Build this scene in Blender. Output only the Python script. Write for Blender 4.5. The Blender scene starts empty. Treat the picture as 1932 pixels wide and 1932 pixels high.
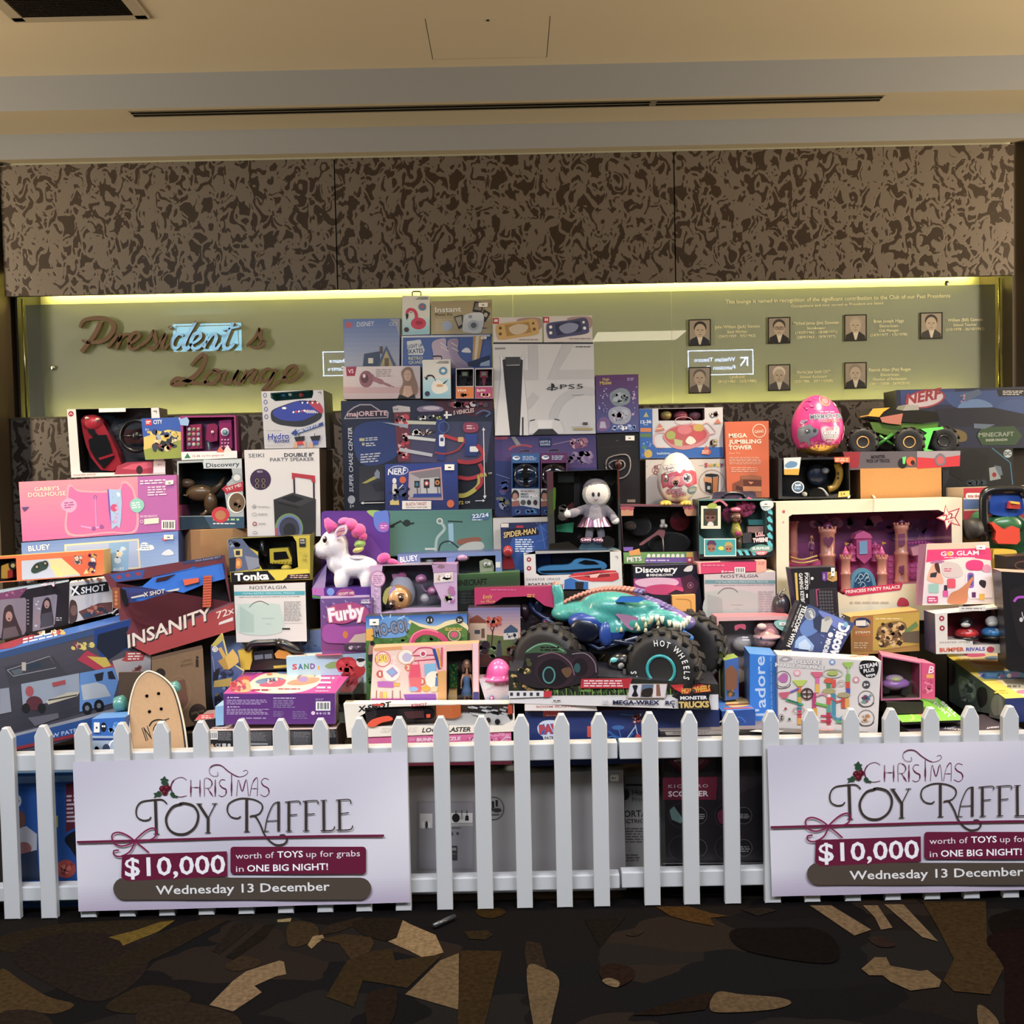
import bpy,math,random
from math import sin,cos,pi,radians,sqrt,atan2
from mathutils import Vector,Matrix
from mathutils.geometry import tessellate_polygon
C=bpy.context.scene.collection
SC=bpy.context.scene

# ------------------------------------------------------------------ camera
F_PX,CX,CY=1860.0,966.0,966.0
EYE=Vector((0,0,1.5))
PITCH,ROLL=radians(2.1),radians(1.22)
FW=Vector((0,cos(PITCH),-sin(PITCH)))
_U0,_R0=Vector((0,sin(PITCH),cos(PITCH))),Vector((1,0,0))
RT=cos(ROLL)*_R0-sin(ROLL)*_U0
UP=sin(ROLL)*_R0+cos(ROLL)*_U0
cam_d=bpy.data.cameras.new('camera')
cam_d.sensor_width=36.0
cam_d.lens=F_PX/1932*36.0
cam_d.clip_start=0.05
cam=bpy.data.objects.new('camera',cam_d)
cam.matrix_world=Matrix((
    (RT.x,UP.x,-FW.x,EYE.x),(RT.y,UP.y,-FW.y,EYE.y),
    (RT.z,UP.z,-FW.z,EYE.z),(0,0,0,1)))
C.objects.link(cam)
SC.camera=cam

# ------------------------------------------------------------------ world, exposure
SC.view_settings.view_transform='Standard'
SC.view_settings.look='None'
SC.view_settings.gamma=1.0
SC.view_settings.exposure=0.0
SC.view_settings.use_curve_mapping=False
SC.cycles.use_denoising=True
SC.cycles.max_bounces=6
SC.cycles.transparent_max_bounces=24
SC.cycles.caustics_reflective=False
SC.cycles.caustics_refractive=False
SC.cycles.sample_clamp_indirect=4.0
w=bpy.data.worlds.new('world');SC.world=w;w.use_nodes=True
w.node_tree.nodes['Background'].inputs[0].default_value=(0.55,0.62,0.8,1)
w.node_tree.nodes['Background'].inputs[1].default_value=0.05

# ------------------------------------------------------------------ lamps of the room and added fills
def area(name,loc,size,power,col,aim,spread=180):
    l=bpy.data.lights.new(name,'AREA');l.shape='RECTANGLE';l.spread=radians(spread)
    l.size,l.size_y=size;l.energy=power;l.color =col
    o=bpy.data.objects.new(name,l);o.location =loc
    d=Vector(aim)-Vector(loc)
    o.rotation_euler =d.to_track_quat('-Z','Y').to_euler()
    C.objects.link(o);return o
def spot(name,loc,power,col,aim,deg,blend,rad=0.05):
    l=bpy.data.lights.new(name,'SPOT');l.energy=power;l.color =col
    l.spot_size=radians(deg);l.spot_blend=blend;l.shadow_soft_size=rad
    o=bpy.data.objects.new(name,l);o.location =loc
    o.rotation_euler =(Vector(aim)-Vector(loc)).to_track_quat('-Z','Y').to_euler()
    C.objects.link(o);return o
# cool fill for the foyer's light, added overhead just out of view
area('foyer_fill',(-1.7,1.15,3.26),(2.4,.8),128,(0.90,0.92,1.0),(-1.7,1.7,0),128)
area('foyer_fill',(1.9,1.15,3.26),(2.4,.8),116,(0.91,0.92,1.0),(1.9,1.7,0),128)
# warm ceiling downlights above the toy stack
WARM=(1.0,0.79,0.50)
spot('ceiling_downlight',(-1.45,3.42,3.3),175,WARM,(-1.35,3.72,0.6),74,0.7)
spot('ceiling_downlight',(-0.15,3.42,3.3),135,WARM,(-0.15,3.62,0.6),52,0.8)
spot('ceiling_downlight',(1.35,3.40,3.3),285,WARM,(1.35,3.82,0.6),70,0.7)
# warm side fills, added out of view to brighten the ceiling like bounce
area('ceiling_fill',(-4.4,3.0,2.75),(.3,2.6),75,(1.0,0.83,0.58),(-.8,4.0,3.4),110)
area('ceiling_fill',(4.4,3.0,2.75),(.3,2.6),95,(1.0,0.83,0.58),(.8,4.0,3.4),110)

# ------------------------------------------------------------------ pixels to world
def ray(px,py):
    return FW+RT*((px-CX)/F_PX)+UP*((CY-py)/F_PX)
def at(px,py,Y):
    d=ray(px,py)
    return EYE+d*(Y/d.y)
def atz(px,py,z):
    d=ray(px,py)
    return EYE+d*((z-EYE.z)/d.z)
def F(*a):return list(zip(a[::2],a[1::2]))
class Pl:                     # a plane in the room
    def __init__(s,p,n):s.p,s.n =Vector(p),Vector(n).normalized()
    def hit(s,px,py,off=0.0):
        d=ray(px,py)
        t=(s.p+s.n *off-EYE).dot(s.n)/d.dot(s.n)
        return EYE+d*t
    def off(s,k):return Pl(s.p+s.n *k,s.n)
def wall(Y):return Pl((0,Y,1),(0,-1,0))

# ------------------------------------------------------------------ colour + materials
def lin(c):
    c=c/255.0
    return c/12.92 if c<=0.04045 else ((c+0.055)/1.055)**2.4
_cc={}
def hx(s):
    if not isinstance(s,str):return s
    if s not in _cc:
        c=[lin(int(s[i:i+2],16))for i in (0,2,4)];g=.3*c[0]+.6*c[1]+.1*c[2]
        _cc[s]=tuple(x*.86+g*.10 for x in c)+(1.0,)     # inks and dyes a little duller than pure
    return _cc[s]
MATS={}
def new_mat(name):
    m=bpy.data.materials.new(name);m.use_nodes=True
    MATS[name]=m
    return m,m.node_tree,m.node_tree.nodes['Principled BSDF']
def painted(name,rough,coat=0.0,metal=0.0,bump=0.0,bscale=60,sheen=0.0,grain=0.0):
    """surface that takes its colour from the mesh's colour attribute, with procedural grain"""
    m,t,b=new_mat(name)
    a=t.nodes.new('ShaderNodeAttribute');a.attribute_name='Col'
    src=a.outputs['Color']
    if grain:
        n =t.nodes.new('ShaderNodeTexNoise');n.inputs['Scale'].default_value=bscale
        tc=t.nodes.new('ShaderNodeTexCoord');t.links.new(tc.outputs['Object'],n.inputs['Vector'])
        mr =t.nodes.new('ShaderNodeMapRange');mr.inputs[3].default_value=1-grain;mr.inputs[4].default_value=1+grain *0.3
        t.links.new(n.outputs[0],mr.inputs[0])
        mx=t.nodes.new('ShaderNodeVectorMath');mx.operation ='SCALE'
        t.links.new(src,mx.inputs[0]);t.links.new(mr.outputs[0],mx.inputs['Scale']);src=mx.outputs[0]
    t.links.new(src,b.inputs['Base Color'])
    b.inputs['Roughness'].default_value=rough
    b.inputs['Coat Weight'].default_value=coat
    b.inputs['Coat Roughness'].default_value=0.15
    b.inputs['Metallic'].default_value=metal
    if sheen:b.inputs['Sheen Weight'].default_value=sheen
    if bump:
        n =t.nodes.new('ShaderNodeTexNoise');n.inputs['Scale'].default_value=bscale
        tc=t.nodes.new('ShaderNodeTexCoord');t.links.new(tc.outputs['Object'],n.inputs['Vector'])
        bp=t.nodes.new('ShaderNodeBump');bp.inputs['Strength'].default_value=bump;bp.inputs['Distance'].default_value=0.003
        t.links.new(n.outputs[0],bp.inputs['Height']);t.links.new(bp.outputs[0],b.inputs['Normal'])
    return m
painted('card',0.42,coat=0.15,bump=0.05,bscale=25)
painted('kraft',0.8,bump=0.1,bscale=90,grain=0.12)
painted('matte',0.75)
painted('plastic',0.28,coat=0.3)
painted('white_plastic',0.38,bump=0.03,bscale=40)
painted('rubber',0.55,bump=0.1,bscale=80)
painted('metal',0.22,metal=1.0)
painted('foil',0.18,metal=0.85,bump=0.4,bscale=14)
painted('plush',0.9,bump=0.7,bscale=260,sheen=0.5)
painted('paint_wall',0.7,bump=0.04,bscale=120)
painted('cloth',0.55,coat=0.05,bump=0.12,bscale=9)
def clear(name,col,gloss=0.05,tint=0.0,rough=0.02):
    m,t,b=new_mat(name)
    out=t.nodes['Material Output'];t.nodes.remove(b)
    tr =t.nodes.new('ShaderNodeBsdfTransparent');tr.inputs[0].default_value=hx(col)
    gl=t.nodes.new('ShaderNodeBsdfGlossy');gl.inputs['Roughness'].default_value=rough
    fr =t.nodes.new('ShaderNodeFresnel');fr.inputs[0].default_value=1.45
    n =t.nodes.new('ShaderNodeTexNoise');n.inputs['Scale'].default_value=7
    bp=t.nodes.new('ShaderNodeBump');bp.inputs['Strength'].default_value=0.12 if not tint else 0.0;bp.inputs['Distance'].default_value=0.01
    tc=t.nodes.new('ShaderNodeTexCoord');t.links.new(tc.outputs['Object'],n.inputs['Vector'])
    t.links.new(n.outputs[0],bp.inputs['Height'])
    if not tint:t.links.new(bp.outputs[0],gl.inputs['Normal'])
    ml=t.nodes.new('ShaderNodeMath');ml.operation ='MULTIPLY';ml.inputs[1].default_value=gloss/0.04
    ml.use_clamp=True
    t.links.new(fr.outputs[0],ml.inputs[0])
    mx=t.nodes.new('ShaderNodeMixShader');t.links.new(ml.outputs[0],mx.inputs[0])
    base=tr
    if tint:
        df=t.nodes.new('ShaderNodeBsdfDiffuse');df.inputs[0].default_value=hx('d2dcd8')
        m2=t.nodes.new('ShaderNodeMixShader');m2.inputs[0].default_value=tint
        t.links.new(tr.outputs[0],m2.inputs[1]);t.links.new(df.outputs[0],m2.inputs[2]);base=m2
    t.links.new(base.outputs[0],mx.inputs[1]);t.links.new(gl.outputs[0],mx.inputs[2])
    t.links.new(mx.outputs[0],out.inputs[0])
    return m
clear('film','f2f2f2',gloss=0.055,rough=0.06)
clear('glass','d4d6ce',gloss=0.05,tint=0.36,rough=0.0)
def glow(name,col,k):
    m,t,b=new_mat(name)
    b.inputs['Base Color'].default_value=hx(col)
    b.inputs['Emission Color'].default_value=hx(col);b.inputs['Emission Strength'].default_value=k
    return m
glow('led','ffef60',46.0)

# ------------------------------------------------------------------ mesh builder
class MB:
    def __init__(s):s.v,s.f,s.c,s.sm=[],[],[],[]
    def add(s,vs,fs,col,smooth=False):
        k=len(s.v);s.v+=[tuple(v)for v in vs]
        col=hx(col)
        for f in fs:
            s.f.append([i+k for i in f]);s.c.append(col);s.sm.append(smooth)
        return s
    def poly(s,pts,col):                      # planar polygon,any shape
        if len(pts)<=4:return s.add(pts,[list(range(len(pts)))],col)
        return s.add(pts,[list(t)for t in tessellate_polygon([[Vector(p)for p in pts]])],col)
    def ring(s,outer,inner,col):
        al=[Vector(p)for p in outer]+[Vector(p)for p in inner]
        return s.add(al,[list(t)for t in tessellate_polygon([[Vector(p)for p in outer],[Vector(p)for p in inner]])],col)
    def box(s,c,size,col,M=None,bev=0.0):
        x,y,z=[a/2 for a in size];c=Vector(c)
        if bev<=0:
            vs=[Vector((i*x,j*y,k*z))for i in (-1,1)for j in (-1,1)for k in (-1,1)]
            fs=[[0,1,3,2],[4,6,7,5],[0,4,5,1],[2,3,7,6],[0,2,6,4],[1,5,7,3]]
            sm=False
        else:
            b=min(bev,x,y,z)
            import bmesh
            bm=bmesh.new();bmesh.ops.create_cube(bm,size=1)
            for v in bm.verts:v.co=Vector((v.co.x*2*x,v.co.y*2*y,v.co.z*2*z))
            bmesh.ops.bevel(bm,geom=bm.edges[:],offset=b,segments=2,affect='EDGES',profile=0.5)
            bm.verts.index_update()
            vs=[v.co.copy()for v in bm.verts];fs=[[v.index for v in f.verts]for f in bm.faces];bm.free()
            sm=False
        if M is not None:vs=[M @ v for v in vs]
        return s.add([v+c for v in vs],fs,col,sm)
    def ell(s,c,r,col,M=None,nu=16,nv=10,zmin=-1.0,zmax=1.0):
        c=Vector(c);vs=[];fs=[]
        a0,a1=math.asin(max(-1,zmin)),math.asin(min(1,zmax))
        for j in range(nv+1):
            a=a0+(a1-a0)*j/nv
            for i in range(nu):
                t=2*pi*i/nu
                p=Vector((r[0]*cos(a)*cos(t),r[1]*cos(a)*sin(t),r[2]*sin(a)))
                vs.append(c+(M @ p if M is not None else p))
        for j in range(nv):
            for i in range(nu):
                q=(i+1)%nu
                fs.append([j*nu+i,j*nu+q,(j+1)*nu+q,(j+1)*nu+i])
        return s.add(vs,fs,col,True)
    def tube(s,pts,r,col,n=8,cap=True):
        pts=[Vector(p)for p in pts]
        rs=r if isinstance(r,(list,tuple))else [r]*len(pts)
        vs=[];fs=[];prev=None
        for k,p in enumerate(pts):
            d=(pts[min(k+1,len(pts)-1)]-pts[max(k-1,0)]).normalized()
            if prev is None:
                a=Vector((0,0,1))if abs(d.z)<0.9 else Vector((1,0,0))
                u=d.cross(a).normalized()
            else:
                u=(prev-d*prev.dot(d)).normalized()
            prev=u;v=d.cross(u)
            for i in range(n):
                t=2*pi*i/n
                vs.append(p+(u*cos(t)+v*sin(t))*rs[k])
        for k in range(len(pts)-1):
            for i in range(n):
                q=(i+1)%n
                fs.append([k*n +i,k*n +q,(k+1)*n +q,(k+1)*n +i])
        if cap:fs+=[list(range(n))[::-1],[(len(pts)-1)*n +i for i in range(n)]]
        return s.add(vs,fs,col,True)
    def lathe(s,c,prof,col,M=None,n=24):
        """prof: (radius, height) along local z"""
        c=Vector(c);vs=[];fs=[]
        for (r,h)in prof:
            for i in range(n):
                t=2*pi*i/n;p=Vector((r *cos(t),r *sin(t),h))
                vs.append(c+(M @ p if M is not None else p))
        for j in range(len(prof)-1):
            for i in range(n):
                q=(i+1)%n
                fs.append([j*n +i,j*n +q,(j+1)*n +q,(j+1)*n +i])
        fs+=[list(range(n))[::-1],[(len(prof)-1)*n +i for i in range(n)]]
        return s.add(vs,fs,col,True)
    def ext(s,pts,vec,col,side=None):       # polygon pushed along vec
        pts=[Vector(p)for p in pts];vec=Vector(vec);n =len(pts)
        tri=[list(t)for t in tessellate_polygon([pts])]if n >4 else [list(range(n))]
        s.add(pts,tri,col);s.add([p+vec for p in pts],[t[::-1]for t in tri],side or col)
        return s.add(pts+[p+vec for p in pts],[[i,(i+1)%n,n +(i+1)%n,n +i]for i in range(n)],side or col)
    def build(s,name,mat='card',parent=None,origin=None):
        me=bpy.data.meshes.new(name)
        o0=Vector(origin)if origin is not None else (Vector(parent['_o'])if parent is not None and '_o' in parent else Vector((0,0,0)))
        me.from_pydata([(v[0]-o0.x,v[1]-o0.y,v[2]-o0.z)for v in s.v],[],s.f)
        ca=me.color_attributes.new('Col','FLOAT_COLOR','CORNER')
        buf=[]
        for f,c in zip(s.f,s.c):buf.extend(list(c)*len(f))
        ca.data.foreach_set('color',buf)
        me.polygons.foreach_set('use_smooth',s.sm)
        me.materials.append(MATS[mat])
        me.update()
        o=bpy.data.objects.new(name,me)
        if parent is not None:o.parent=parent;o['_o']=list(o0);
        if parent is None or origin is not None:
            if parent is not None:o.location =o0-Vector(parent['_o'])
            else:o.location =o0
        C.objects.link(o)
        o['_o']=list(o0)
        return o
def thing(name,label,cat,o=(0,0,0),group=None):
    e=bpy.data.objects.new(name,None);C.objects.link(e)
    e.location =o;e['_o']=list(o);e.empty_display_size=0.05
    e['label']=label;e['category']=cat
    if group:e['group']=group
    return e
def tag(o,label,cat,group=None,kind=None):
    o['label']=label;o['category']=cat
    if group:o['group']=group
    if kind:o['kind']=kind
    return o
def struct(o,label=None,cat=None):
    o['kind']='structure'
    if label:o['label']=label
    if cat:o['category']=cat
    return o

# ------------------------------------------------------------------ 2D drawing in picture units, laid on a surface
_tx={}
def glyphs(text,off=0.0,shear=0.0,space=1.0):
    k=(text,round(off,3),shear,space)
    if k not in _tx:
        cu=bpy.data.curves.new('t','FONT');cu.body=text;cu.size=1.0
        cu.offset=off;cu.shear =shear;cu.resolution_u=2;cu.space_character =space
        ob=bpy.data.objects.new('t',cu)
        me=bpy.data.meshes.new_from_object(ob)
        vs=[(v.co.x,v.co.y)for v in me.vertices];fs=[list(p.vertices)for p in me.polygons]
        bpy.data.objects.remove(ob);bpy.data.curves.remove(cu);bpy.data.meshes.remove(me)
        _tx[k]=(vs,fs)
    return _tx[k]
CAP=0.73
def smooth(pts,n=6,closed=False):
    out=[];m=len(pts)
    rng=range(m)if closed else range(m-1)
    for i in rng:
        p0=pts[(i-1)%m]if closed or i>0 else pts[0]
        p1,p2=pts[i],pts[(i+1)%m]
        p3=pts[(i+2)%m]if closed or i+2<m else pts[-1]
        for k in range(n):
            t=k/n
            out.append(tuple(0.5*((2*b)+(-a+c)*t+(2*a-5*b+4*c-d)*t*t+(-a+3*b-3*c+d)*t**3)
                             for a,b,c,d in zip(p0,p1,p2,p3)))
    if not closed:out.append(tuple(pts[-1]))
    return out
def ribbon(pts,w):
    """polyline with round-ish width; w number or list. returns list of quads"""
    q=[];n =len(pts)
    ws=w if isinstance(w,(list,tuple))else [w]*n
    if len(ws)!=n:ws=[ws[min(len(ws)-1,int(i*len(ws)/n))]for i in range(n)]
    L=[]
    for i in range(n):
        a=pts[max(0,i-1)];b=pts[min(n -1,i+1)]
        dx,dy=b[0]-a[0],b[1]-a[1];l=sqrt(dx*dx+dy*dy)or 1
        nx,ny=-dy/l*ws[i]/2,dx/l*ws[i]/2
        L.append(((pts[i][0]+nx,pts[i][1]+ny),(pts[i][0]-nx,pts[i][1]-ny)))
    for i in range(n -1):q.append([L[i][0],L[i+1][0],L[i+1][1],L[i][1]])
    return q
def rrect(x0,y0,x1,y1,r,n=4):
    p=[]
    for cx,cy,a in ((x1-r,y1-r,0),(x0+r,y1-r,90),(x0+r,y0+r,180),(x1-r,y0+r,270)):
        for k in range(n +1):
            t=radians(a+90*k/n);p.append((cx+r *cos(t),cy+r *sin(t)))
    return p
def ellp(cx,cy,rx,ry,n=20,rot=0):
    c,s=cos(radians(rot)),sin(radians(rot))
    return [(cx+rx*cos(t)*c-ry*sin(t)*s,cy+rx*cos(t)*s+ry*sin(t)*c)for t in [2*pi*i/n for i in range(n)]]
def items2d(it):
    """one drawing item -> list of (verts2d, faces, colour)"""
    k=it[0]
    if k=='r':x0,y0,x1,y1,c=it[1:];return [([(x0,y0),(x1,y0),(x1,y1),(x0,y1)],[[0,1,2,3]],c)]
    if k=='rr':x0,y0,x1,y1,r,c=it[1:];p=rrect(x0,y0,x1,y1,r);return [(p,None,c)]
    if k=='p':return [(it[1],None,it[2])]
    if k=='sp':return [(smooth(it[1],5,True),None,it[2])]
    if k=='e':return [(ellp(*it[1:5],rot=it[6]if len(it)>6 else 0),None,it[5])]
    if k=='o':                                  # ring
        cx,cy,rx,ry,w_,c=it[1:7]
        a=ellp(cx,cy,rx,ry,24);b=ellp(cx,cy,rx-w_,ry-w_,24)
        return [(a+b,[[i,(i+1)%24,24+(i+1)%24,24+i]for i in range(24)],c)]
    if k=='l':return [(q,[[0,1,2,3]],it[3])for q in ribbon(it[1],it[2])]
    if k=='sl':return [(q,[[0,1,2,3]],it[3])for q in ribbon(smooth(it[1],6),it[2])]
    if k=='g':                                  # gradient quad TL TR BR BL,top colour,bottom colour
        q,c0,c1=it[1:4];n =10;out=[];c0,c1=hx(c0),hx(c1)
        for i in range(n):
            a,b=i/n,(i+1)/n
            L=lambda t,A,B:(A[0]+(B[0]-A[0])*t,A[1]+(B[1]-A[1])*t)
            m=(i+.5)/n
            out.append(([L(a,q[0],q[3]),L(a,q[1],q[2]),L(b,q[1],q[2]),L(b,q[0],q[3])],[[0,1,2,3]],
                        tuple(x+(y-x)*m for x,y in zip(c0,c1))))
        return out
    if k=='t':                                  # text:'t',str,(x,y)baseline start,(x2,y2)baseline end,cap height,colour,{opts}
        s,a,b,h,c=it[1:6];o=it[6]if len(it)>6 else {}
        if not isinstance(o,dict):o={'off':o}
        vs,fs=glyphs(s,o.get('off',0.0)*.45,o.get('sh',0.0),o.get('sp',1.0))
        if not vs:return []
        x0=min(v[0]for v in vs);x1=max(v[0]for v in vs);wd=(x1-x0)or 1
        dx,dy=b[0]-a[0],b[1]-a[1];L=sqrt(dx*dx+dy*dy)
        ux,uy=dx/L,dy/L;px,py=uy,-ux
        if 'up' in o:px,py=o['up']
        if 'low' in o:pass
        P=[]
        for x,y in vs:
            s_,t_=(x-x0)/wd*L,y/CAP*h
            P.append((a[0]+ux*s_+px*t_,a[1]+uy*s_+py*t_))
        out=[]
        if 'ol' in o:                             # outline behind
            oc,ow=o['ol']
            v2,f2=glyphs(s,o.get('off',0.0)*.45+ow*.75,o.get('sh',0.0),o.get('sp',1.0))
            P2=[(a[0]+ux*((x-x0)/wd*L)+px*(y/CAP*h),a[1]+uy*((x-x0)/wd*L)+py*(y/CAP*h))for x,y in v2]
            out.append((P2,f2,oc));out.append('next')
        out.append((P,fs,c));return out
    if k=='m':                                  # lines of small print
        x0,y0,x1,y1,n,c=it[1:7];rnd=random.Random(int(x0*7+y0*13));out=[]
        sl=it[7]if len(it)>7 else 0.0         # slope
        ph=(y1-y0)/n
        for i in range(n):
            y=y0+ph*(i+0.2);x=x0;end=x1-rnd.random()*0.25*(x1-x0)
            while x<end:
                wd=min(end-x,ph*(1.0+2.2*rnd.random()))
                dy=sl*(x-x0)
                out.append(([(x,y+dy),(x+wd,y+dy+sl*wd),(x+wd,y+dy+sl*wd+ph*0.5),(x,y+dy+ph*0.5)],[[0,1,2,3]],c))
                x+=wd+ph*0.45
        return out
    if k=='s':                                  # scatter of small printed shapes
        x0,y0,x1,y1,cols,n,sz,seed=it[1:9];rnd=random.Random(seed);out=[]
        for i in range(n):
            r =sz*(0.5+rnd.random());m=r *1.05
            if x1-x0<2.2*m or y1-y0<2.2*m:r =min(x1-x0,y1-y0)/2.4;m=r
            cx,cy=rnd.uniform(x0+m,x1-m),rnd.uniform(y0+m,y1-m)
            kk=rnd.random();c=rnd.choice(cols)
            if i and i%6==0:out.append('next')
            if kk<0.4:out.append((ellp(cx,cy,r,r *rnd.uniform(.4,1),10,rnd.uniform(0,60)),None,c))
            else:
                nn =rnd.choice((3,4,5));a0=rnd.random()*6
                out.append(([(cx+r *cos(a0+2*pi*j/nn),cy+r *.9*sin(a0+2*pi*j/nn))for j in range(nn)],None,c))
        return out
    if k=='bar':                                # barcode
        x0,y0,x1,y1=it[1:5];out=[([(x0,y0),(x1,y0),(x1,y1),(x0,y1)],[[0,1,2,3]],'efeee8'),'next']
        rnd=random.Random(5);x=x0+(x1-x0)*.12
        while x<x1-(x1-x0)*.12:
            wd=(x1-x0)*rnd.choice((.03,.05,.08))
            out.append(([(x,y0+(y1-y0)*.15),(x+wd,y0+(y1-y0)*.15),(x+wd,y1-(y1-y0)*.15),(x,y1-(y1-y0)*.15)],[[0,1,2,3]],'2a2a2c'));x+=wd*2
        return out
    raise ValueError(k)
LAY=0.00008
def draw(mb,pl,items,base=0.0005,grid=None):
    n =0
    for it in items:
        n +=1
        for g in items2d(it):
            if g=='next':n +=1;continue
            vs,fs,c=g
            off=base+LAY*n
            P=[pl.hit(x,y,off)for x,y in vs]
            if fs is None:
                if len(vs)<=4 and k_convex(vs):fs=[list(range(len(vs)))]
                else:fs=[list(t)for t in tessellate_polygon([[Vector((x,y,0))for x,y in vs]])]
            mb.add(P,fs,c)
    return mb
def k_convex(v):
    if len(v)<4:return True
    s=[]
    for i in range(len(v)):
        a,b,c=v[i],v[(i+1)%len(v)],v[(i+2)%len(v)]
        s.append((b[0]-a[0])*(c[1]-b[1])-(b[1]-a[1])*(c[0]-b[0]))
    return all(x>=0 for x in s)or all(x<=0 for x in s)
def art(parent,pl,items,name='printed_artwork',mat='card',base=0.0005):
    return draw(MB(),pl,items,base).build(name,mat,parent)

# ------------------------------------------------------------------ toy cartons
def lerpq(q,u,v):
    a=[q[0][i]+(q[1][i]-q[0][i])*u for i in (0,1)];b=[q[3][i]+(q[2][i]-q[3][i])*u for i in (0,1)]
    return (a[0]+(b[0]-a[0])*v,a[1]+(b[1]-a[1])*v)
SUP=[];ALLB=[]
class Box:
    def __init__(s,name,label,quad,Y,D,col,rz=0,lean=0,art_=None,side=None,top=None,win=None,wcol='2a2a30',
                 wdepth=None,topart=None,sideart=None,cat='toy box',mat='card',film=True,sup=True,group=None,anchor=None,back=None):
        if len(quad)==2:                       #(left,top),(right,bottom):upright rectangle in the room
            (x0,y0),(x1,y1)=quad;a=at(x0,y1,Y);b=at(x1,y0,Y)
            W=[Vector((a.x,Y,b.z)),Vector((b.x,Y,b.z)),Vector((b.x,Y,a.z)),Vector((a.x,Y,a.z))]
            s.pl=wall(Y);quad=[(x0,y0),(x1,y0),(x1,y1),(x0,y1)]
            s.n =Vector((0,-1,0))
        else:
            r,l=radians(rz),radians(lean)
            s.n =Vector((sin(r)*cos(l),-cos(r)*cos(l),sin(l)))
            cx=anchor[0]if anchor else sum(p[0]for p in quad)/4;cy=anchor[1]if anchor else sum(p[1]for p in quad)/4
            s.pl=Pl(at(cx,cy,Y),s.n)
            W=[s.pl.hit(*p)for p in quad]
        s.q,s.W,s.D=quad,W,D
        bk=-s.n *D;s.bk=bk
        zmin =min(p.z for p in W+[p+bk for p in W])
        o=(W[2]+W[3])/2+bk*0.5;o.z=zmin
        s.root=thing(name,label,cat,o,group)
        side=side or col;top=top or side  # cream tops on white cartons hold the warm light from above
        mb=MB();B=[p+bk for p in W]
        if win:                                   # display window:win =polygon in picture units
            h=[s.pl.hit(*p)for p in win]
            mb.ring(W,h,col)
            wd=wdepth or D*0.8
            hb=[p-s.n *wd for p in h]
            m=len(h)
            mb.add(h+hb,[[i,(i+1)%m,m+(i+1)%m,m+i]for i in range(m)],back or wcol)
            mb.poly(hb,wcol)
            s.ibk=Pl(hb[0],s.n)
        else:mb.add(W,[[0,1,2,3]],col)
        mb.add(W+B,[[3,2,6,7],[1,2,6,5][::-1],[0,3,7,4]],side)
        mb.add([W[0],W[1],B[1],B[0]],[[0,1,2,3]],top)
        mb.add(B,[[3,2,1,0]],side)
        mb.build('carton',mat,s.root)
        if win and film:
            f=[s.pl.hit(x,y,0.0004)for x,y in win]
            MB().poly(f,'ffffff').build('window_film','film',s.root)
        if art_:art(s.root,s.pl,art_)
        tn =(W[1]-W[0]).cross(bk);tn =tn if tn.z>0 else -tn
        s.top=Pl(W[0],tn)
        if topart:art(s.root,s.top,topart,'printed_lid')
        if sideart:
            sn =(W[1]-W[0]).normalized()
            s.side=Pl(W[1],sn)if sideart[0]=='R' else Pl(W[0],-sn)
            art(s.root,s.side,sideart[1],'printed_side')
        A=W+B;s.bb=[f(p[i]for p in A)for i in range(3)for f in (min,max)];ALLB.append(s.bb)
        if sup:SUP.append((s.bb,zmin))
    def inner(s,items,k=0.0006,name='inner_card'):
        return art(s.root,s.ibk,items,name,base=k)
    def at(s,px,py,d):                         # a point d behind the front face
        return s.pl.hit(px,py,-d)
    def build(s,mb,name,mat='plastic',label=None):
        o=mb.build(name,mat,s.root)
        if label:o['label']=label
        return o
def sticker(b,x0,y0,x1,y1,sl=-0.02,c='f2efe6',pl=None):
    w_,h_=x1-x0,y1-y0
    art(b.root,pl or b.pl,[('p',[(x0,y0),(x1,y0+sl*w_),(x1,y1+sl*w_),(x0,y1)],c),
                             ('m',x0+w_*.35,y0+h_*.35,x0+w_*.7,y0+h_*.75,1,'3a3a3a')],'price_sticker',base=0.006)
# close-up views of the picture used as rulers: origin x, origin y, scale
CP={'A':(0,720,4.2),'B':(400,720,4.2),'C':(630,530,4.294),'D':(900,580,4.829),'E':(1180,740,5.366),'F':(1440,720,3.927),
      'G':(0,1040,4.391),'H':(380,1040,4.829),'I':(680,940,3.944),'J':(940,860,4.83),'K':(940,1080,4.025),'L':(1300,1040,4.83),'M':(1600,1020,4.6),
      'N':(760,1340,4.025),'O':(1180,1340,4.025),'P':(0,1340,4.025)}
def T(cp,items):
    x0,y0,s=CP[cp];P=lambda p:(p[0]/s+x0,p[1]/s+y0);out=[]
    for it in items:
        k=it[0];a=list(it)
        if k in ('r','rr','m','s','bar'):
            a[1],a[2]=P(a[1:3]);a[3],a[4]=P(a[3:5])
            if k=='rr':a[5]/=s
            if k=='s':a[7]/=s
        elif k in ('p','sp'):a[1]=[P(p)for p in a[1]]
        elif k in ('l','sl'):a[1]=[P(p)for p in a[1]];a[2]=[w/s for w in a[2]]if isinstance(a[2],list)else a[2]/s
        elif k in ('e','o'):
            a[1],a[2]=P(a[1:3]);a[3]/=s;a[4]/=s
            if k=='o':a[5]/=s
        elif k=='g':a[1]=[P(p)for p in a[1]]
        elif k=='t':a[2]=P(a[2]);a[3]=P(a[3]);a[4]/=s
        out.append(tuple(a))
    return out
def Q(cp,pts):
    x0,y0,s=CP[cp];return [(p[0]/s+x0,p[1]/s+y0)for p in pts]
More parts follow.
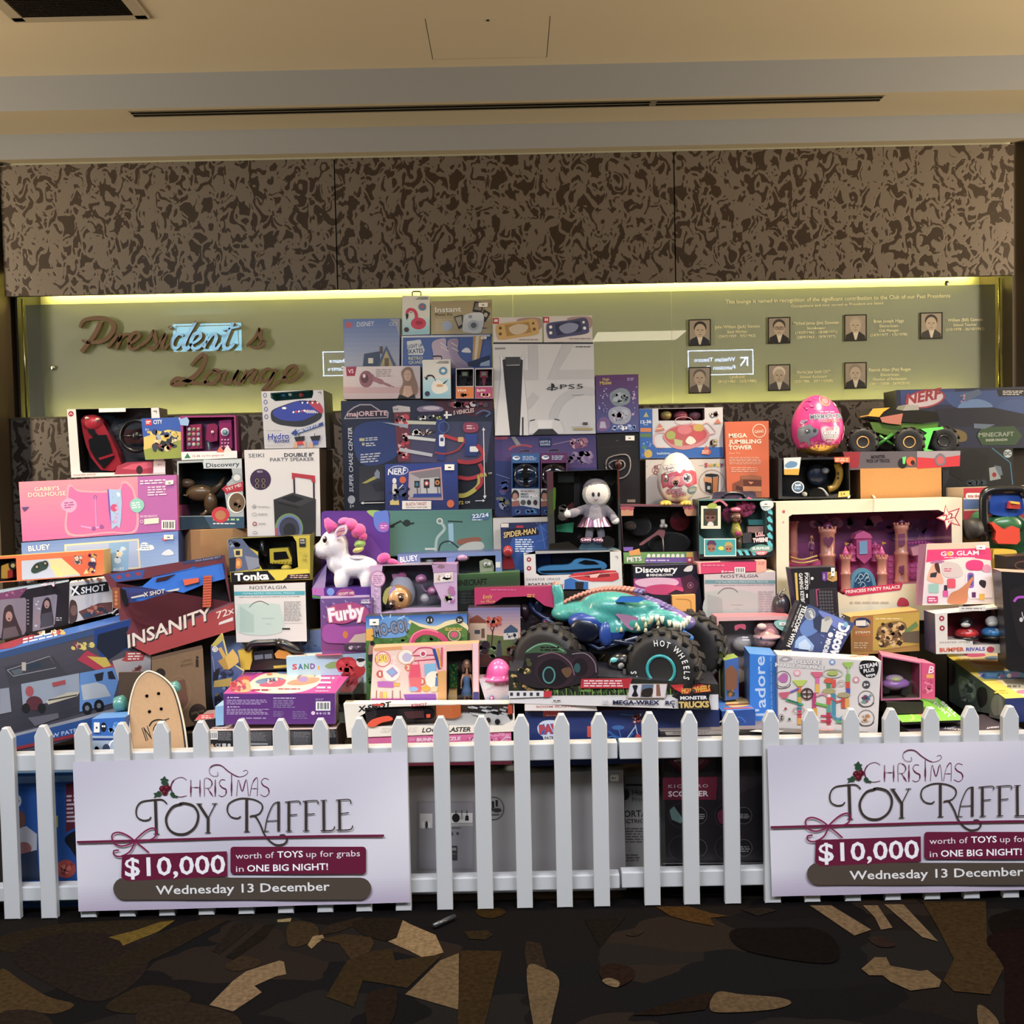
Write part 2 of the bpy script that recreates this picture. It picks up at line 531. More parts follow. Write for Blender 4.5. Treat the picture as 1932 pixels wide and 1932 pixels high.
def E3(mb,b,x,y,rx,ry,d,th,col,**kw):    # rounded form inside a window box,x y rx ry in picture units
    c=b.at(x,y,d);k=(c-EYE).dot(FW)/F_PX
    return mb.ell(c,(rx*k,th,ry*k),col,**kw)
def X3(mb,b,pts,d,th,col,side=None):
    return mb.ext([b.at(x,y,d)for x,y in pts],-b.n *th,col,side)
def CYL(mb,b,x,y,r,d,th,col,n=18):        # wheel seen face on
    return X3(mb,b,ellp(x,y,r,r,n),d,th,col)
def doll(b,x,y,h,d,hair,dress,skin='c98f6c',name='doll',hairw=1.25,legs=True):
    """small fashion doll standing in a box: x centre, y top of head, h height in picture units"""
    k=(b.at(x,y,d)-EYE).dot(FW)/F_PX;H=h*k
    root=b.root;c=lambda u,v,w_=0:b.at(x+u*h,y+v*h,d-w_*H)
    m=MB()
    m.tube([c(0,.16),c(0,.24),c(0,.3)],[.02*H,.022*H,.05*H],skin)
    m.ell(c(0,.36),(.075*H,.04*H,.1*H),skin);m.ell(c(0,.52),(.07*H,.045*H,.07*H),skin)
    for s_ in (-1,1):
        m.tube([c(.075*s_,.29),c(.115*s_,.42),c(.12*s_,.55,.02)],[.024*H,.019*H,.014*H],skin)
        m.ell(c(.12*s_,.57,.02),(.016*H,.012*H,.024*H),skin)
        if legs:m.tube([c(.035*s_,.55),c(.04*s_,.76,.02),c(.04*s_,.95)],[.038*H,.028*H,.016*H],skin);m.ell(c(.04*s_,.98,.02),(.02*H,.035*H,.015*H),'e8e0e0')
    m.ell(c(0,.09),(.06*H,.055*H,.085*H),skin)
    o=m.build('body','plastic',root)
    m=MB();m.ell(c(0,.075,-.025),(.075*H*hairw,.06*H,.1*H),hair)
    for s_ in (-1,1):m.ell(c(.06*s_*hairw,.16,-.02),(.03*H*hairw,.04*H,.11*H),hair)
    m.build('hair','matte',root)
    m=MB();m.lathe(c(0,.62),[(.13*H,-.1*H),(.1*H,.02*H),(.062*H,.12*H),(.08*H,.22*H),(.05*H,.3*H)],dress,n=14)
    m.build('dress','cloth',root)
    m=MB()
    for s_ in (-1,1):m.ell(c(.022*s_,.09,.055),(.011*H,.005*H,.012*H),'2a2424',nu=8,nv=6)
    m.ell(c(0,.125,.052),(.014*H,.004*H,.005*H),'c0485a',nu=8,nv=4)
    m.build('face','matte',root)
def hanger(b,x,y,w_,h_):
    m=MB();m.tube([b.at(*p,.01)for p in smooth([(x-w_,y),(x-w_,y-h_*.8),(x-w_*.6,y-h_),(x+w_*.6,y-h_),(x+w_,y-h_*.8),(x+w_,y)],3)],.003,'1c1c1e',n=6)
    b.build(m,'hanging_loop','plastic')

def blob(parts,vox,colf,sm=4):
    """one continuous surface grown over ellipsoids: (centre, radii[, rotation])"""
    src=MB()
    for q in parts:src.ell(q[0],q[1],'ffffff',M=q[2]if len(q)>2 else None,nu=18,nv=12)
    me=bpy.data.meshes.new('b');me.from_pydata(src.v,[],src.f);ob=bpy.data.objects.new('b',me);C.objects.link(ob)
    r =ob.modifiers.new('r','REMESH');r.mode='VOXEL';r.voxel_size=vox
    s_=ob.modifiers.new('s','SMOOTH');s_.iterations=sm;s_.factor =.6
    dg=bpy.context.evaluated_depsgraph_get();m2=bpy.data.meshes.new_from_object(ob.evaluated_get(dg));bpy.data.objects.remove(ob)
    mb=MB();mb.v=[tuple(v.co)for v in m2.vertices]
    for p in m2.polygons:mb.f.append(list(p.vertices));mb.c.append(hx(colf(p.center)));mb.sm.append(True)
    bpy.data.meshes.remove(m2);return mb
# ================================================================== the room
def pattern_mat(name,dark,light,rough_d,rough_l,scale,dark2=None):
    m,t,b=new_mat(name);N=t.nodes;L=t.links
    tc=N.new('ShaderNodeTexCoord');mp=N.new('ShaderNodeMapping');mp.inputs['Scale'].default_value=(scale,scale,scale*0.72)
    L.new(tc.outputs['Object'],mp.inputs['Vector'])
    n1=N.new('ShaderNodeTexNoise');n1.inputs['Scale'].default_value=1.0;n1.inputs['Detail'].default_value=2.4;n1.inputs['Distortion'].default_value=1.1
    L.new(mp.outputs[0],n1.inputs['Vector'])
    # band of the noise = branching flame-like figure
    s1=N.new('ShaderNodeMath');s1.operation ='SUBTRACT';s1.inputs[1].default_value=0.5;L.new(n1.outputs[0],s1.inputs[0])
    ab=N.new('ShaderNodeMath');ab.operation ='ABSOLUTE';L.new(s1.outputs[0],ab.inputs[0])
    r =N.new('ShaderNodeMapRange');r.inputs[1].default_value=0.075;r.inputs[2].default_value=0.083;r.inputs[3].default_value=1;r.inputs[4].default_value=0
    L.new(ab.outputs[0],r.inputs[0])
    mx=N.new('ShaderNodeMix');mx.data_type='RGBA';mx.inputs[6].default_value=hx(dark);mx.inputs[7].default_value=hx(light)
    L.new(r.outputs[0],mx.inputs[0]);L.new(mx.outputs[2],b.inputs['Base Color'])
    mr =N.new('ShaderNodeMapRange');mr.inputs[3].default_value=rough_d;mr.inputs[4].default_value=rough_l
    L.new(r.outputs[0],mr.inputs[0]);L.new(mr.outputs[0],b.inputs['Roughness'])
    b.inputs['Metallic'].default_value=0.35
    bp=N.new('ShaderNodeBump');bp.inputs['Strength'].default_value=0.25;bp.inputs['Distance'].default_value=0.002
    L.new(r.outputs[0],bp.inputs['Height']);L.new(bp.outputs[0],b.inputs['Normal'])
    return m
pattern_mat('flame_wallpaper','3a2c20','6c6056',0.36,0.42,17)
def carpet_mat():
    m,t,b=new_mat('carpet');N=t.nodes;L=t.links
    tc=N.new('ShaderNodeTexCoord');mp=N.new('ShaderNodeMapping');mp.inputs['Scale'].default_value=(1.5,2.6,1)
    mp.inputs['Rotation'].default_value=(0,0,0.5)
    L.new(tc.outputs['Object'],mp.inputs['Vector'])
    n =N.new('ShaderNodeTexNoise');n.inputs['Scale'].default_value=1.7;L.new(mp.outputs[0],n.inputs['Vector'])
    ad=N.new('ShaderNodeVectorMath');ad.operation ='MULTIPLY_ADD';ad.inputs[1].default_value=(.6,.6,0)
    L.new(n.outputs['Color'],ad.inputs[0]);L.new(mp.outputs[0],ad.inputs[2])
    vo=N.new('ShaderNodeTexVoronoi');vo.inputs['Scale'].default_value=1.9;L.new(ad.outputs[0],vo.inputs['Vector'])
    cr =N.new('ShaderNodeValToRGB');cr.color_ramp.interpolation ='CONSTANT'
    E=cr.color_ramp.elements;cols=['0b090a','0d0b0b','110d0b','14110f','0c0b0c','19130f','0d0b0b','13110f']
    E[0].color =hx(cols[0]);E[1].position =1/8;E[1].color =hx(cols[1])
    for i in range(2,8):e=E.new(i/8);e.color =hx(cols[i])
    sp=N.new('ShaderNodeSeparateColor');L.new(vo.outputs['Color'],sp.inputs[0]);L.new(sp.outputs[0],cr.inputs[0])
    f=N.new('ShaderNodeTexNoise');f.inputs['Scale'].default_value=220;L.new(tc.outputs['Object'],f.inputs['Vector'])
    mr =N.new('ShaderNodeMapRange');mr.inputs[1].default_value=.3;mr.inputs[2].default_value=.7;mr.inputs[3].default_value=.7;mr.inputs[4].default_value=1.25
    L.new(f.outputs[0],mr.inputs[0])
    sc=N.new('ShaderNodeVectorMath');sc.operation ='SCALE';L.new(cr.outputs[0],sc.inputs[0]);L.new(mr.outputs[0],sc.inputs['Scale'])
    L.new(sc.outputs[0],b.inputs['Base Color']);b.inputs['Roughness'].default_value=0.95
    b.inputs['Specular IOR Level'].default_value=0.02
    bp=N.new('ShaderNodeBump');bp.inputs['Strength'].default_value=.5;bp.inputs['Distance'].default_value=.003
    L.new(f.outputs[0],bp.inputs['Height']);L.new(bp.outputs[0],b.inputs['Normal'])
carpet_mat()
painted('carpet_pile',0.95,bump=0.5,bscale=70,grain=0.75).node_tree.nodes['Principled BSDF'].inputs['Specular IOR Level'].default_value=0.02

YP,YG,YB=4.90,5.05,5.28            # upper panels,glass,back of the display case
floor =struct(MB().add([(-6,-5,0),(6,-5,0),(6,6,0),(-6,6,0)],[[0,1,2,3]],'201c1a').build('floor','carpet'))
# woven shapes in the carpet
FP=Pl((0,0,0),(0,0,1))
tan,mid,dk,brn ='8f7c5e','544631','39322a','3a2a22'
shapes=[
 ('sp',F(0,1768,110,1744,260,1735,330,1738,240,1770,120,1790,60,1800,0,1792),'4b4334'),
 ('sp',F(60,1775,140,1758,230,1768,280,1800,260,1850,180,1890,80,1850,25,1810),'443a38'),
 ('sp',F(0,1830,40,1850,90,1880,140,1895,105,1912,50,1908,0,1914),'6b593a'),
 ('sp',F(0,1912,60,1906,96,1925,96,1960,0,1960),'4a4038'),
 ('p',F(205,1768,260,1754,300,1740,330,1736,300,1757,232,1784,226,1775),'8c7a34'),
 ('p',F(180,1830,300,1760,360,1738,430,1736,330,1790,210,1850),'463f33'),
 ('p',F(400,1795,440,1745,470,1736,480,1746,440,1780,415,1800),'3f3a38'),
 ('p',F(425,1805,500,1745,520,1742,500,1770,440,1810),'38332f'),
 ('sp',F(425,1822,460,1803,495,1815,470,1828,440,1832),'56493a'),
 ('p',F(395,1896,440,1850,465,1832,528,1812,536,1815,540,1838,520,1842,480,1860,494,1872,440,1908),'9c8a6e'),
 ('sp',F(200,1898,260,1862,320,1862,360,1880,330,1905,240,1912),'4b4130'),
 ('sp',F(260,1908,320,1888,400,1900,450,1920,440,1950,280,1950),'4d4237'),
 ('p',F(523,1735,550,1732,548,1739,524,1740),'a8a07c'),
 ('sp',F(543,1745,570,1738,595,1745,600,1765,570,1784,544,1782),'5c4f3a'),
 ('p',F(580,1783,590,1767,608,1762,612,1770,598,1780,588,1790),'a29270'),
 ('p',F(600,1772,650,1762,700,1768,706,1780,695,1800,662,1810,640,1780),'5b4c37'),
 ('p',F(620,1745,680,1730,690,1736,640,1758,600,1765),'4a4036'),
 ('sp',F(665,1738,740,1732,765,1745,745,1775,690,1765),'3d352c'),
 ('p',F(732,1776,748,1770,760,1736,775,1744,822,1764,837,1797,800,1808,775,1795),'a69474'),
 ('p',F(655,1812,700,1795,740,1790,745,1812,836,1800,768,1864,720,1855,684,1850,668,1900,615,1880),'54472f'),
 ('p',F(764,1876,780,1862,830,1812,866,1798,865,1905),'8d7d61'),
 ('p',F(868,1793,948,1794,935,1850,915,1932,910,1970,862,1970),'55452c'),
 ('sp',F(690,1885,715,1868,748,1868,740,1925,700,1955),'40342a'),
 ('sp',F(900,1715,940,1713,954,1722,930,1732,905,1728),'55441f'),
 ('p',F(875,1757,920,1755,930,1764,915,1773,885,1771),'4c412c'),
 ('p',F(992,1775,1020,1780,1032,1826,995,1830,990,1800),'4b4038'),
 ('sp',F(994,1828,1030,1828,1055,1850,1045,1905,1030,1960,1010,1950),'83745a'),
 ('p',F(1103,1735,1180,1730,1150,1765,1132,1788),'322e2b'),
 ('sp',F(1180,1762,1205,1753,1215,1757,1198,1766),'4a443b'),
 ('p',F(1236,1710,1300,1710,1340,1722,1374,1728,1340,1732,1348,1747,1300,1738,1265,1728),'6a4f28'),
 ('p',F(1395,1715,1450,1712,1465,1718,1430,1728),'403a35'),
 ('p',F(1528,1708,1568,1708,1644,1754,1612,1765),'93836a'),
 ('p',F(1628,1708,1656,1708,1684,1750,1662,1754,1650,1730),'93836a'),
 ('p',F(1668,1706,1704,1706,1770,1776,1740,1768),'93836a'),
 ('p',F(1740,1700,1860,1700,1862,1770,1894,1826,1868,1876,1800,1870,1780,1850,1800,1810,1770,1750),'5e4d31'),
 ('sp',F(1865,1735,1890,1722,1932,1718,1960,1760,1932,1765,1880,1765),'2a2320'),
 ('sp',F(1862,1780,1880,1760,1960,1770,1960,1960,1900,1932,1895,1826),'33201f'),
 ('sp',F(1638,1770,1665,1768,1690,1784,1660,1786),'4c3c38'),
 ('p',F(1625,1828,1650,1806,1672,1806,1680,1822,1735,1832,1750,1830,1776,1850,1772,1862,1718,1869,1680,1852,1665,1840,1640,1840),'8a7a5e'),
 ('sp',F(1340,1905,1352,1872,1400,1876,1470,1882,1493,1892,1460,1904,1380,1910),'7f6f56'),
 ('p',F(1190,1915,1270,1890,1340,1870,1345,1880,1330,1905,1240,1915),'3b2e26'),
 ('sp',F(1130,1830,1150,1818,1190,1825,1195,1845,1165,1862,1140,1850),'42302a'),
 ('sp',F(1136,1850,1150,1845,1168,1852,1166,1862,1150,1860),'8d8069'),
 ('sp',F(1380,1755,1460,1750,1540,1752,1580,1780,1575,1815,1500,1812,1400,1790),'26211f'),
 ('sp',F(1844,1898,1865,1905,1885,1932,1870,1960,1850,1950),'7d6d54'),
]
k=MB()
for i,it in enumerate(shapes):
    for g in items2d(it):
        P=[FP.hit(x,y,0.0012+i*0.00006)for x,y in g[0]]
        k.add(P,[list(t)for t in tessellate_polygon([[Vector((x,y,0))for x,y in g[0]]])],tuple(c_*t_*(.14+.55*hx(g[2])[0])for c_,t_ in zip(hx(g[2])[:3],(1.08,.92,.76)))+(1,))
k.build('woven_carpet_pattern','carpet_pile',floor)
# ceiling: main plane, two drops, soffits
z1=at(966,175-26,4.57).z;z2=at(966,219,4.57).z;z3=at(966,286,YP-.03).z
Yd1,Yd2=4.57,YP-0.03
z2=at(966,195,Yd1).z;z1=at(966,124,Yd1).z;z2b=at(966,229,Yd2).z;z3=at(966,281,Yd2).z
Yd1b=Yd2*1.0
zs=(z2+z2b)/2
cl='d2c2a2'  # warm bounced light is put into the ceiling and soffit colour
ce=MB()
hp=[atz(x,y,z1)for x,y in ((799,38),(1035,29),(1033,107),(821,112))]
hx0,hx1,hy0,hy1=hp[0].x,hp[1].x,min(p.y for p in hp),max(p.y for p in hp)
hx0=(hp[0].x+hp[3].x)/2;hx1=(hp[1].x+hp[2].x)/2;hy0=(hp[0].y+hp[1].y)/2;hy1=(hp[2].y+hp[3].y)/2
g_=0.003
def hole(cut):
    x0,y0,x1,y1=cut
    return [(x0,y0,z1),(x1,y0,z1),(x1,y1,z1),(x0,y1,z1)]
ce.ring([(-6,-5,z1),(6,-5,z1),(6,Yd1,z1),(-6,Yd1,z1)],hole((hx0-g_,hy0-g_,hx1+g_,hy1+g_)),cl)
ce.add([(-6,-5,z1+.3),(6,-5,z1+.3),(6,6,z1+.3),(-6,6,z1+.3)],[[0,1,2,3]],'504838')
ceiling=struct(ce.build('ceiling','paint_wall'))
hb_=MB().box(((hx0+hx1)/2,(hy0+hy1)/2,z1+0.0085),(hx1-hx0,hy1-hy0,0.018),cl)
h_=hb_.build('access_hatch','paint_wall',ceiling)
MB().box(((hx0+hx1)/2,hy0+0.02,z1-0.001),(0.012,0.012,0.004),'6a6048').build('hatch_latch','metal',h_)
# bulkhead steps
bk=MB().add([(-6,Yd1,z1),(6,Yd1,z1),(6,Yd1,zs),(-6,Yd1,zs)],[[0,1,2,3]],'85868a')  # drop faces greyer than the soffits: their cooler light is in the colour
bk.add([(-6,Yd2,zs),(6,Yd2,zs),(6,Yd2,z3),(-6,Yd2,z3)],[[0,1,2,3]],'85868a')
bk.add([(-6,Yd2,z3),(6,Yd2,z3),(6,Yd2+.08,z3),(-6,Yd2+.08,z3)],[[0,1,2,3]],cl)
a_,b_=atz(252,219,zs),atz(1668,181,zs);ym=(a_.y+b_.y)/2
bk.ring([(-6,Yd1,zs),(6,Yd1,zs),(6,Yd2,zs),(-6,Yd2,zs)],[(a_.x,ym-.035,zs),(b_.x,ym-.035,zs),(b_.x,ym+.035,zs),(a_.x,ym+.035,zs)],cl)
bulk=struct(bk.build('trim_1','paint_wall'),'stepped plaster bulkhead dropping from the ceiling above the patterned panels','bulkhead')
# slot diffuser in the soffit
sd=thing('slot_diffuser','long narrow black air slot recessed in the ceiling bulkhead','air vent',(0,ym,zs))
MB().box(((a_.x+b_.x)/2,ym,zs+.03),(b_.x-a_.x,.07,.05),'15130f').build('plenum','matte',sd)
for dy in (-.031,0,.031):
    xs=[(a_.x,b_.x)]if dy else [(a_.x,at(1232,196,ym).x-.006),(at(1232,196,ym).x+.006,b_.x)]
    for x0,x1 in xs:MB().box(((x0+x1)/2,ym+dy,zs+.0),(x1-x0,.009,.006),'a89a78').build('blade','metal',sd)
MB().box((at(1232,196,ym).x,ym,zs),(.03,.06,.005),'b5a682').build('joint_plate','metal',sd)
# air grille in the top left corner
vz=z1
vp=[atz(x,y,vz)for x,y in ((-90,5),(215,-30),(250,25),(45,31))]
vx0,vx1,vy1=atz(45,31,vz).x,atz(250,25,vz).x,atz(150,28,vz).y
vx0=vx0-.0
vg=thing('ceiling_grille','dark mesh return air grille in a pale frame at the ceiling corner','air vent',((vx0+vx1)/2,vy1-.3,vz))
wv=vx1-vx0
for bx in ((vx0-.03,vy1-.3,.03,.66),(vx1+.03,vy1-.3,.03,.66)):
    MB().box((bx[0],bx[1],vz-.004),(.05,.66,.008),'a89a80').build('frame','paint_wall',vg)
for yy in (vy1+.02,vy1-.62):MB().box(((vx0+vx1)/2,yy,vz-.004),(wv+.1,.04,.008),'a89a80').build('frame','paint_wall',vg)
MB().box(((vx0+vx1)/2,vy1-.3,vz-.001),(wv,.6,.004),'3c3a38').build('filter','matte',vg)
mm=MB()
for i in range(38):mm.box((vx0+wv*(i+.5)/38,vy1-.3,vz-.005),(.0022,.6,.003),'7a7068')
for i in range(46):mm.box(((vx0+vx1)/2,vy1-.6+.6*(i+.5)/46,vz-.007),(wv,.0022,.003),'7a7068')
mm.build('mesh_screen','metal',vg)['kind']='stuff'

# ------------------------------------------------------------------ wall around the display case
zt=at(966,292,YP).z;zb=at(966,539,YP).z                # upper patterned panels
xl,xr =at(3,430,YP).x,at(1914,390,YP).x
xj=[xl,at(634,430,YP).x,at(1273,410,YP).x,xr]
ww=MB()
ww.add([(-6,YB+.02,0),(6,YB+.02,0),(6,YB+.02,zs),(-6,YB+.02,zs)],[[0,1,2,3]],'6a5c48')
ww.box(((xl+xr)/2,(YP+YB)/2+.02,(zt+zb)/2+.12),(xr -xl-.01,YB-YP-.02,zt-zb-.0),'b8b498')
wall_back=struct(ww.build('wall_back','paint_wall'))
for i in range(3):
    w0,w1=xj[i]+.003,xj[i+1]-.003
    MB().box(((w0+w1)/2,YP+.012,(zt+zb)/2),(w1-w0,.024,zt-zb),'4a3e34').build('patterned_panel','flame_wallpaper',wall_back)
MB().box(((xl+xr)/2,YP+.03,(zt+zb)/2+.004),(xr -xl,.01,zt-zb),'1c1814').build('joint_light_block','matte',wall_back)  # dark plate added behind the panels to stop light leaking through the joints
MB().box(((xl+xr)/2,YP+.045,zt+.012),(xr -xl,.02,.035),'2b2c2e').build('shadow_gap','matte',wall_back)
# lower wall under the case
zl=at(966,771,4.97).z
x0l,x1l=at(22,850,4.97).x,at(1905,800,4.97).x
struct(MB().box(((x0l+x1l)/2,5.13,zl/2),(x1l-x0l,.32,zl),'4a3e34').build('wall_lower','flame_wallpaper'))
MB().box(((x0l+x1l)/2,5.13,zl+.004),(x1l-x0l+.01,.33,.008),'5a5138').build('ledge','paint_wall',bpy.data.objects['wall_lower'])
# side returns: pale timber-like pilasters left and right
sl=MB();sl.box((x0l-.09,5.02,1.7),(.16,.34,3.2),'7b6a4c');sl.box((x0l-.26,5.0,1.7),(.18,.3,3.2),'4a4234')
struct(sl.build('wall_left','paint_wall'))
sr =MB();sr.box((x1l+.03,5.1,1.7),(.07,.34,3.2),'5d4f3c');sr.box((x1l+.16,4.98,1.5),(.12,.3,3.6),'b9a878')
struct(sr.build('wall_right','paint_wall'))
# room behind the camera (seen only as reflections in the glass)
struct(MB().add([(-6,-5,0),(6,-5,0),(6,-5,z1),(-6,-5,z1)],[[0,1,2,3]],'6b6a66').build('wall_front','paint_wall'))
struct(MB().add([(-6,-5,0),(-6,6,0),(-6,6,z1),(-6,-5,z1)],[[0,1,2,3]],'8a8478').build('wall_far_left','paint_wall'))
struct(MB().add([(6,-5,0),(6,6,0),(6,6,z1),(6,-5,z1)],[[0,1,2,3]],'8a8478').build('wall_far_right','paint_wall'))

# ------------------------------------------------------------------ backlit display case
dc=thing('display_case','wide recessed display case glowing yellow behind a frosted glass sheet','display case',((xl+xr)/2,YG,zl))
gx0,gx1=at(52,680,YG).x,at(1878,640,YG).x
gz1=at(966,556,YG).z
zc=zb+.16
bb=MB().add([(gx0-.03,YB,zl),(gx1+.03,YB,zl),(gx1+.03,YB,zc),(gx0-.03,YB,zc)],[[0,1,2,3]],'e2e2d6')
bb.box((gx0-.035,(YG+YB)/2,(zl+zc)/2),(.01,YB-YG+.05,zc-zl),'2c2a20')
bb.box((gx1+.035,(YG+YB)/2,(zl+zc)/2),(.01,YB-YG+.05,zc-zl),'2c2a20')
bb.build('backing_board','paint_wall',dc)
jx=[gx0,at(968,600,YG).x,at(1267,600,YG).x,gx1]
for i in range(3):
    gl=MB().box(((jx[i]+jx[i+1])/2,YG,(zl+.006+gz1)/2),(jx[i+1]-jx[i]-.0012,.004,gz1-zl-.006),'ffffff')
    gl.build('glass_sheet','glass',dc)
for zz,nm in ((zb+.085,'led_strip'),(zl+.012,'led_strip')):
    MB().box(((gx0+gx1)/2,YB-.03 if zz>2 else YB-.06,zz),(gx1-gx0-.05,.012,.008),'fff46a').build(nm,'led',dc)
MB().tube([(gx0-.01,YG-.012,zl),(gx0-.01,YG-.012,gz1+.03)],.005,'d8d2b0').build('edge_rail','metal',dc)
MB().tube([(gx1+.014,YG-.012,zl),(gx1+.014,YG-.012,gz1+.03)],.005,'f0e8b8').build('edge_rail','metal',dc)
for px,py in ((800,572),(1786,530),(100,690),(470,540)):
    p=at(px,py+4,YG-.01);MB().lathe(p,F(.012,-.004,.012,.004,.008,.006),'e8e4d0',M=Matrix.Rotation(pi/2,3,'X'),n=14).build('glass_fixing','metal',dc)
# white lettering and portraits on the glass
GP=wall(YG-.0045)
wt='f4eec4'
gt=[('t','This lounge is named in recognition of the significant contribution to the Club of our Past Presidents',(1369,573),(1793,561),7.5,wt,.01),
 ('t','Occupations and time served as President are listed',(1493,580),(1666,574),5,wt)]
for (x,y,lines)in ((1391,620,('John William (Jack) Stevens','Steel Worker','(24/7/1959 - 9/5/1962)')),
                      (1540,613,('Michael James (Jim) Donovan','Storekeeper','(19/07/1962 - 18/08/1971)','(28/9/1963 - 18/9/1977)')),
                      (1677,609,('Brian Joseph Higgs','Electrician','Club Manager','(18/9/1977 - 1/5/1978)')),
                      (1821,607,('William (Bill) Gannon','School Teacher','(1/5/1978 - 26/10/1982)')),
                      (1391,714,('Lyndhurst','(9/12/1982 - 23/5/1985)')),
                      (1535,705,('Norma Jean Smith OAM','School Assistant','(3/2/1986 - 20/11/2008)')),
                      (1679,701,('Patrick Allan (Pat) Rogan','Electrician','Member of Parliament','(30/11/2008 - 26/9/2010)'))):
    for i,s_ in enumerate(lines):
        w_=len(s_)*3.15*(1 if i else 1.0);h=5.2 if i else 6
        gt.append(('t',s_,(x-w_/2,y+i*8.6),(x+w_/2,y+i*8.6-w_*.026),h,wt,{'off':.008 if i==0 else 0}))
art(dc,GP,gt,'glass_lettering','matte')
def portrait(x,y,hair,lbl,glasses=False,hs=0,suit='1f1b19'):
    t=thing('framed_portrait',lbl,'portrait',at(x,y+27,YG-.012),'portraits of past presidents on the glass')
    f=MB();fr =[at(px,py,YG-.006)for px,py in ((x-21,y-24),(x+21,y-25),(x+21,y+25),(x-21,y+26))]
    f.ext(fr,(0,-.004,0),'1d1712');f.build('frame','matte',t)
    pp=[('p',[(x-19,y-22),(x+19,y-23),(x+19,y+23),(x-19,y+24)],'9c8f80'),
          ('p',[(x-19,y+24),(x-18,y+14),(x-6,y+8),(x+8,y+8),(x+18,y+15),(x+19,y+23)],suit),
          ('p',[(x-5,y+8),(x+6,y+8),(x+2,y+23),(x-1,y+23)],'d8cfc0'),
          ('e',x+hs,y-9,12,12,hair),('e',x+hs,y-3,10.5,13,'b9a894'),
          ('r',x-6+hs,y-5,x-2+hs,y-3.6,'4a3c34'),('r',x+2+hs,y-5,x+6+hs,y-3.6,'4a3c34'),
          ('r',x-3+hs,y+4,x+3+hs,y+5,'6a5248'),('p',[(x+hs,y-3),(x+1.6+hs,y+1),(x-1+hs,y+1)],'9a8472')]
    if glasses:pp+=[('o',x-4.5+hs,y-4,4.2,3.4,.9,'1c1714'),('o',x+4.5+hs,y-4,4.2,3.4,.9,'1c1714')]
    art(t,wall(YG-.0105),pp,'photograph','card',base=.0004)
portrait(1320,627,'2a2420','portrait of a dark-haired man in suit, first in upper row on glass',hs=1)
portrait(1470,623,'3a3430','portrait of a man with dark glasses, second in upper row on glass',True)
portrait(1614,618,'a89c90','portrait of a pale-haired man, third in upper row on glass')
portrait(1757,614,'241e1b','portrait of a dark-haired man with tie, last in upper row on glass')
portrait(1320,717,'6a5e54','portrait of a balding man, first in lower row on glass',suit='5a4e48')
portrait(1470,712,'d8ccc0','portrait of a white-haired woman, second in lower row on glass',suit='4a4440')
portrait(1614,708,'8a7e72','portrait of a balding man with bow tie, last in lower row on glass')

painted('letter',.03)
# raised script letters, glossy enough to mirror the lit sign
def script(name,label,strokes,Yf,th,col):
    m=MB();lo=None
    for pts,w_ in strokes:
        sp=smooth(pts,5)
        n =len(sp);ws=[w_[0]+(w_[1]-w_[0])*abs(sin(pi*i/(n -1)))for i in range(n)]if isinstance(w_,tuple)else w_
        for q in ribbon(sp,ws):
            P=[at(x,y,Yf)for x,y in q]
            m.add(P+[p+Vector((0,th,0))for p in P],[[0,1,2,3],[4,5,1,0],[5,6,2,1],[6,7,3,2],[7,4,0,3]],col)
    return m
P_,I_=[],[]
words={
 'Presidents':{
  'P':[(F(150,618,156,606,170,601,192,600,208,606,214,618,206,634,190,644,168,646,154,642),(5,9)),(F(190,606,180,628,166,648,153,664),(8,8))],
  'r':[(F(202,656,214,642,222,630),(4,6)),(F(222,632,228,634,222,650,218,659),(5,6)),(F(222,645,234,632,244,630),(4,6))],
  'e':[(F(240,650,252,644,262,634,258,627,248,632,242,646,246,658,256,657,268,648),(4,7))],
  's':[(F(266,652,280,640,290,624,292,636,296,650,286,659,274,655),(4,7))],
  'i':[(F(296,652,312,630,306,648,308,658,318,650),(4,7)),(F(318,619,322,616),6)],
  'd':[(F(346,634,336,630,326,640,324,652,332,657,344,646),(4,7)),(F(370,606,356,628,346,650,352,658,360,650),(5,8))],
  'e2':[(F(358,650,370,644,378,636,376,628,366,632,360,646,364,657,374,656,384,648),(4,7))],
  'n':[(F(384,656,392,634),6),(F(388,648,402,630,408,636,402,654,408,658,416,648),(4,7))],
  't':[(F(440,608,428,634,422,652,430,658,442,648),(5,7)),(F(420,622,452,616),4)],
  's2':[(F(464,652,480,638,490,620,490,634,496,648,484,656,472,654),(4,7)),(F(488,650,500,642),4)]},
 'Lounge':{
  'L':[(F(360,690,372,676,384,668,386,678,376,700,358,716,340,724,324,724,334,714,352,718,378,724,392,718),(5,9))],
  'o':[(F(400,700,388,710,388,722,400,724,412,712,412,700,402,698,410,704,424,700),(4,7))],
  'u':[(F(428,700,420,716,426,724,440,714,450,698),(4,7)),(F(450,698,442,716,448,724,456,716),(5,7))],
  'n':[(F(466,698,456,722),6),(F(458,716,474,700,482,700,474,716,478,722,488,712),(4,7))],
  'g':[(F(516,700,504,696,492,708,492,718,504,718,518,702),(4,7)),(F(520,696,508,722,496,736,506,736,530,716),(5,7))],
  'e':[(F(530,714,546,708,558,698,556,690,544,694,536,708,542,720,556,716,572,702),(4,7))]}}
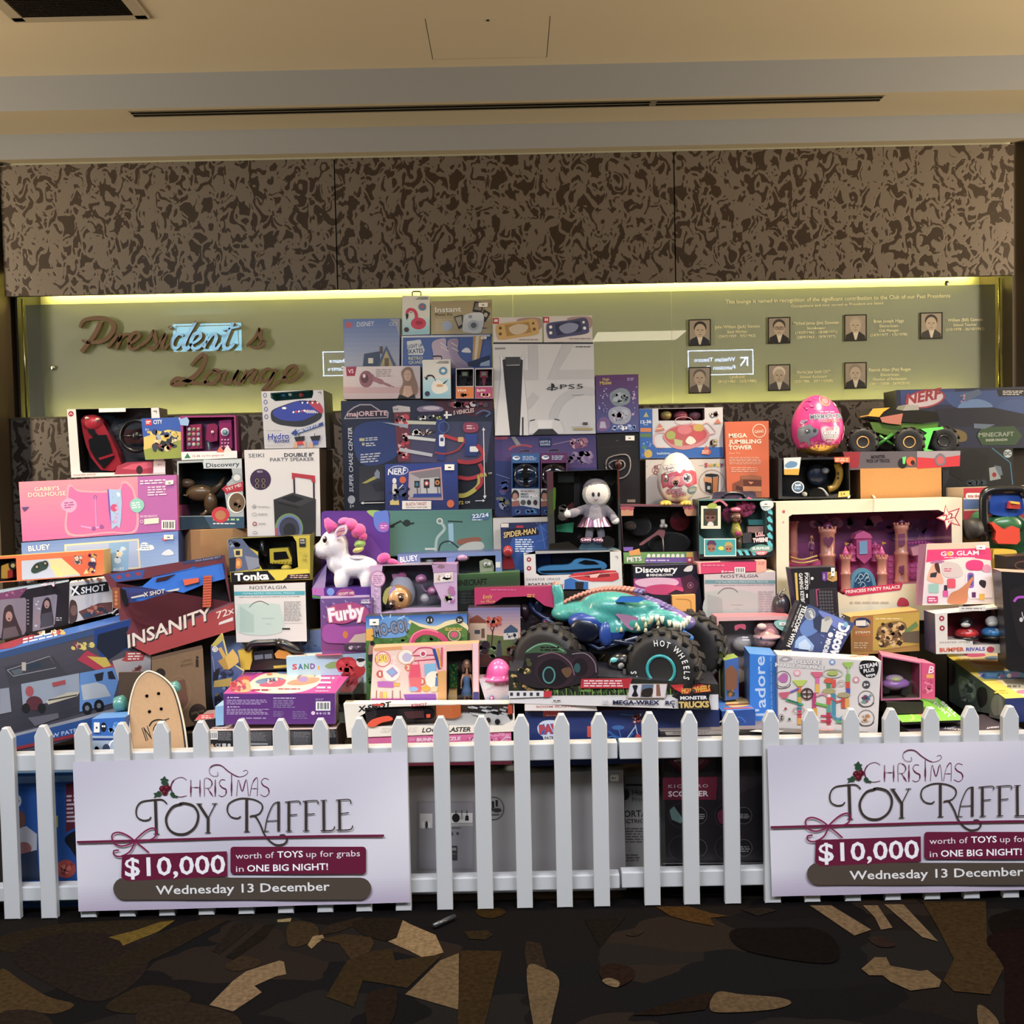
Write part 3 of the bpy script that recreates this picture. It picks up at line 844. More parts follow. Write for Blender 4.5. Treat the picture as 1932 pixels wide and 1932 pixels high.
for wd,ls in words.items():
    for ch,st in ls.items():
        if ch in ('i','d','e2','n','t')and wd=='Presidents':pass
        m=script('letter','',st,YG-.03,.022,'7a6454')
        o=m.build('sign_letter','letter',None,origin=at(st[0][0][0][0],st[0][0][0][1],YG-.02))
        L_=ch[0]
        pos={'e':'first','e2':'second','s':'first','s2':'final'}.get(ch,'')
        if wd=='Lounge':pos=''
        tag(o,'brown metal script letter %s%s in the word %s on the glass'%(pos+' ' if pos else '',L_,wd),'letter','raised script lettering on the glass')

# illuminated hanging signs behind the camera, mirrored in the glass
def mirrored(name,label,px0,py0,px1,py1,Ys,body):
    Yv=2*YG-Ys
    a,b2=at(px0,py1,Yv),at(px1,py0,Yv)
    x0,x1,za,zb_=a.x,b2.x,a.z,b2.z
    t=thing(name,label,'sign',((x0+x1)/2,Ys,za))
    MB().box(((x0+x1)/2,Ys-.03,(za+zb_)/2),(x1-x0,.05,zb_-za),'9aa0a6').build('housing','metal',t)
    W,H=x1-x0,zb_-za
    def uv(u,v,k=.0):return (x1-W*u,Ys+.002+k,zb_-H*v)  # text reads left to right for someone facing it
    body(t,uv,W,H)
    for xx in (x0+W*.2,x1-W*.2):MB().tube([(xx,Ys-.03,zb_),(xx,Ys-.03,z1)],.006,'8a8a8a').build('hanger','metal',t)
def emtext(t,uv,s_,u0,u1,v,hgt,H,mat,k=.002,nm='lettering'):
    vs,fs=glyphs(s_,.006);x0=min(a[0]for a in vs);x1=max(a[0]for a in vs)
    m=MB();m.add([uv(u0+(u1-u0)*(x-x0)/(x1-x0),v-y/CAP*hgt,k)for x,y in vs],fs,'ffffff');m.build(nm,mat,t)
glow('sign_white','c4dcff',36);glow('sign_cyan','7fd8ff',19);glow('sign_grey','9fb4d8',1.2)
glow('lamp','fff0d0',11)
lt=thing('ceiling_light','lit square ceiling light mirrored in the glass right of the console boxes','ceiling light',(1.75,-3.3,z1))
MB().box((1.75,-3.3,z1-.01),(1.24,.94,.02),'d8d4c8').build('frame','metal',lt)
MB().box((1.75,-3.3,z1-.022),(1.16,.86,.006),'ffffff').build('diffuser','lamp',lt)
def b1(t,uv,W,H):
    MB().add([uv(0,0),uv(1,0),uv(1,1),uv(0,1)],[[0,1,2,3]],'ffffff').build('lit_face','sign_cyan',t)
    m=MB()
    for q in ((.04,.07,.96,.10),(.04,.78,.28,.81),(.72,.78,.96,.81),(.04,.07,.05,.81),(.95,.07,.96,.81)):
        m.add([uv(q[0],q[1],.002),uv(q[2],q[1],.002),uv(q[2],q[3],.002),uv(q[0],q[3],.002)],[[0,1,2,3]],'3f7890')
    for s_,u0,u1,v,h in (('Henry Lawson',.13,.88,.52,.16),('Library',.34,.66,.82,.14)):
        vs,fs=glyphs(s_,0,.4 if s_=='Library' else 0);a=min(p[0]for p in vs);b=max(p[0]for p in vs)
        m.add([uv(u0+(u1-u0)*(x-a)/(b-a),v-y/CAP*h,.003)for x,y in vs],fs,'2f6478')
    m.build('lettering','matte',t)
def b2(t,uv,W,H):
    MB().add([uv(0,0),uv(1,0),uv(1,1),uv(0,1)],[[0,1,2,3]],'50545c').build('face','sign_grey',t)
    m=MB()
    for q in ((0,0,1,.035),(0,.965,1,1),(0,0,.015,1),(.985,0,1,1)):
        m.add([uv(q[0],q[1],.002),uv(q[2],q[1],.002),uv(q[2],q[3],.002),uv(q[0],q[3],.002)],[[0,1,2,3]],'ffffff')
    for q in (((.08,.3),(.2,.3),(.2,.36),(.08,.36)),((.08,.3),(.105,.3),(.105,.66),(.08,.66)),((.095,.33),(.12,.31),(.205,.62),(.185,.67))):
        m.add([uv(a,b,.002)for a,b in q],[[0,1,2,3]],'ffffff')
    m.build('border_and_arrow','sign_white',t)
    emtext(t,uv,'Whitlam Theatre',.28,.9,.46,.17,H,'sign_white');emtext(t,uv,'Function Centre',.28,.93,.78,.17,H,'sign_white')
mirrored('hanging_sign','pale cyan lit hanging sign mirrored in the glass over the script letters',328,609,455,664,-1.0,b1)
mirrored('hanging_sign','lit arrow direction sign mirrored in the glass between portraits',1298,659,1421,709,-1.0,b2)
mirrored('hanging_sign','lit arrow direction sign mirrored in the glass, half hidden by toy boxes',610,661,733,710,-1.0,b2)
# ================================================================== picket fence and banners
YF=3.36
def fence(name,label,picks,x0p,x1p,ytop,ybot,rails):
    """picks: pixel x of each picket's top centre"""
    zt_=at(966,ytop,YF).z;zb_=0.0
    xa,xb=at(x0p,1500,YF).x,at(x1p,1500,YF).x
    t=thing(name,label,'fence',((xa+xb)/2,YF+.03,0))
    W=.0545
    for px,py in picks:
        c=at(px,py,YF).x;zt2=at(px,py,YF).z
        pts=[(c-W/2,YF,0.002),(c+W/2,YF,0.002),(c+W/2,YF,zt2-.036),(c+W/2-.018,YF,zt2),(c-W/2+.018,YF,zt2),(c-W/2,YF,zt2-.036)]
        m=MB();d=.024;b=.003
        inner =[(c+(x-c)*(1-b/W*2),YF-.0,z+(b if z<.01 else -b))for x,y,z in pts]
        m.poly([(x,YF,z)for x,_,z in inner],'c2c3c2')
        n =len(pts)
        o2=[(x,YF+b,z)for x,_,z in pts];o3=[(x,YF+d,z)for x,_,z in pts]
        m.add(inner +o2,[[i,(i+1)%n,n +(i+1)%n,n +i]for i in range(n)],'c2c3c2')
        m.add(o2+o3,[[i,(i+1)%n,n +(i+1)%n,n +i]for i in range(n)],'c2c3c2')
        m.poly(o3,'c2c3c2')
        m.build('picket','white_plastic',t)
    for (pxr,y0,y1)in rails:
        a,b2=at(pxr,y0,YF+.026),at(pxr,y1,YF+.026)
        m=MB();m.box(((xa+xb)/2,YF+.05,(a.z+b2.z)/2),(xb-xa,.05,a.z-b2.z),'c2c3c2',bev=.004)
        m.build('rail','white_plastic',t)
    # raised sleeves between the pickets where the rail is moulded
    return t
tops=[(8,1374),(78,1370),(153,1367),(227,1365),(302,1363),(377,1362),(453,1359),(528,1358),(603,1357),(677,1355),(752,1354),
        (831,1353),(908,1352),(983,1350),(1059,1348),(1130,1347)]
f1=fence('picket_fence','white picket fence in front of the toys, long left-hand panel',[(-66,1377)]+tops,-110,1168,1353,1720,[(966,1404,1436),(966,1654,1681)])
tops2=F(1226,1345,1301,1344,1379,1343,1455,1342,1530,1340,1607,1338,1683,1338,1758,1336,1833,1334,1908,1333,1984,1332,2060,1331)
f2=fence('picket_fence','white picket fence panel on the right, behind the cropped banner',tops2,1172,2100,1353,1712,[(1400,1394,1428),(1400,1641,1671)])
painted('banner_vinyl',0.35,coat=0.2,bump=0.05,bscale=6)

def banner(label,dx,dy,corners):
    TL,TR,BR,BL=corners
    YB_=YF-.008
    pl=wall(YB_)
    o=pl.hit((BL[0]+BR[0])/2,BL[1])
    t=thing('banner',label,'banner',o,'raffle banners tied on the fence')
    # gently waved vinyl sheet
    n,mrows=110,48;vs=[];fs=[];cols=[]
    rnd=random.Random(3)
    for j in range(mrows+1):
        for i in range(n +1):
            p=pl.hit(*lerpq((TL,TR,BR,BL),i/n,j/mrows))
            wv=.0009*sin(i/n *21)*(0.3+abs(j/mrows-.5))+.0008*sin(i/n *7+2*j/mrows)
            vs.append(p+Vector((0,-.004+wv,0)))
    m=MB()
    for j in range(mrows):
        for i in range(n):
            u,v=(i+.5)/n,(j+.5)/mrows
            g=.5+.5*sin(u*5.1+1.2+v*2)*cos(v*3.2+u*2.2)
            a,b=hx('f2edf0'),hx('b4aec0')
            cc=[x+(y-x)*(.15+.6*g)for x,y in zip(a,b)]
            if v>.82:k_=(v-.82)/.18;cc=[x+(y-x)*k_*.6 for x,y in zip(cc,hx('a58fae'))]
            fs.append([j*(n +1)+i,j*(n +1)+i+1,(j+1)*(n +1)+i+1,(j+1)*(n +1)+i]);cols.append(tuple(cc))
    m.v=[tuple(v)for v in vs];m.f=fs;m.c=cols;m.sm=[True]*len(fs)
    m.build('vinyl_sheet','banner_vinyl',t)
    X=lambda x:x+dx
    Y_=lambda y:y+dy
    def sh(pts):return [(x+dx,y+dy)for x,y in pts]
    ap=wall(YB_-.0056)
    dkb,mar,gm='3f352f','7a1c43','5f2a52'
    I=[]
    z=lambda x,y:((x/3.019)+140+dx,(y/3.019)+1410+dy)     # crop coordinates->picture
    Z=lambda pts:[z(*p)for p in pts]
    # CHRISTMAS
    s_=5
    for pts,w_ in (
        (F(640,185,610,170,570,185,550,225,565,265,600,282,640,275),6),
        (F(664,185,664,280),7),(F(716,185,716,280),7),(F(664,228,716,228),4),
        (F(742,280,742,182,772,182,785,205,772,230,745,232),5),(F(760,232,790,280),7),
        (F(803,183,803,280),8),
        (F(860,186,838,184,826,205,842,228,864,240,862,268,842,280,822,272),6),
        (F(896,155,896,278),8),
        (F(925,278,935,185,957,250,980,182,992,278),5),
        (F(1000,278,1012,215,1030,180,1044,182,1042,278),5),(F(1008,235,1042,235),4),
        (F(1108,184,1084,176,1066,194,1076,216,1104,234,1108,262,1086,280,1060,268),6),
        (F(815,140,818,160,795,164,772,148,772,118,800,100,838,104,880,138,930,166,968,162,988,144,980,130,962,136),5)):
        I.append(('sl',Z(pts),[w_/3.019*.55,w_/3.019*1.15,w_/3.019*.55],'6a1f45'))
    # holly
    for lf in (F(515,162,525,180,538,182,530,196,540,210,520,214,508,218,495,205,498,190,488,182,503,176),
               F(452,290,460,272,450,262,468,258,478,248,492,252,500,268,488,282,470,280),
               F(588,290,575,284,560,286,548,274,545,262,558,252,570,260,575,274,588,276)):I.append(('p',Z(lf),'2e4a33'))
    for cx,cy in ((502,236),(530,232),(516,256)):
        x,y=z(cx,cy);I+=[('e',x,y,6,6,'5a1220'),('e',x-1.5,y-1.5,2,2,'8a3040')]
    # TOY RAFFLE
    for pts,w_ in (
        (F(528,322,500,298,440,300,380,312,354,350,358,395,390,415,424,412,438,396),8),
        (F(462,300,468,492),17),(F(452,494,486,494),5),
        (F(612,322,560,340,524,400,536,460,580,492,640,490,690,450,706,385,680,335,630,318,600,322),13),
        (F(708,322,762,405),16),(F(804,322,762,405),6),(F(762,400,762,486),16),(F(694,322,728,322),5),(F(784,322,816,320),5),(F(744,487,778,486),5),
        (F(948,392,930,404,892,394,872,360,884,318,940,292,1010,294,1060,315,1072,345,1050,380,1000,394),8),
        (F(982,296,982,480),16),(F(966,481,1000,480),5),
        (F(1000,395,1030,392,1060,440,1080,490,1110,530,1150,555,1195,550,1212,525,1195,500,1170,502),10),
        (F(1085,478,1100,400,1130,330,1155,312,1172,312),6),(F(1164,312,1164,478),15),(F(1096,420,1164,416),5),(F(1070,479,1108,478),5),
        (F(1222,310,1222,476),15),(F(1200,312,1278,306,1286,326),6),(F(1222,386,1270,382),6),(F(1205,478,1242,476),5),
        (F(1320,308,1320,474),15),(F(1300,308,1380,303,1388,324),6),(F(1320,382,1370,378),6),(F(1302,476,1340,474),5),
        (F(1420,302,1422,472),15),(F(1402,303,1440,301),5),(F(1404,475,1470,472,1484,450),7),
        (F(1510,300,1512,468),15),(F(1490,301,1565,297,1576,322),6),(F(1512,378,1565,372),6),(F(1494,472,1572,468,1586,445),7)):
        I.append(('sl',Z(pts)if len(pts)>2 else Z(pts),w_/3.019,dkb))
    # ribbon and bow
    I.append(('l',Z(F(15,540,400,530,900,516,1400,506,1765,503)),4.4,'6f1a3d'))
    for pts in (F(345,533,300,500,250,484,216,500,225,545,270,562,320,550,345,533),F(345,530,400,480,445,460,468,475,460,510,420,530,360,535),
                F(345,540,320,590,270,620,230,615,226,590,255,585),F(350,540,385,565,425,600)):
        I.append(('sl',Z(pts),3.0,'86204c'))
    # price block
    I.append(('rr',z(890,560)[0],z(0,566)[1],z(1662,0)[0],z(0,722)[1],6,'6b1838'))
    I.append(('rr',z(222,0)[0],z(0,742)[1],z(1692,0)[0],z(0,868)[1],20.5,'51463c'))
    for (pp)in (F(272,612,870,592,872,735,300,762,268,740),):I.append(('p',Z(pp),'6b1838'))
    I.append(('t','$10,000',z(285,738),z(868,720),39,'6b1838',.09))
    I.append(('t','$10,000',z(290,735),z(862,716),36,'f3f1f4',.035))
    I.append(('t','worth of',z(920,636),z(1138,630),12.0,'ece6ea'))
    I.append(('t','TOYS',z(1157,629),z(1303,625),12.5,'ffffff',.035))
    I.append(('t','up for grabs',z(1322,625),z(1628,620),12.0,'ece6ea'))
    I.append(('t','in',z(922,710),z(966,708),12.0,'ece6ea'))
    I.append(('t','ONE BIG NIGHT!',z(985,708),z(1446,697),12.8,'ffffff',.035))
    I.append(('t','Wednesday 13 December',z(465,838),z(1456,815),17,'e9e7e4',.03))
    art(t,ap,I,'printed_lettering','banner_vinyl',base=.0)
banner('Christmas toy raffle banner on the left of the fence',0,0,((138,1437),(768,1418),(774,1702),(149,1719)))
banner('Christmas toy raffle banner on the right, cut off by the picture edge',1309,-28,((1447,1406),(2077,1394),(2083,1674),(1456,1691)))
# ================================================================== toys, left part of the stack
W_,K_='f0efec','1b1b1e'
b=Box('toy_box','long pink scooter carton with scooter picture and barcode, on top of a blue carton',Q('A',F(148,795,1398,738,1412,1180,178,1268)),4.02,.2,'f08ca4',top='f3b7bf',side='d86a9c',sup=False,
 art_=T('A',[('g',F(148,795,1398,738,1412,1180,178,1268),'f595a4','dc6cac'),('p',F(1090,752,1398,738,1412,1180,1080,1204,1095,1000),'bf66b0'),
 ('sp',F(530,850,560,815,640,860,920,860,965,795,1020,800,1075,900,1085,1180,860,1200,540,1215,525,1000),'f7a8b4'),
 ('sp',F(545,860,570,832,640,875,925,873,970,812,1012,818,1060,905,1068,1170,860,1188,555,1200,540,1000),'e070ac'),
 ('t',"GABBY'S",(272,868),(472,858),32,'ffe9c9',{'off':.05,'ol':('d2559b',.06)}),('t','DOLLHOUSE',(222,915),(522,900),36,'ffe9c9',{'off':.05,'ol':('d2559b',.06)}),
 ('sp',F(488,960,540,922,600,950,605,1000,560,1038,510,1020,485,990),'f6a9cf'),('m',510,955,590,1010,3,'b34a92',-.1),
 ('l',F(755,910,762,1160),9,'cf9fd6'),('o',754,915,12,14,4,'8a4fa8'),('l',F(640,1145,745,1165,820,1140),12,'e9a3df'),('e',742,1165,17,17,'a5579f'),('e',805,1150,17,17,'a5579f'),
 ('p',F(850,852,958,858,966,960,960,1080,948,1165,925,1140,885,1172,862,1020),'a9c9ec'),('p',F(850,852,862,852,875,1020,885,1172,862,1020),'7a55b8'),
 ('e',905,1000,30,30,'d94f7e'),('s',870,860,955,1150,['f4f2ff','e0a0d0','8fb8e8'],14,10,2),
 ('sp',F(1030,960,1080,922,1135,950,1138,1000,1095,1038,1045,1020),'8fd3c0'),('m',1045,955,1120,1010,3,'f4fffb',-.1),
 ('m',1110,780,1330,820,2,'fbe6f2',-.05),('m',1170,830,1330,910,4,'f9d8ea',-.05),('p',F(172,995,232,992,190,1030),'5f4a86'),
 ('m',1110,1060,1250,1080,2,'f6d4ea',-.04),('p',F(1142,1088,1258,1078,1258,1122,1142,1132),'efe6cf'),('o',1122,1108,13,13,4,'f6d4ea'),
 ('bar',1280,1098,1388,1172)]))
sticker(b,312,907,327,915,-.1)
m=MB();m.tube([b.at(x,y,.12)for x,y in smooth(Q('A',F(690,768,710,752,850,748,870,762)),4)],.004,'e9a3bd');b.build(m,'carry_handle')
b=Box('toy_box','long blue scooter carton with clouds under the pink carton',Q('A',F(168,1278,1412,1184,1416,1465,180,1540)),4.02,.2,'7f9fd6',side='5f83c6',
 art_=T('A',[('g',F(168,1278,1412,1184,1416,1465,180,1540),'6f92d4','a9c6ea'),('p',F(510,1290,1100,1245,1115,1480,515,1515),'f0dfae'),('p',F(525,1302,1088,1258,1100,1470,530,1505),'b3c3e4'),
 ('t','BLUEY',(225,1345),(400,1328),44,'ffffff',{'off':.06,'ol':('3a5aa0',.05)}),('p',F(862,1280,1022,1270,1015,1500,870,1505),'8db9de'),
 ('s',885,1300,1005,1450,['7fb0d8','f0d8b0','cfe2f4'],8,22,4),('t','BLUEY',(900,1498),(985,1492),22,'eef4ff',.04),
 ('sp',F(1080,1335,1110,1320,1120,1280,1160,1275,1180,1290,1212,1300,1218,1328,1160,1338),'f2f4f6'),('m',1120,1285,1200,1330,3,'8fa6cc'),
 ('sp',F(1280,1370,1310,1340,1345,1330,1378,1365,1330,1378),'e9eef4'),('e',1305,1248,22,16,'d8607c')]))
sticker(b,309,1009,327,1018)
b=Box('toy_box','white window box with red remote-control sports car and black steering wheel',Q('A',F(530,220,1258,206,1312,735,565,760)),4.1,.1,'d9d3d0',side='4a3a3a',sup=False,wcol='1c1a1e',
 win=Q('A',F(600,217,1196,206,1225,700,1210,718,655,722,636,705)),wdepth=.09,
 art_=T('A',[('e',562,255,22,22,'9a1f3a'),('l',F(550,262,562,248,574,262),5,'f0e8e8'),('t','SHARPER IMAGE',(580,750),(760,742),16,'7a7272'),('l',F(1215,235,1240,232,1240,250),6,'2a2426'),
 ('p',F(905,735,930,668,1000,640,1210,630,1212,728),'9a2a44'),('p',F(960,690,1040,655,1160,640,1210,640,1205,680,1100,700),'c2506a'),('e',1105,700,26,34,'2a1418'),
 ('r',1215,630,1310,722,'f3f0ee'),('t','6+',(1250,665),(1285,664),18,'555050')]))
b.inner(T('A',[('e',1100,470,250,260,'5b585c'),('t','REAL DRIVE STEERING',(890,400),(1130,260),26,'a8a4a8',{'sp':1.1}),('r',950,380,1140,490,'7a3a30'),('m',870,420,980,700,7,'3a383c',-.1)]))
m=MB()
CYL_pts=[b.at(*p,.02)for p in ellp(*Q('A',[(1080,430)])[0],28,29,28)]
m.tube(CYL_pts+[CYL_pts[0]],.009,'141416');E3(m,b,*Q('A',[(1080,430)])[0],8,8,.02,.01,'2a2a2e')
m.tube([b.at(*Q('A',[(965,430)])[0],.02),b.at(*Q('A',[(1195,430)])[0],.02)],.006,'1c1c20');b.build(m,'toy_steering_wheel')
b.build(MB().box(b.at(*Q('A',[(890,226)])[0],-.002),(.11,.004,.016),'e8e4e0'),'header_tab','card')
m=MB();X3(m,b,Q('A',F(640,300,670,268,740,262,800,290,840,370,880,450,930,560,960,650,900,712,800,700,720,600,680,500,655,400)),.02,.05,'b41f34','8a1526')
E3(m,b,*Q('A',[(735,330)])[0],22,16,.03,.02,'d02c40');E3(m,b,*Q('A',[(690,290)])[0],4,3,.015,.01,'ffe9d0');E3(m,b,*Q('A',[(775,300)])[0],4,3,.015,.01,'ffe9d0')
X3(m,b,Q('A',F(700,460,770,425,840,420,870,490,900,600,820,690,760,620,715,540)),.014,.01,'17171b')
X3(m,b,Q('A',F(690,340,715,335,770,420,735,440,700,400)),.016,.01,'1d1a1e');X3(m,b,Q('A',F(780,605,900,568,905,585,790,622)),.012,.004,'a81c30')
b.build(m,'toy_car')
b=Box('toy_box','dark window box with brown toy dinosaur and white corner panel, on a plain carton',F(334,870,456,865,461,992,337,1000),4.04,.2,'a9b2b6',side='2a2c30',wcol='27312f',sup=False,
 win=F(337,874,382,872,384,880,436,880,440,900,428,912,424,930,430,972,338,974),wdepth=.14,
 art_=[('r',384,867,456,884,'c6cdd2'),('t','Discovery',(389,882),(452,879),8.5,'25303c',.03),('e',447,901,10,9,'9aa4a6'),('e',447,901,6.5,6,'d8dcdc'),
 ('p',F(418,922,428,914,428,918,459,908,459,926,430,930,429,934),'b0283a'),('t','TRY ME!',(427,927),(456,917),6,'f6dcd8',.03),
 ('e',446,948,17,20,'efece6'),('e',447,948,15,18,'6f573f'),('s',436,936,458,962,['8f6f50','4a3a2c'],8,4,1),
 ('r',336,975,461,997,'31506a'),('p',F(336,975,385,974,398,997,336,999),'1c3444'),('m',402,977,455,984,1,'a8cf9a'),('m',402,986,450,990,1,'dfe6ea'),('e',416,971,17,15,'c4303e'),('e',416,972,10,9,'b5774e')])
m=MB()
E3(m,b,378,930,28,16,.06,.03,'7d6140');E3(m,b,398,950,13,22,.05,.025,'6f5436',);E3(m,b,352,912,16,9,.06,.02,'826648');E3(m,b,336,908,12,6,.06,.02,'7a6044')
m.tube([b.at(400,930,.06),b.at(416,915,.06),b.at(424,900,.07)],[.02,.012,.004],'735a3c');m.tube([b.at(360,925,.05),b.at(352,936,.04),b.at(346,934,.03)],[.008,.006,.003],'6a5036')
m.tube([b.at(395,960,.05),b.at(386,970,.04),b.at(378,972,.03)],[.014,.01,.006],'634a30');b.build(m,'toy_dinosaur')
b=Box('cardboard_box','plain brown cardboard box under the dinosaur box, corner towards the fence',F(337,999,378,1000,378,1090,337,1086),4.05,.26,'8a6540',rz=-52,side='c2935a',mat='kraft',cat='cardboard box')  # left face darker, right face paler: shade and light put into the kraft
b=Box('toy_box','blue brick-set box with a small farm picture, left of magenta box',Q('A',F(1118,292,1430,282,1440,605,1152,620)),4.05,.045,'2f57b0',sup=False,
 art_=T('A',[('p',F(1135,520,1440,440,1440,605,1152,620),'8f9c3c'),('p',F(1140,440,1330,380,1440,400,1440,460,1140,540),'d8bd5c'),('r',1152,300,1202,346,'d22b38'),('m',1158,310,1196,335,2,'ffffff'),
 ('t','CITY',(1216,336),(1286,332),32,'f2f6fa',.03),('t','5+',(1152,388),(1180,387),18,'e9eef6'),('s',1150,370,1420,480,['e9cf70','c9a94a','31406a','9aa4b4'],30,24,5),
 ('s',1180,440,1420,560,['2a2c34','9c3a34','d8c9a0','3f3f48'],26,22,6),('r',1415,285,1490,300,'9fbbe0')]))
b=Box('toy_box','magenta window box of toy phone, keys and remote, on the dinosaur box',Q('A',F(1428,272,1865,266,1880,605,1440,622)),4.045,.075,'9a2b74',side='702058',wcol='8d5a86',sup=False,
 win=Q('A',F(1450,285,1855,278,1862,545,1452,552)),wdepth=.05,
 art_=T('A',[('p',F(1436,558,1878,548,1880,605,1440,622),'efeae8'),('p',F(1460,608,1485,565,1512,606),'2f7a4c'),('t','12-36',(1525,598),(1585,596),18,'c23a48',.03),('t','my first gadget set',(1600,594),(1775,588),14,'c2566a'),
 ('p',F(1715,560,1745,510,1780,560),'e0705a'),('p',F(1770,555,1800,500,1840,552),'e9d8d4'),('p',F(1420,300,1480,280,1500,310,1490,350,1430,345),'8fb0e0')]))
m=MB();X3(m,b,Q('A',F(1475,345,1595,335,1600,530,1480,535)),.01,.03,'b0306a')
for i in range(3):
    for j in range(4):
        q=Q('A',[(1500+i*36,378+j*40)])[0];E3(m,b,*q,3.2,3.6,.008,.003,['d8e0d8','8fb48a','d0a090','9fb4c8'][(i+j)%4])
b.build(m,'toy_phone')
m=MB();X3(m,b,Q('A',F(1640,340,1700,330,1725,350,1722,470,1660,480,1630,460)),.01,.025,'a02a66');E3(m,b,*Q('A',[(1684,400)])[0],3,3,.006,.004,'f6e6e0')
m.tube([b.at(*Q('A',[(1650,480)])[0],.02),b.at(*Q('A',[(1660,540)])[0],.02)],.004,'8fc0c4');b.build(m,'toy_car_key')
m=MB();X3(m,b,Q('A',F(1735,310,1832,302,1840,530,1742,530)),.01,.025,'a82878')
q=Q('A',[(1783,400)])[0];E3(m,b,*q,8,8,.006,.004,'e4dcec');E3(m,b,*q,5,5,.003,.004,'6a9ab0')
for i in range(3):
    for j in range(3):E3(m,b,*Q('A',[(1760+i*25,462+j*26)])[0],1.8,1.6,.007,.002,'e8c8dc')
b.build(m,'toy_remote')
b=Box('toy_box','orange and yellow stunt car box behind the pale-topped photo box',F(-40,1053,195,1037,196,1085,-40,1102),3.92,.07,'e8733c',top='f2c84e',side='e0b040',
 win=F(-36,1057,30,1053,32,1095,-36,1100),wcol='3a2a22',wdepth=.06,
 art_=T('A',[('p',F(170,1420,520,1395,640,1540,175,1570),'c4c8d4'),('p',F(380,1410,640,1390,700,1520,440,1545),'f0d494'),('sl',F(400,1470,450,1480,480,1520,480,1550),22,'e8dc80'),
 ('p',F(480,1392,700,1372,700,1460,650,1540),'e45f38'),('s',580,1370,660,1470,['4a4a50','d8c8b8','8a8a90'],16,14,8),('s',690,1350,770,1530,['3a3050','8a2a5a','d8a050','d8d0d0'],26,16,9),('s',540,1380,700,1440,['e9c0a0'],3,10,10),
 ('sp',F(250,1480,285,1440,340,1425,382,1440,370,1480,330,1500,280,1520,250,1510),'33453a'),('e',292,1468,24,24,'26302a'),('e',292,1468,10,10,'b0a080'),('e',358,1440,22,22,'26302a'),('e',358,1440,9,9,'b0a080')]))
m=MB();X3(m,b,Q('A',F(10,1460,60,1440,90,1480,80,1560,10,1560)),.02,.03,'d8a028');X3(m,b,Q('A',F(60,1500,100,1480,100,1550,60,1560)),.015,.03,'b02a28')
q=Q('A',[(102,1458)])[0];CYL(m,b,*q,8,.01,.02,'2a2622');CYL(m,b,*q,4,.006,.01,'c8b070');b.build(m,'toy_truck')
b=Box('toy_box','dark karaoke box with two singing girls and pale patterned lid, far left',F(-60,1132,130,1097,131,1178,-60,1222),3.80,.2,'241f26',rz=24,lean=0,sup=False,top='9db4cf',side='3a3440',anchor=(60,1150),
 art_=T('G',[('p',F(0,345,230,300,160,390,0,425),'7e4468'),('p',F(0,402,205,385,218,400,215,660,200,690,0,720),'8b7f8a'),('p',F(275,385,460,355,475,365,455,600,440,625,270,665),'8f8694'),
 ('sp',F(20,640,30,500,60,450,100,450,120,520,150,600,175,700,20,730),'3f2f30'),('e',75,540,28,42,'b58a7e'),('e',76,560,8,9,'6a2c34'),('p',F(20,730,30,640,130,620,160,700),'6a5a5e'),
 ('sp',F(340,600,350,440,385,385,415,400,430,480,440,600),'2c2428'),('e',388,440,22,34,'b08880'),('e',386,455,6,7,'6a2c34'),('p',F(330,640,345,520,430,500,445,610),'4a4652'),('l',F(300,600,310,500),12,'a88078'),
 ('s',280,370,340,640,['c8c0cc'],5,9,3),('m',465,545,515,580,2,'c8c4cc'),('s',0,320,190,380,['b86a90'],6,10,4)]+[('r',225,400+i*28,240,412+i*28,'9a8a94')for i in range(8)]),
 topart=T('G',[('s',40,215,470,300,['c9d4ea','5f6f94','c8b0d0','34364a'],26,14,5)]))
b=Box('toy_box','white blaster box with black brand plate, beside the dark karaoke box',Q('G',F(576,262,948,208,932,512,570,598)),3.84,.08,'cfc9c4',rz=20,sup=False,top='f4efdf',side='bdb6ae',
 art_=T('G',[('p',F(600,290,895,250,905,330,590,372),'17171a'),('t','X',(585,370),(668,356),74,'f4f2ee',.06),('t','SHOT',(672,352),(878,322),54,'f4f2ee',{'off':.05,'sh':.15}),
 ('p',F(650,500,820,430,930,420,930,500,700,570),'6a4038'),('p',F(690,520,880,470,880,500,690,560),'33465a'),('s',680,440,920,540,['9a4a3a','3a3a42','c47a5a'],20,16,6),
 ('sp',F(580,420,620,410,640,460,640,540,620,585,575,590),'4a3430'),('e',612,490,28,44,'7d5a4e')]),
 topart=T('G',[('s',600,215,900,250,['1c1c1e'],12,12,6)]))
m=MB();m.tube([b.at(*p,-.02)for p in smooth(Q('G',F(930,520,970,480,1060,442,1092,450,1080,478,960,530)),4)],.0035,'d8c8c4');b.build(m,'carry_handle','film' if 0 else 'plastic')
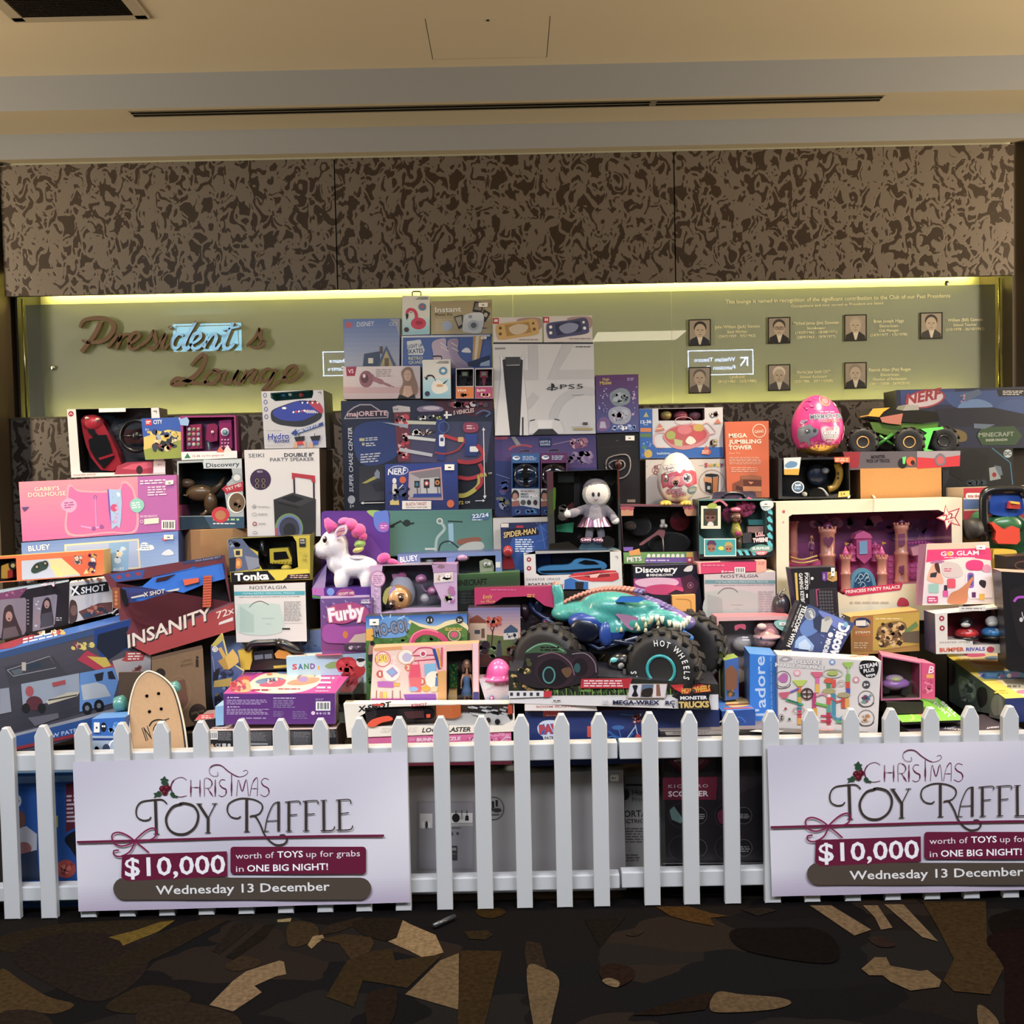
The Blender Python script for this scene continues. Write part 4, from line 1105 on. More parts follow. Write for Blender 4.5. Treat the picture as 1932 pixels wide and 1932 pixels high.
b=Box('toy_box','large tilted maroon box with blue toy blaster and orange darts',Q('G',F(850,190,1862,30,1945,650,1240,862)),3.80,.1,'6b2733',rz=20,lean=6,side='8a2c34',wcol='2c1c24',sup=False,
 win=Q('G',F(960,260,1200,230,1840,105,1905,420,1090,770,990,560)),wdepth=.085,film=False,
 art_=T('G',[('p',F(905,195,1200,150,1180,225,960,255),'2c4f96'),('e',985,215,20,16,'9a2c40'),('e',1060,200,20,16,'9a2c40'),('e',1145,188,22,16,'9a2c40'),('p',F(1510,85,1840,32,1842,60,1520,108),'2a3a66'),('t','MAX RANGE 90FT',(1620,88),(1830,52),14,'b8a4b0'),
 ('p',F(1070,775,1940,425,1945,650,1240,862),'a0373a'),('p',F(1075,760,1940,415,1940,428,1080,776),'6a4a58'),('p',F(930,300,990,300,1000,480,935,470),'8a4626')]+
  [('e',962,340+32*i,12,13,'c0793a')for i in range(4)])+T('G',[
 ('t','INSANITY',(1068,812),(1790,560),112,'3a2224',{'off':.05,'sh':.25}),('t','INSANITY',(1060,802),(1780,550),108,'d8cbbd',{'off':.04,'sh':.25}),('t','72x',(1800,560),(1950,508),58,'d8cbc4',{'off':.02,'sh':.2}),('p',F(1815,590,1930,545,1930,575,1812,612),'cfc9c6')]))
m=MB();bl='2f74d8'
X3(m,b,Q('G',F(1010,300,1180,290,1280,205,1580,140,1600,118,1630,135,1850,98,1872,150,1860,230,1700,270,1520,345,1450,330,1180,410,1050,430,1040,380)),.0,.05,bl,'2459b0')
b.build(m,'blaster_body')
m=MB();X3(m,b,Q('G',F(1300,225,1450,190,1380,240,1290,255)),-.004,.01,'3a1c24');X3(m,b,Q('G',F(1000,310,1040,320,1065,440,1040,460,1010,400)),-.004,.05,'14161c')
X3(m,b,Q('G',F(1100,440,1290,420,1230,510,1130,550)),.02,.03,'7a1c26');b.build(m,'grip')
m=MB()
X3(m,b,Q('G',F(1515,235,1645,220,1648,255,1530,285)),-.012,.02,'e0603a')
for i in range(12):
    y=205+i*22;X3(m,b,Q('G',[(1685-i*.6,y),(1755-i*.6,y-6),(1755-i*.6,y+12),(1685-i*.6,y+18)]),-.014,.02,'c8583a','a04028')
b.build(m,'dart_belt')
m=MB();rnd=random.Random(3)
for i in range(60):
    u,v=rnd.random(),rnd.random();q=Q('G',[(1330+270*u,600-90*v-60*u*(1-v))])[0];E3(m,b,*q,4,4,.05+.02*rnd.random(),.01,rnd.choice(['d23a22','b82818','e85a34']),nu=8,nv=6)
b.build(m,'dart_bag','plastic')['kind']='stuff'
art(b.root,b.pl.off(.0015),T('G',[('p',F(1085,380,1200,355,1190,372,1090,392),'cfc8be'),('t','X SHOT',(1190,378),(1370,345),36,'ddd6cc',{'off':.04,'sh':.15}),('p',F(1370,330,1485,305,1480,325,1400,335),'cfc8be')]),'brand_print')
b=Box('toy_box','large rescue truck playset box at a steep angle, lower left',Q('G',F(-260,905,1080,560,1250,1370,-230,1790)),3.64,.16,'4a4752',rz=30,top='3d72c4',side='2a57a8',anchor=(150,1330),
 art_=T('G',[('p',F(-250,905,1000,590,985,640,-250,960),'34507e'),('g',F(-250,950,790,700,830,1300,-230,1600),'4c4a55','30303a'),('p',F(780,650,1080,565,1085,800,960,850,850,900,780,760),'1d3f86'),
 ('p',F(810,690,1060,620,1062,790,900,900,800,800),'1a2236'),('p',F(35,960,440,870,560,1020,80,1120),'3d3d45'),('l',F(60,985,410,870,465,965,110,1035,60,985),5,'9a9aa4'),('r',180,920,215,990,'b0a8a0'),('p',F(90,990,170,970,190,1010,120,1025),'566068'),('p',F(225,940,330,915,350,960,240,985),'2c3a4a'),
 ('s',560,740,790,830,['7a3a44','b09080','5a5a70','d0c060'],18,22,3),('p',F(640,900,720,820,940,940,960,1010,820,1000),'a83048'),('p',F(720,870,880,880,920,950,860,965),'c0a840'),
 ('p',F(175,1100,655,1010,660,1170,380,1260,190,1290),'8e98a8'),('p',F(660,1010,940,960,985,1060,930,1260,660,1330),'5a86c0'),('p',F(670,1110,800,1085,870,1110,920,1200,690,1235),'a9b0b8'),('p',F(780,1020,860,1000,850,1070,800,1080),'24242e'),('p',F(890,1000,930,990,960,1060,900,1060),'24242e'),
 ('e',722,1300,42,52,'15161a'),('e',722,1300,18,22,'6a7078'),('e',820,1280,42,52,'15161a'),('e',820,1280,18,22,'6a7078'),('p',F(380,1240,560,1170,660,1165,640,1200,400,1270),'b8b09a'),('l',F(400,1235,640,1190),10,'2a2a2c'),
 ('e',245,1160,34,44,'a04a50'),('e',285,1260,70,60,'5a2a34'),('e',215,1300,34,40,'1a1a1e'),('e',345,1300,34,40,'1a1a1e'),('p',F(430,1090,540,1065,545,1100,440,1125),'a04448'),
 ('p',F(230,1380,480,1340,490,1380,290,1450),'5e5c66'),('p',F(0,1140,75,1130,95,1330,0,1350),'8a8e9c'),
 ('p',F(930,910,1250,815,1250,1130,980,1070),'a8a0a0'),('p',F(1005,905,1040,870,1040,835,1215,830,1185,905,1050,915),'a83a3c'),('m',1060,840,1180,905,3,'ecd8d0',-.02),('s',1080,940,1190,1060,['a8584a','c8a080','7a4a50'],10,22,4),
 ('p',F(-230,1600,1000,1290,1010,1340,-230,1670),'8f9199'),('p',F(-230,1620,1100,1295,1110,1420,-230,1730),'234a86'),('t','PAW PATROL',(368,1562),(720,1478),34,'b8c8e0',{'off':.01,'sh':.1}),
 ('p',F(-230,1700,1150,1395,1155,1420,-230,1730),'8a2430')]),
 topart=T('G',[('p',F(0,770,260,690,330,700,100,800,0,815),'a02a3c'),('s',290,640,560,700,['d0b060','b84a50','e0d8d0'],14,22,3),('m',190,720,520,770,2,'dfe8f4',-.22)]))
b=Box('skateboard_carton','brown kraft carton with printed round emblem behind the standing skateboard',Q('G',F(1255,905,1680,805,1715,1420,1270,1520)),3.66,.08,'7e6142',rz=20,mat='kraft',side='3f3022',cat='cardboard box',
 art_=T('G',[('r',1622,895,1645,960,'30261c'),('e',1634,880,11,12,'30261c'),('t','LONG',(1510,925),(1590,905),20,'5f4a34'),('t','BOARD',(1500,960),(1600,940),22,'5f4a34'),('o',1480,1180,100,150,5,'9a7a58'),('o',1640,1345,75,82,70,'2a201a'),('t','EXPLORE',(1590,1355),(1692,1330),20,'8a7256'),
 ('e',1330,1010,40,40,'2c2420'),('p',F(1450,1080,1530,1060,1560,1250,1500,1300),'6f4a3a')]))
b=Box('toy_box','small blue box with white sticker and penguin face, left of the skateboard',Q('G',F(760,1390,1035,1375,1035,1720,768,1730)),3.45,.09,'2d68b8',top='5f92cf',side='2458a0',
 art_=T('G',[('r',765,1530,1035,1725,'9fb4c8'),('r',765,1548,1030,1568,'1c3a80'),('e',858,1458,24,40,'16181c'),('e',850,1450,8,8,'f4f4f2'),('e',866,1450,8,8,'f4f4f2'),('s',880,1400,1010,1520,['4a88d0','2a5aa8','7fb0e0'],16,22,3),
 ('o',950,1620,52,60,14,'e9ecf0'),('e',880,1640,32,44,'283a5c'),('s',770,1600,830,1700,['4a90d8','8fb8e0'],5,22,3)]))
sticker(b,177,1363,188,1382,0)
b=Box('toy_box','blue train-themed ride-on box standing on the floor behind the left pickets',Q('P',F(78,480,560,470,590,1500,100,1520)),3.46,.2,'1f5fb4',top='5a8cc8',side='14427e',sup=False,
 art_=T('P',[('r',90,600,600,1480,'1a4c94'),('e',120,690,42,52,'c9ccd4'),('m',90,660,150,720,3,'7a3a54'),('p',F(118,900,200,880,280,940,280,1060,150,1110,125,1040),'a7a9b4'),('e',150,830,46,66,'6f4a44'),('e',180,1050,60,50,'8a5a58'),('p',F(130,1100,280,1060,300,1290,140,1300),'24324c'),
 ('p',F(500,560,590,540,590,880,500,930),'5a1c2c'),('m',505,640,585,860,7,'b8a8b4',-.05),('sp',F(490,980,560,920,600,940,600,1130,540,1060),'14161a'),('e',500,1205,76,70,'a4423c'),('s',440,1150,560,1260,['c86a5a','7a2c2c'],14,18,4),
 ('t','MY FIRST THOMAS',(255,1465),(600,1455),26,'3f8f8a',.03),('rr',405,800,440,890,8,'b8a83c')]))
b.build(MB().add([tuple(b.pl.hit(*q,.001))for q in Q('P',F(80,505,560,495,562,540,82,560))],[[0,1,2,3]],'6fa0d8'),'shiny_lid_edge','plastic')
# skateboard standing on its tail
ol=smooth(Q('G',F(1215,997,1135,1070,1088,1200,1066,1350,1078,1500,1105,1720,1130,1800,1540,1800,1556,1700,1532,1480,1490,1280,1440,1140,1370,1060,1290,1010)),4,True)
pl_=Pl(at(305,1380,3.50),(0.1,-1,.12))
sk=thing('skateboard','short wooden cruiser skateboard standing upright, showing its bare plywood underside','skateboard',pl_.hit(300,1440))
dk_=MB();P0=[pl_.hit(*p)for p in ol];dk_.ext(P0,-pl_.n *.012,'c79c6c','2a241f');dk_.build('deck','kraft',sk)
ed=MB();ed.tube(P0+[P0[0]],.0035,'e9dcc0',n=6,cap=False);ed.build('plywood_edge','kraft',sk)
cxs=sum(p[0]for p in ol)/len(ol);cys=sum(p[1]for p in ol)/len(ol)
inn =[(cxs+(x-cxs)*.90,cys+(y-cys)*.965)for x,y in ol]
gm_=MB();gm_.ring([pl_.hit(x,y,.0006)for x,y in ol],[pl_.hit(x,y,.0006)for x,y in [(cxs+(x-cxs)*.93-1.2,cys+(y-cys)*.975)for x,y in ol]],'26211d');gm_.build('dark_rim','matte',sk)
for q in Q('G',F(1216,1198,1313,1178,1238,1328,1335,1305)):
    p=pl_.hit(*q,.002);MB().lathe(p,F(.0055,-.002,.0055,.001,.002,.0012),'1b1714',M=pl_.n.to_track_quat('Z','Y').to_matrix(),n=10).build('bolt','metal',sk)
art(sk,pl_,T('G',[('t','IN',(1208,1572),(1262,1552),120,'2a241f',{'sh':.1,'off':.02}),('sl',F(1236,1450,1262,1412,1310,1396,1360,1404),12,'2a241f'),('sl',F(1280,1540,1272,1470,1300,1430,1335,1450,1330,1520,1295,1545),7,'2a241f'),('l',F(1325,1412,1402,1386),8,'2a241f'),('l',F(1372,1398,1352,1525),9,'2a241f')]),'brand_scrawl')
m=MB();a_=pl_.hit(*Q('G',[(1400,1640)])[0]);m.tube([a_+pl_.n *.02+Vector((-.03,0,-.01)),a_+pl_.n *.02+Vector((.05,0,-.01))],.012,'2a2a2c');m.build('truck_axle','metal',sk)
for s_ in (-1,1):
    MB().lathe(a_+pl_.n *.025+Vector((.045*s_-.0,0,-.015)),F(.018,-.014,.021,-.008,.021,.008,.018,.014),'4a4a50',M=Matrix.Rotation(pi/2,3,'Y'),n=16).build('wheel','rubber',sk)
# teal wheels of a second board behind
tw=thing('skateboard','second skateboard mostly hidden, only its teal wheels showing beside the wooden one','skateboard',at(240,1400,3.6))
for q,r in (((1000,1265),.03),((1440,1130),.022)):
    p=at(*Q('G',[q])[0],3.56 if q[0]<1100 else 3.55);MB().lathe(p,[(r *.6,-.022),(r,-.014),(r,.014),(r *.6,.022),(r *.3,.023)],'4f8f86',M=Matrix.Rotation(radians(75),3,'Y'),n=20).build('wheel','plastic',tw)
MB().box(at(262,1370,3.585),(.13,.012,.4),'4a3626').build('deck','kraft',tw)
# ================================================================== toys, middle of the stack
# --- upper shelves
b=Box('toy_box','blue-grey brick-set box with cottage picture, upper left of the tall stack',F(647,602,755,600,754,692,650,693),4.2,.12,'6f83b0',side='4a5570',sup=False,
 art_=T('C',[('g',F(78,312,533,308,528,688,86,690),'5d7aba','a3a9bd'),('p',F(450,310,533,308,530,450,500,350),'9aa0b4'),('r',95,335,148,378,'b8566a'),('t','DISNEY',(185,372),(330,362),40,'dfe4ee',{'sh':.2}),('o',465,350,16,14,4,'c4c8d4'),('o',495,348,16,14,4,'c4c8d4'),('m',375,505,378,520,1,'c4c8d4'),
 ('p',F(245,590,370,570,378,690,235,690),'3c4a62'),('p',F(425,525,350,690,505,690),'4a5c80'),('p',F(425,560,375,690,480,690),'b0a070'),('r',278,625,318,668,'d8d8c8'),('r',410,625,445,690,'6a5c3c'),('r',372,530,395,590,'5a4a48')]))
b=Box('toy_box','roller-skate box in blue and white behind the small gull float box',F(757,633,927,630,929,752,757,753),4.2,.14,'4a66ad',side='34466f',sup=False,
 art_=T('C',[('p',F(548,445,1265,435,1265,450,560,460,556,690,548,690),'c6ccd8'),('p',F(590,490,700,475,735,560,720,600,600,600),'cdd3de'),('t','LIGHT UP',(600,545),(720,535),30,'3a4a78',.04),('t','SKATES',(595,590),(725,580),36,'3a4a78',.05),('t','RETRO',(605,640),(720,636),26,'c9d0b0',.05),('t','QUAD',(605,672),(720,668),24,'c9d0b0',.05),
 ('sp',F(795,500,880,465,910,480,925,560,1100,680,1090,700,800,700,805,600),'b6a6c0'),('sp',F(920,490,985,465,1010,490,1010,600,1110,690,1080,700,1000,680,940,600),'a595b4'),
 ('l',F(860,500,920,540),8,'d9cfe0'),('l',F(865,530,930,570),8,'d9cfe0'),('l',F(950,500,1000,530),8,'d9cfe0'),('l',F(955,540,1010,570),8,'d9cfe0'),('p',F(1130,445,1210,445,1170,680,1120,670),'c9a26a'),('p',F(1150,445,1180,445,1150,670,1135,670),'e6d8b8'),
 ('sp',F(1035,575,1060,545,1090,545,1110,580),'e9edf2'),('p',F(1080,660,1260,600,1262,690,1090,695),'24365e'),('p',F(1190,665,1262,640,1262,690,1180,690),'a9bfe0')]))
sticker(b,907,635,918,640)
b=Box('toy_box','white box with pink flamingo float picture, topmost of the tall stack',F(759,558,811,558,811,631,759,632),4.2,.06,'dcdcd8',side='6f6a60',sup=False,
 art_=T('C',[('g',F(556,300,775,300,775,432,556,432),'c3dfe4','8fc4d8'),('sl',F(660,330,668,280,650,240,610,232,590,262),24,'d2365a'),('e',685,345,62,48,'d03a5c'),('e',690,340,30,18,'a8283f'),('p',F(580,262,605,270,600,300,588,318),'26242a'),('e',625,255,5,5,'26242a'),
 ('e',716,210,30,30,'5f7fa8'),('e',716,208,14,14,'c0566a'),('e',588,395,20,20,'4a3040'),('t','INFLATABLE',(680,140),(762,138),8,'2a2a2c',.06),('t','POOL SPEAKER',(664,151),(762,149),8,'2a2a2c',.06)]))
hanger(b,786,558,8,8)
b=Box('toy_box','beige instant photo kit box with white camera, beside the flamingo box',F(814,569,928,565,928,630,815,631),4.2,.1,'a8997a',side='6a5f48',top='8a7c60',sup=False,
 art_=T('C',[('g',F(792,168,1278,155,1278,428,796,432),'a3956f','b3a686'),('t','Instant',(820,255),(1032,247),44,'e2e2da',{'off':.05,'ol':('7a6f54',.03)}),('t','Photo Kit',(820,285),(962,281),24,'4a4638',.03),('m',822,310,960,410,8,'c4baa0'),('sp',F(880,340,940,330,960,380,900,400),'9fb0d0'),
 ('p',F(1140,165,1218,175,1195,265,1122,248),'33312f'),('p',F(1150,178,1208,186,1190,240,1136,230),'8a8478'),('p',F(1215,228,1270,262,1225,335,1190,300),'33312f'),('e',1230,275,16,18,'b4aea0'),('p',F(972,290,1040,272,1052,370,1010,392),'33312f'),('p',F(982,298,1032,284,1040,350,1008,368),'a8a294'),
 ('sp',F(1050,300,1075,270,1180,255,1215,290,1200,400,1160,425,1070,415,1042,400),'ccd4e0'),('e',1130,360,46,44,'b0bccc'),('e',1132,360,24,23,'5a6678'),('e',1105,290,16,14,'8f9aae'),('m',1200,375,1255,390,1,'4a4638')]))
sticker(b,903,571,920,579,0)
b=Box('toy_box','pale pink hair curler box with a long-haired woman, left under the brick-set box',F(647,692,792,690,792,752,648,753),4.15,.15,'c9bcc0',side='57403f',sup=False,
 art_=T('C',[('g',F(76,695,700,690,700,952,78,958),'d2c8cb','c6b2b6'),('r',76,860,700,910,'c4a2a6'),('p',F(97,697,184,695,170,770,104,772),'9a1f42'),('t','VS',(115,748),(160,746),34,'f0d8dc',.02),('m',340,712,480,780,4,'9a8a8e'),
 ('sl',F(260,780,340,800,430,840,490,860),[70,40,20,8],'9a6a74'),('e',262,795,56,68,'8a5a66'),('e',250,790,30,38,'5f3640'),('e',245,770,12,16,'e6c8cc'),
 ('sp',F(545,740,585,700,630,710,655,780,680,860,660,930,560,950,530,900,560,820),'8f7460'),('e',597,765,30,46,'d0aa94'),('p',F(515,955,530,920,600,940,650,915,662,950),'2f2a2e'),('p',F(570,850,625,850,640,920,600,945,555,925),'d0aa94'),('e',585,758,4,3,'4a3430'),('e',608,758,4,3,'4a3430'),('l',F(586,786,606,786),4,'b0605a')]))
b=Box('toy_box','white box with white gull float picture, in front of the skate box',F(797,679,850,678,851,752,798,752),4.13,.05,'dad9d4',side='5a5a58',sup=False,
 art_=T('C',[('g',F(722,790,942,790,944,948,722,950),'b9dce6','86bdd4'),('sp',F(790,850,830,800,900,830,925,880,870,912,810,905),'e6e4dc'),('e',858,848,30,11,'d8a06a'),('sl',F(745,800,760,770,800,770,825,810),[10,14,12,6],'2c2c30'),('p',F(880,830,930,795,905,825,892,836),'2c2c30'),('p',F(730,775,765,790,750,805),'2c2c30'),
 ('e',885,728,33,32,'5a8fb0'),('e',885,728,16,14,'dfe6e8'),('e',757,914,21,21,'3a3450'),('t','INFLATABLE',(850,656),(930,655),8,'2a2a2c',.06),('t','POOL SPEAKER',(832,668),(932,667),8,'2a2a2c',.06)]))
hanger(b,825,679,8,7)
for (x0,x1,lb,c1,cc,nm)in ((860,894,'clear-topped box of a dark kids watch with orange base, beside the gull float box','d87a3c','2c3034','Hot'),(896,930,'clear-topped box of a pink kids watch with pink base, next to the dark watch box','b04878','b8486a','Barbie')):
    b=Box('watch_box',lb,[(x0,695),(x1,694),(x1,752),(x0,752)],4.13,.05,'b9b4bc',side='3a3440',wcol='35323a',sup=False,win=[(x0+1.5,697),(x1-1.5,696.5),(x1-1.5,728),(x0+1.5,728.5)],wdepth=.04,
     art_=[('r',x0+.5,730,x1-.5,751,c1),('t',nm,(x0+4,739),(x0+20,738),5,'f4ece0',.04),('s',x0+4,740,x1-2,750,['e8d8a0','3a2a30',c1],8,4,x0)],cat='toy box')
    m=MB();xc=(x0+x1)/2;X3(m,b,[(xc-7.5,700),(xc+7.5,700),(xc+7.5,712),(xc-7.5,712)],.01,.012,cc);X3(m,b,[(xc-5,702),(xc+5,702),(xc+5,709),(xc-5,709)],.008,.003,'8a9a8a');X3(m,b,[(xc-4,712),(xc+4,712),(xc+2,727),(xc-2,727)],.014,.006,cc);b.build(m,'toy_watch')
    b.inner([('s',x0+2,700,x1-2,728,['55525c','6a6670'],12,3,x1)])
b=Box('toy_box','huge dark navy garage playset box with white sideways lettering, middle of the stack',F(643,757,931,752,933,961,650,965),4.15,.16,'20273c',side='11141f',sup=False,mat='card',
 art_=T('C',[('g',F(60,972,1290,960,1298,1838,85,1858),'232a42','1b1e2b'),('p',F(800,965,1290,960,1292,1030,1150,1100,900,1060),'4a2434'),('sp',F(180,1180,480,1150,520,1400,300,1500,180,1420),'2d3f78'),
 ('g',F(500,1140,1280,1140,1240,1470,520,1470),'38405e','4a4468'),('p',F(80,1120,110,1060,160,1020,210,998,300,998,380,1050,445,1060,440,1110),'a8a2b0'),('p',F(92,1112,118,1064,165,1030,212,1008,298,1008,376,1060,436,1068,430,1104),'2a2438'),('t','majORETTE',(108,1098),(434,1088),40,'d8b8c0',{'off':.06,'ol':('6a2440',.03)}),
 ('t','SUPER CHASE CENTER',(158,1710),(146,1186),34,'dfe2ea',{'sh':.15,'off':.02}),('e',142,1772,30,34,'b0b2b8'),('t','5+',(128,1838),(164,1836),26,'d8dade',{'sh':.1}),
 ('r',206,1274,248,1298,'b8b490'),('m',256,1268,382,1300,2,'c4c8d4',-.06),('r',228,1312,248,1334,'b8b490'),('m',258,1310,348,1345,2,'c4c8d4',-.06),('m',215,1400,390,1480,4,'b9c0cc',-.08),
 ('p',F(475,1020,520,1008,615,1020,620,1060,480,1065),'b9b4b8'),('t','V.A.',(485,1048),(525,1046),14,'2a2a30',.05),('p',F(485,1066,616,1062,620,1460,520,1465),'6a3040'),('s',490,1070,615,1200,['c0404c','e0a0a0','3a2a38'],26,18,2),('s',500,1220,615,1450,['b03a48','d8a8b0','4a2a3c'],30,18,3),
 ('p',F(590,1130,830,1140,825,1165,600,1160),'b8bcae'),('p',F(590,1250,825,1280,820,1302,600,1280),'c4c8cc'),('p',F(530,1350,800,1400,795,1425,530,1380),'b0b4c0'),('p',F(390,1145,600,1160,600,1195,560,1185),'98a4b8'),('e',780,1040,110,32,'7d7094'),('e',790,1030,70,16,'b8b0c0'),('p',F(680,1060,880,1055,860,1085,700,1090),'2a2440'),
 ('s',640,1080,820,1135,['2a2c34','e0e0d8','4a5068'],14,16,4),('s',630,1190,830,1260,['d8dce0','3a3440','7a5a50'],18,18,5),('p',F(830,1120,900,1120,900,1460,835,1450),'2a3a7a'),('s',820,1090,880,1130,['b8c070'],3,16,1),('o',890,1185,45,50,8,'4a6090'),('rr',852,1245,898,1340,12,'e0e2e8'),('rr',862,1270,888,1300,4,'2a3a7a'),
 ('sl',F(890,1250,960,1275,1030,1290,1060,1285),26,'b03440'),('rr',1005,1265,1050,1305,6,'c9a878'),('g',F(1060,1240,1160,1240,1160,1420,1060,1420),'2c4494','28366e'),('sp',F(1050,1160,1100,1145,1165,1160,1160,1220,1060,1225),'8a3a58'),('m',1075,1165,1145,1205,2,'d8b8c8'),
 ('rr',1100,1340,1170,1385,10,'d8dce0'),('sl',F(820,1390,900,1400,1000,1370,1060,1300),14,'9a3440'),('sl',F(1160,1330,1210,1400,1180,1450,1090,1470,1000,1460),34,'a02c3c'),('sl',F(1180,1480,1200,1560,1100,1600,1010,1590),30,'b83440'),('sl',F(1180,1570,1170,1660,1080,1730,1010,1740),36,'b8b04c'),('sl',F(1190,1560,1195,1640,1150,1690),26,'b03040'),
 ('p',F(890,1080,905,1080,905,1056,922,1056,922,1080,955,1078,955,1092,922,1094,922,1115,905,1115,905,1095,890,1096),'dcdce2'),('t','5 VEHICLES',(968,1086),(1138,1062),34,'d8c8d0',{'off':.03,'sh':.2,'ol':('7a2034',.03)}),('s',910,970,1270,1035,['4a4458','8a3444','c0b8c0','2a2634'],30,24,7),('sl',F(1150,1080,1210,1050,1265,1070,1230,1100),14,'50608c'),
 ('l',F(1212,1205,1222,1745),7,'dfe0e4'),('p',F(1200,1210,1212,1186,1226,1210),'dfe0e4'),('p',F(1208,1740,1222,1768,1238,1738),'dfe0e4'),('t','84',(1186,1592),(1240,1584),32,'d6c04c',.04),('t','CM',(1252,1566),(1280,1562),14,'e0e0e0',.04),('l',F(225,1800,410,1796),7,'dfe0e4'),('p',F(216,1800,240,1786,240,1812),'dfe0e4'),('t','72',(1010,1812),(1050,1808),28,'d6c04c',.04),('t','CM',(1064,1804),(1102,1800),18,'e0e0e0',.04),('l',F(1145,1782,1210,1780),6,'dfe0e4'),('p',F(1225,1780,1205,1768,1205,1792),'dfe0e4'),
 ('g',F(205,1500,410,1490,410,1780,205,1790),'2f3038','3f404a'),('p',F(225,1640,330,1580,350,1600,260,1640),'a8a44a'),('p',F(300,1640,390,1620,405,1700,340,1710),'2a2c38'),('p',F(328,1560,350,1525,372,1550,370,1600,335,1600),'8a90a8')]))
b=Box('toy_box','blue foam-blaster target box with three bullseyes, leaning on the dark navy box',F(726,876,863,872,865,962,727,964),4.09,.05,'2c3f86',side='1d2850',sup=False,
 art_=T('C',[('g',F(415,1488,998,1474,1003,1850,418,1858),'2a3f8c','242e62'),('t','NERF',(436,1572),(590,1556),48,'dfe4ee',{'off':.05,'sh':.2}),('o',525,1535,78,38,5,'c8d0e4'),('p',F(608,1545,870,1505,885,1775,600,1772),'b88a90'),('p',F(618,1556,860,1518,875,1765,610,1765),'77737c'),('p',F(700,1600,850,1590,860,1720,705,1722),'aeb0b6'),('p',F(618,1560,695,1598,700,1725,612,1760),'9c9aa2'),('p',F(645,1725,870,1722,872,1750,640,1755),'2b4290'),
 ('r',652,1620,694,1675,'1e2024'),('e',673,1648,14,17,'3a6a8a'),('r',728,1608,774,1678,'1e2024'),('e',751,1640,17,20,'c25860'),('e',751,1640,8,9,'e6e2dc'),('r',814,1600,862,1668,'1e2024'),('e',838,1634,18,20,'c07a3c'),('e',838,1634,8,9,'2a2420'),('l',F(674,1675,678,1725),6,'24262c'),('l',F(752,1678,756,1722),6,'24262c'),('l',F(840,1668,844,1722),6,'24262c'),
 ('e',490,1620,17,24,'d0cfd2'),('p',F(475,1645,508,1645,515,1780,470,1780),'c2c0b8'),('p',F(455,1780,525,1775,530,1815,455,1815),'bfae68'),('l',F(500,1710,560,1650),8,'c8c8d0'),('s',430,1660,620,1790,['1f2740','182038','3a4670'],14,24,4),('e',558,1612,28,28,'b8583c'),('r',553,1782,788,1850,'d8d4d2'),('t','BLASTA TARGET',(585,1822),(752,1816),26,'8f3436',.03),('t','ELECTRONIC TARGET GAME',(585,1840),(755,1836),9,'3a3436',.04),('e',945,1805,30,32,'c0603c')]))
sticker(b,839,876,857,887,0)
b=Box('game_console_box','large white game console box with black console picture and PS5 print',F(930,649,1120,644,1124,818,934,822),4.15,.15,'c9c9cd',top='1a1c22',side='b4b4ba',sup=False,cat='console box',
 art_=T('D',[('p',F(148,580,470,570,470,340,550,340,555,570,555,660,150,665),'b9b9be'),('p',F(790,320,890,318,740,570,1068,565,1070,650,640,655),'bbbbc0'),('p',F(440,850,510,770,565,820,470,930),'bababf'),('sl',F(720,1150,700,980,790,830,940,760,1070,770),74,'bcbcc1'),
 ('r',148,318,1058,332,'16181e'),('t','SONY',(164,383),(262,381),16,'2c2c30',.04),('p',F(214,425,250,490,320,1165,165,1165,220,600),'d9d9dd'),('p',F(430,415,392,490,390,1165,470,1165,455,900,420,600),'d3d3d8'),('p',F(258,452,392,450,390,520,265,525),'3b3b40'),('p',F(232,478,258,470,265,530,390,528,395,470,418,480,412,640,388,1165,302,1165,252,700),'26262b'),('r',410,1000,424,1165,'2c2c32'),
 ('p',F(470,1150,480,1040,550,1020,690,1020,760,1035,800,1150),'cfcfd4'),('p',F(545,1030,690,1028,680,1098,560,1100),'dfdfe3'),('p',F(505,1160,560,1108,690,1106,740,1155),'303036'),('l',F(482,1034,528,1022),9,'26262b'),('l',F(706,1018,752,1028),9,'26262b'),
 ('p',F(676,690,700,697,708,715,706,730,692,728,692,756,676,762),'1f1f23'),('sl',F(670,726,642,738,648,748,672,744),7,'1f1f23'),('sl',F(700,732,728,730,730,740,698,752),7,'1f1f23'),('t','PS5',(758,744),(966,738),44,'1f1f23',{'sp':1.1}),('l',F(862,800,970,797),3,'6a6a70'),('r',965,1046,1008,1072,'4a4c4e'),('r',878,1098,1052,1120,'a8986a'),('m',900,350,1045,366,1,'4a4a4e'),('m',860,1084,1050,1092,1,'a0a0a4')]))
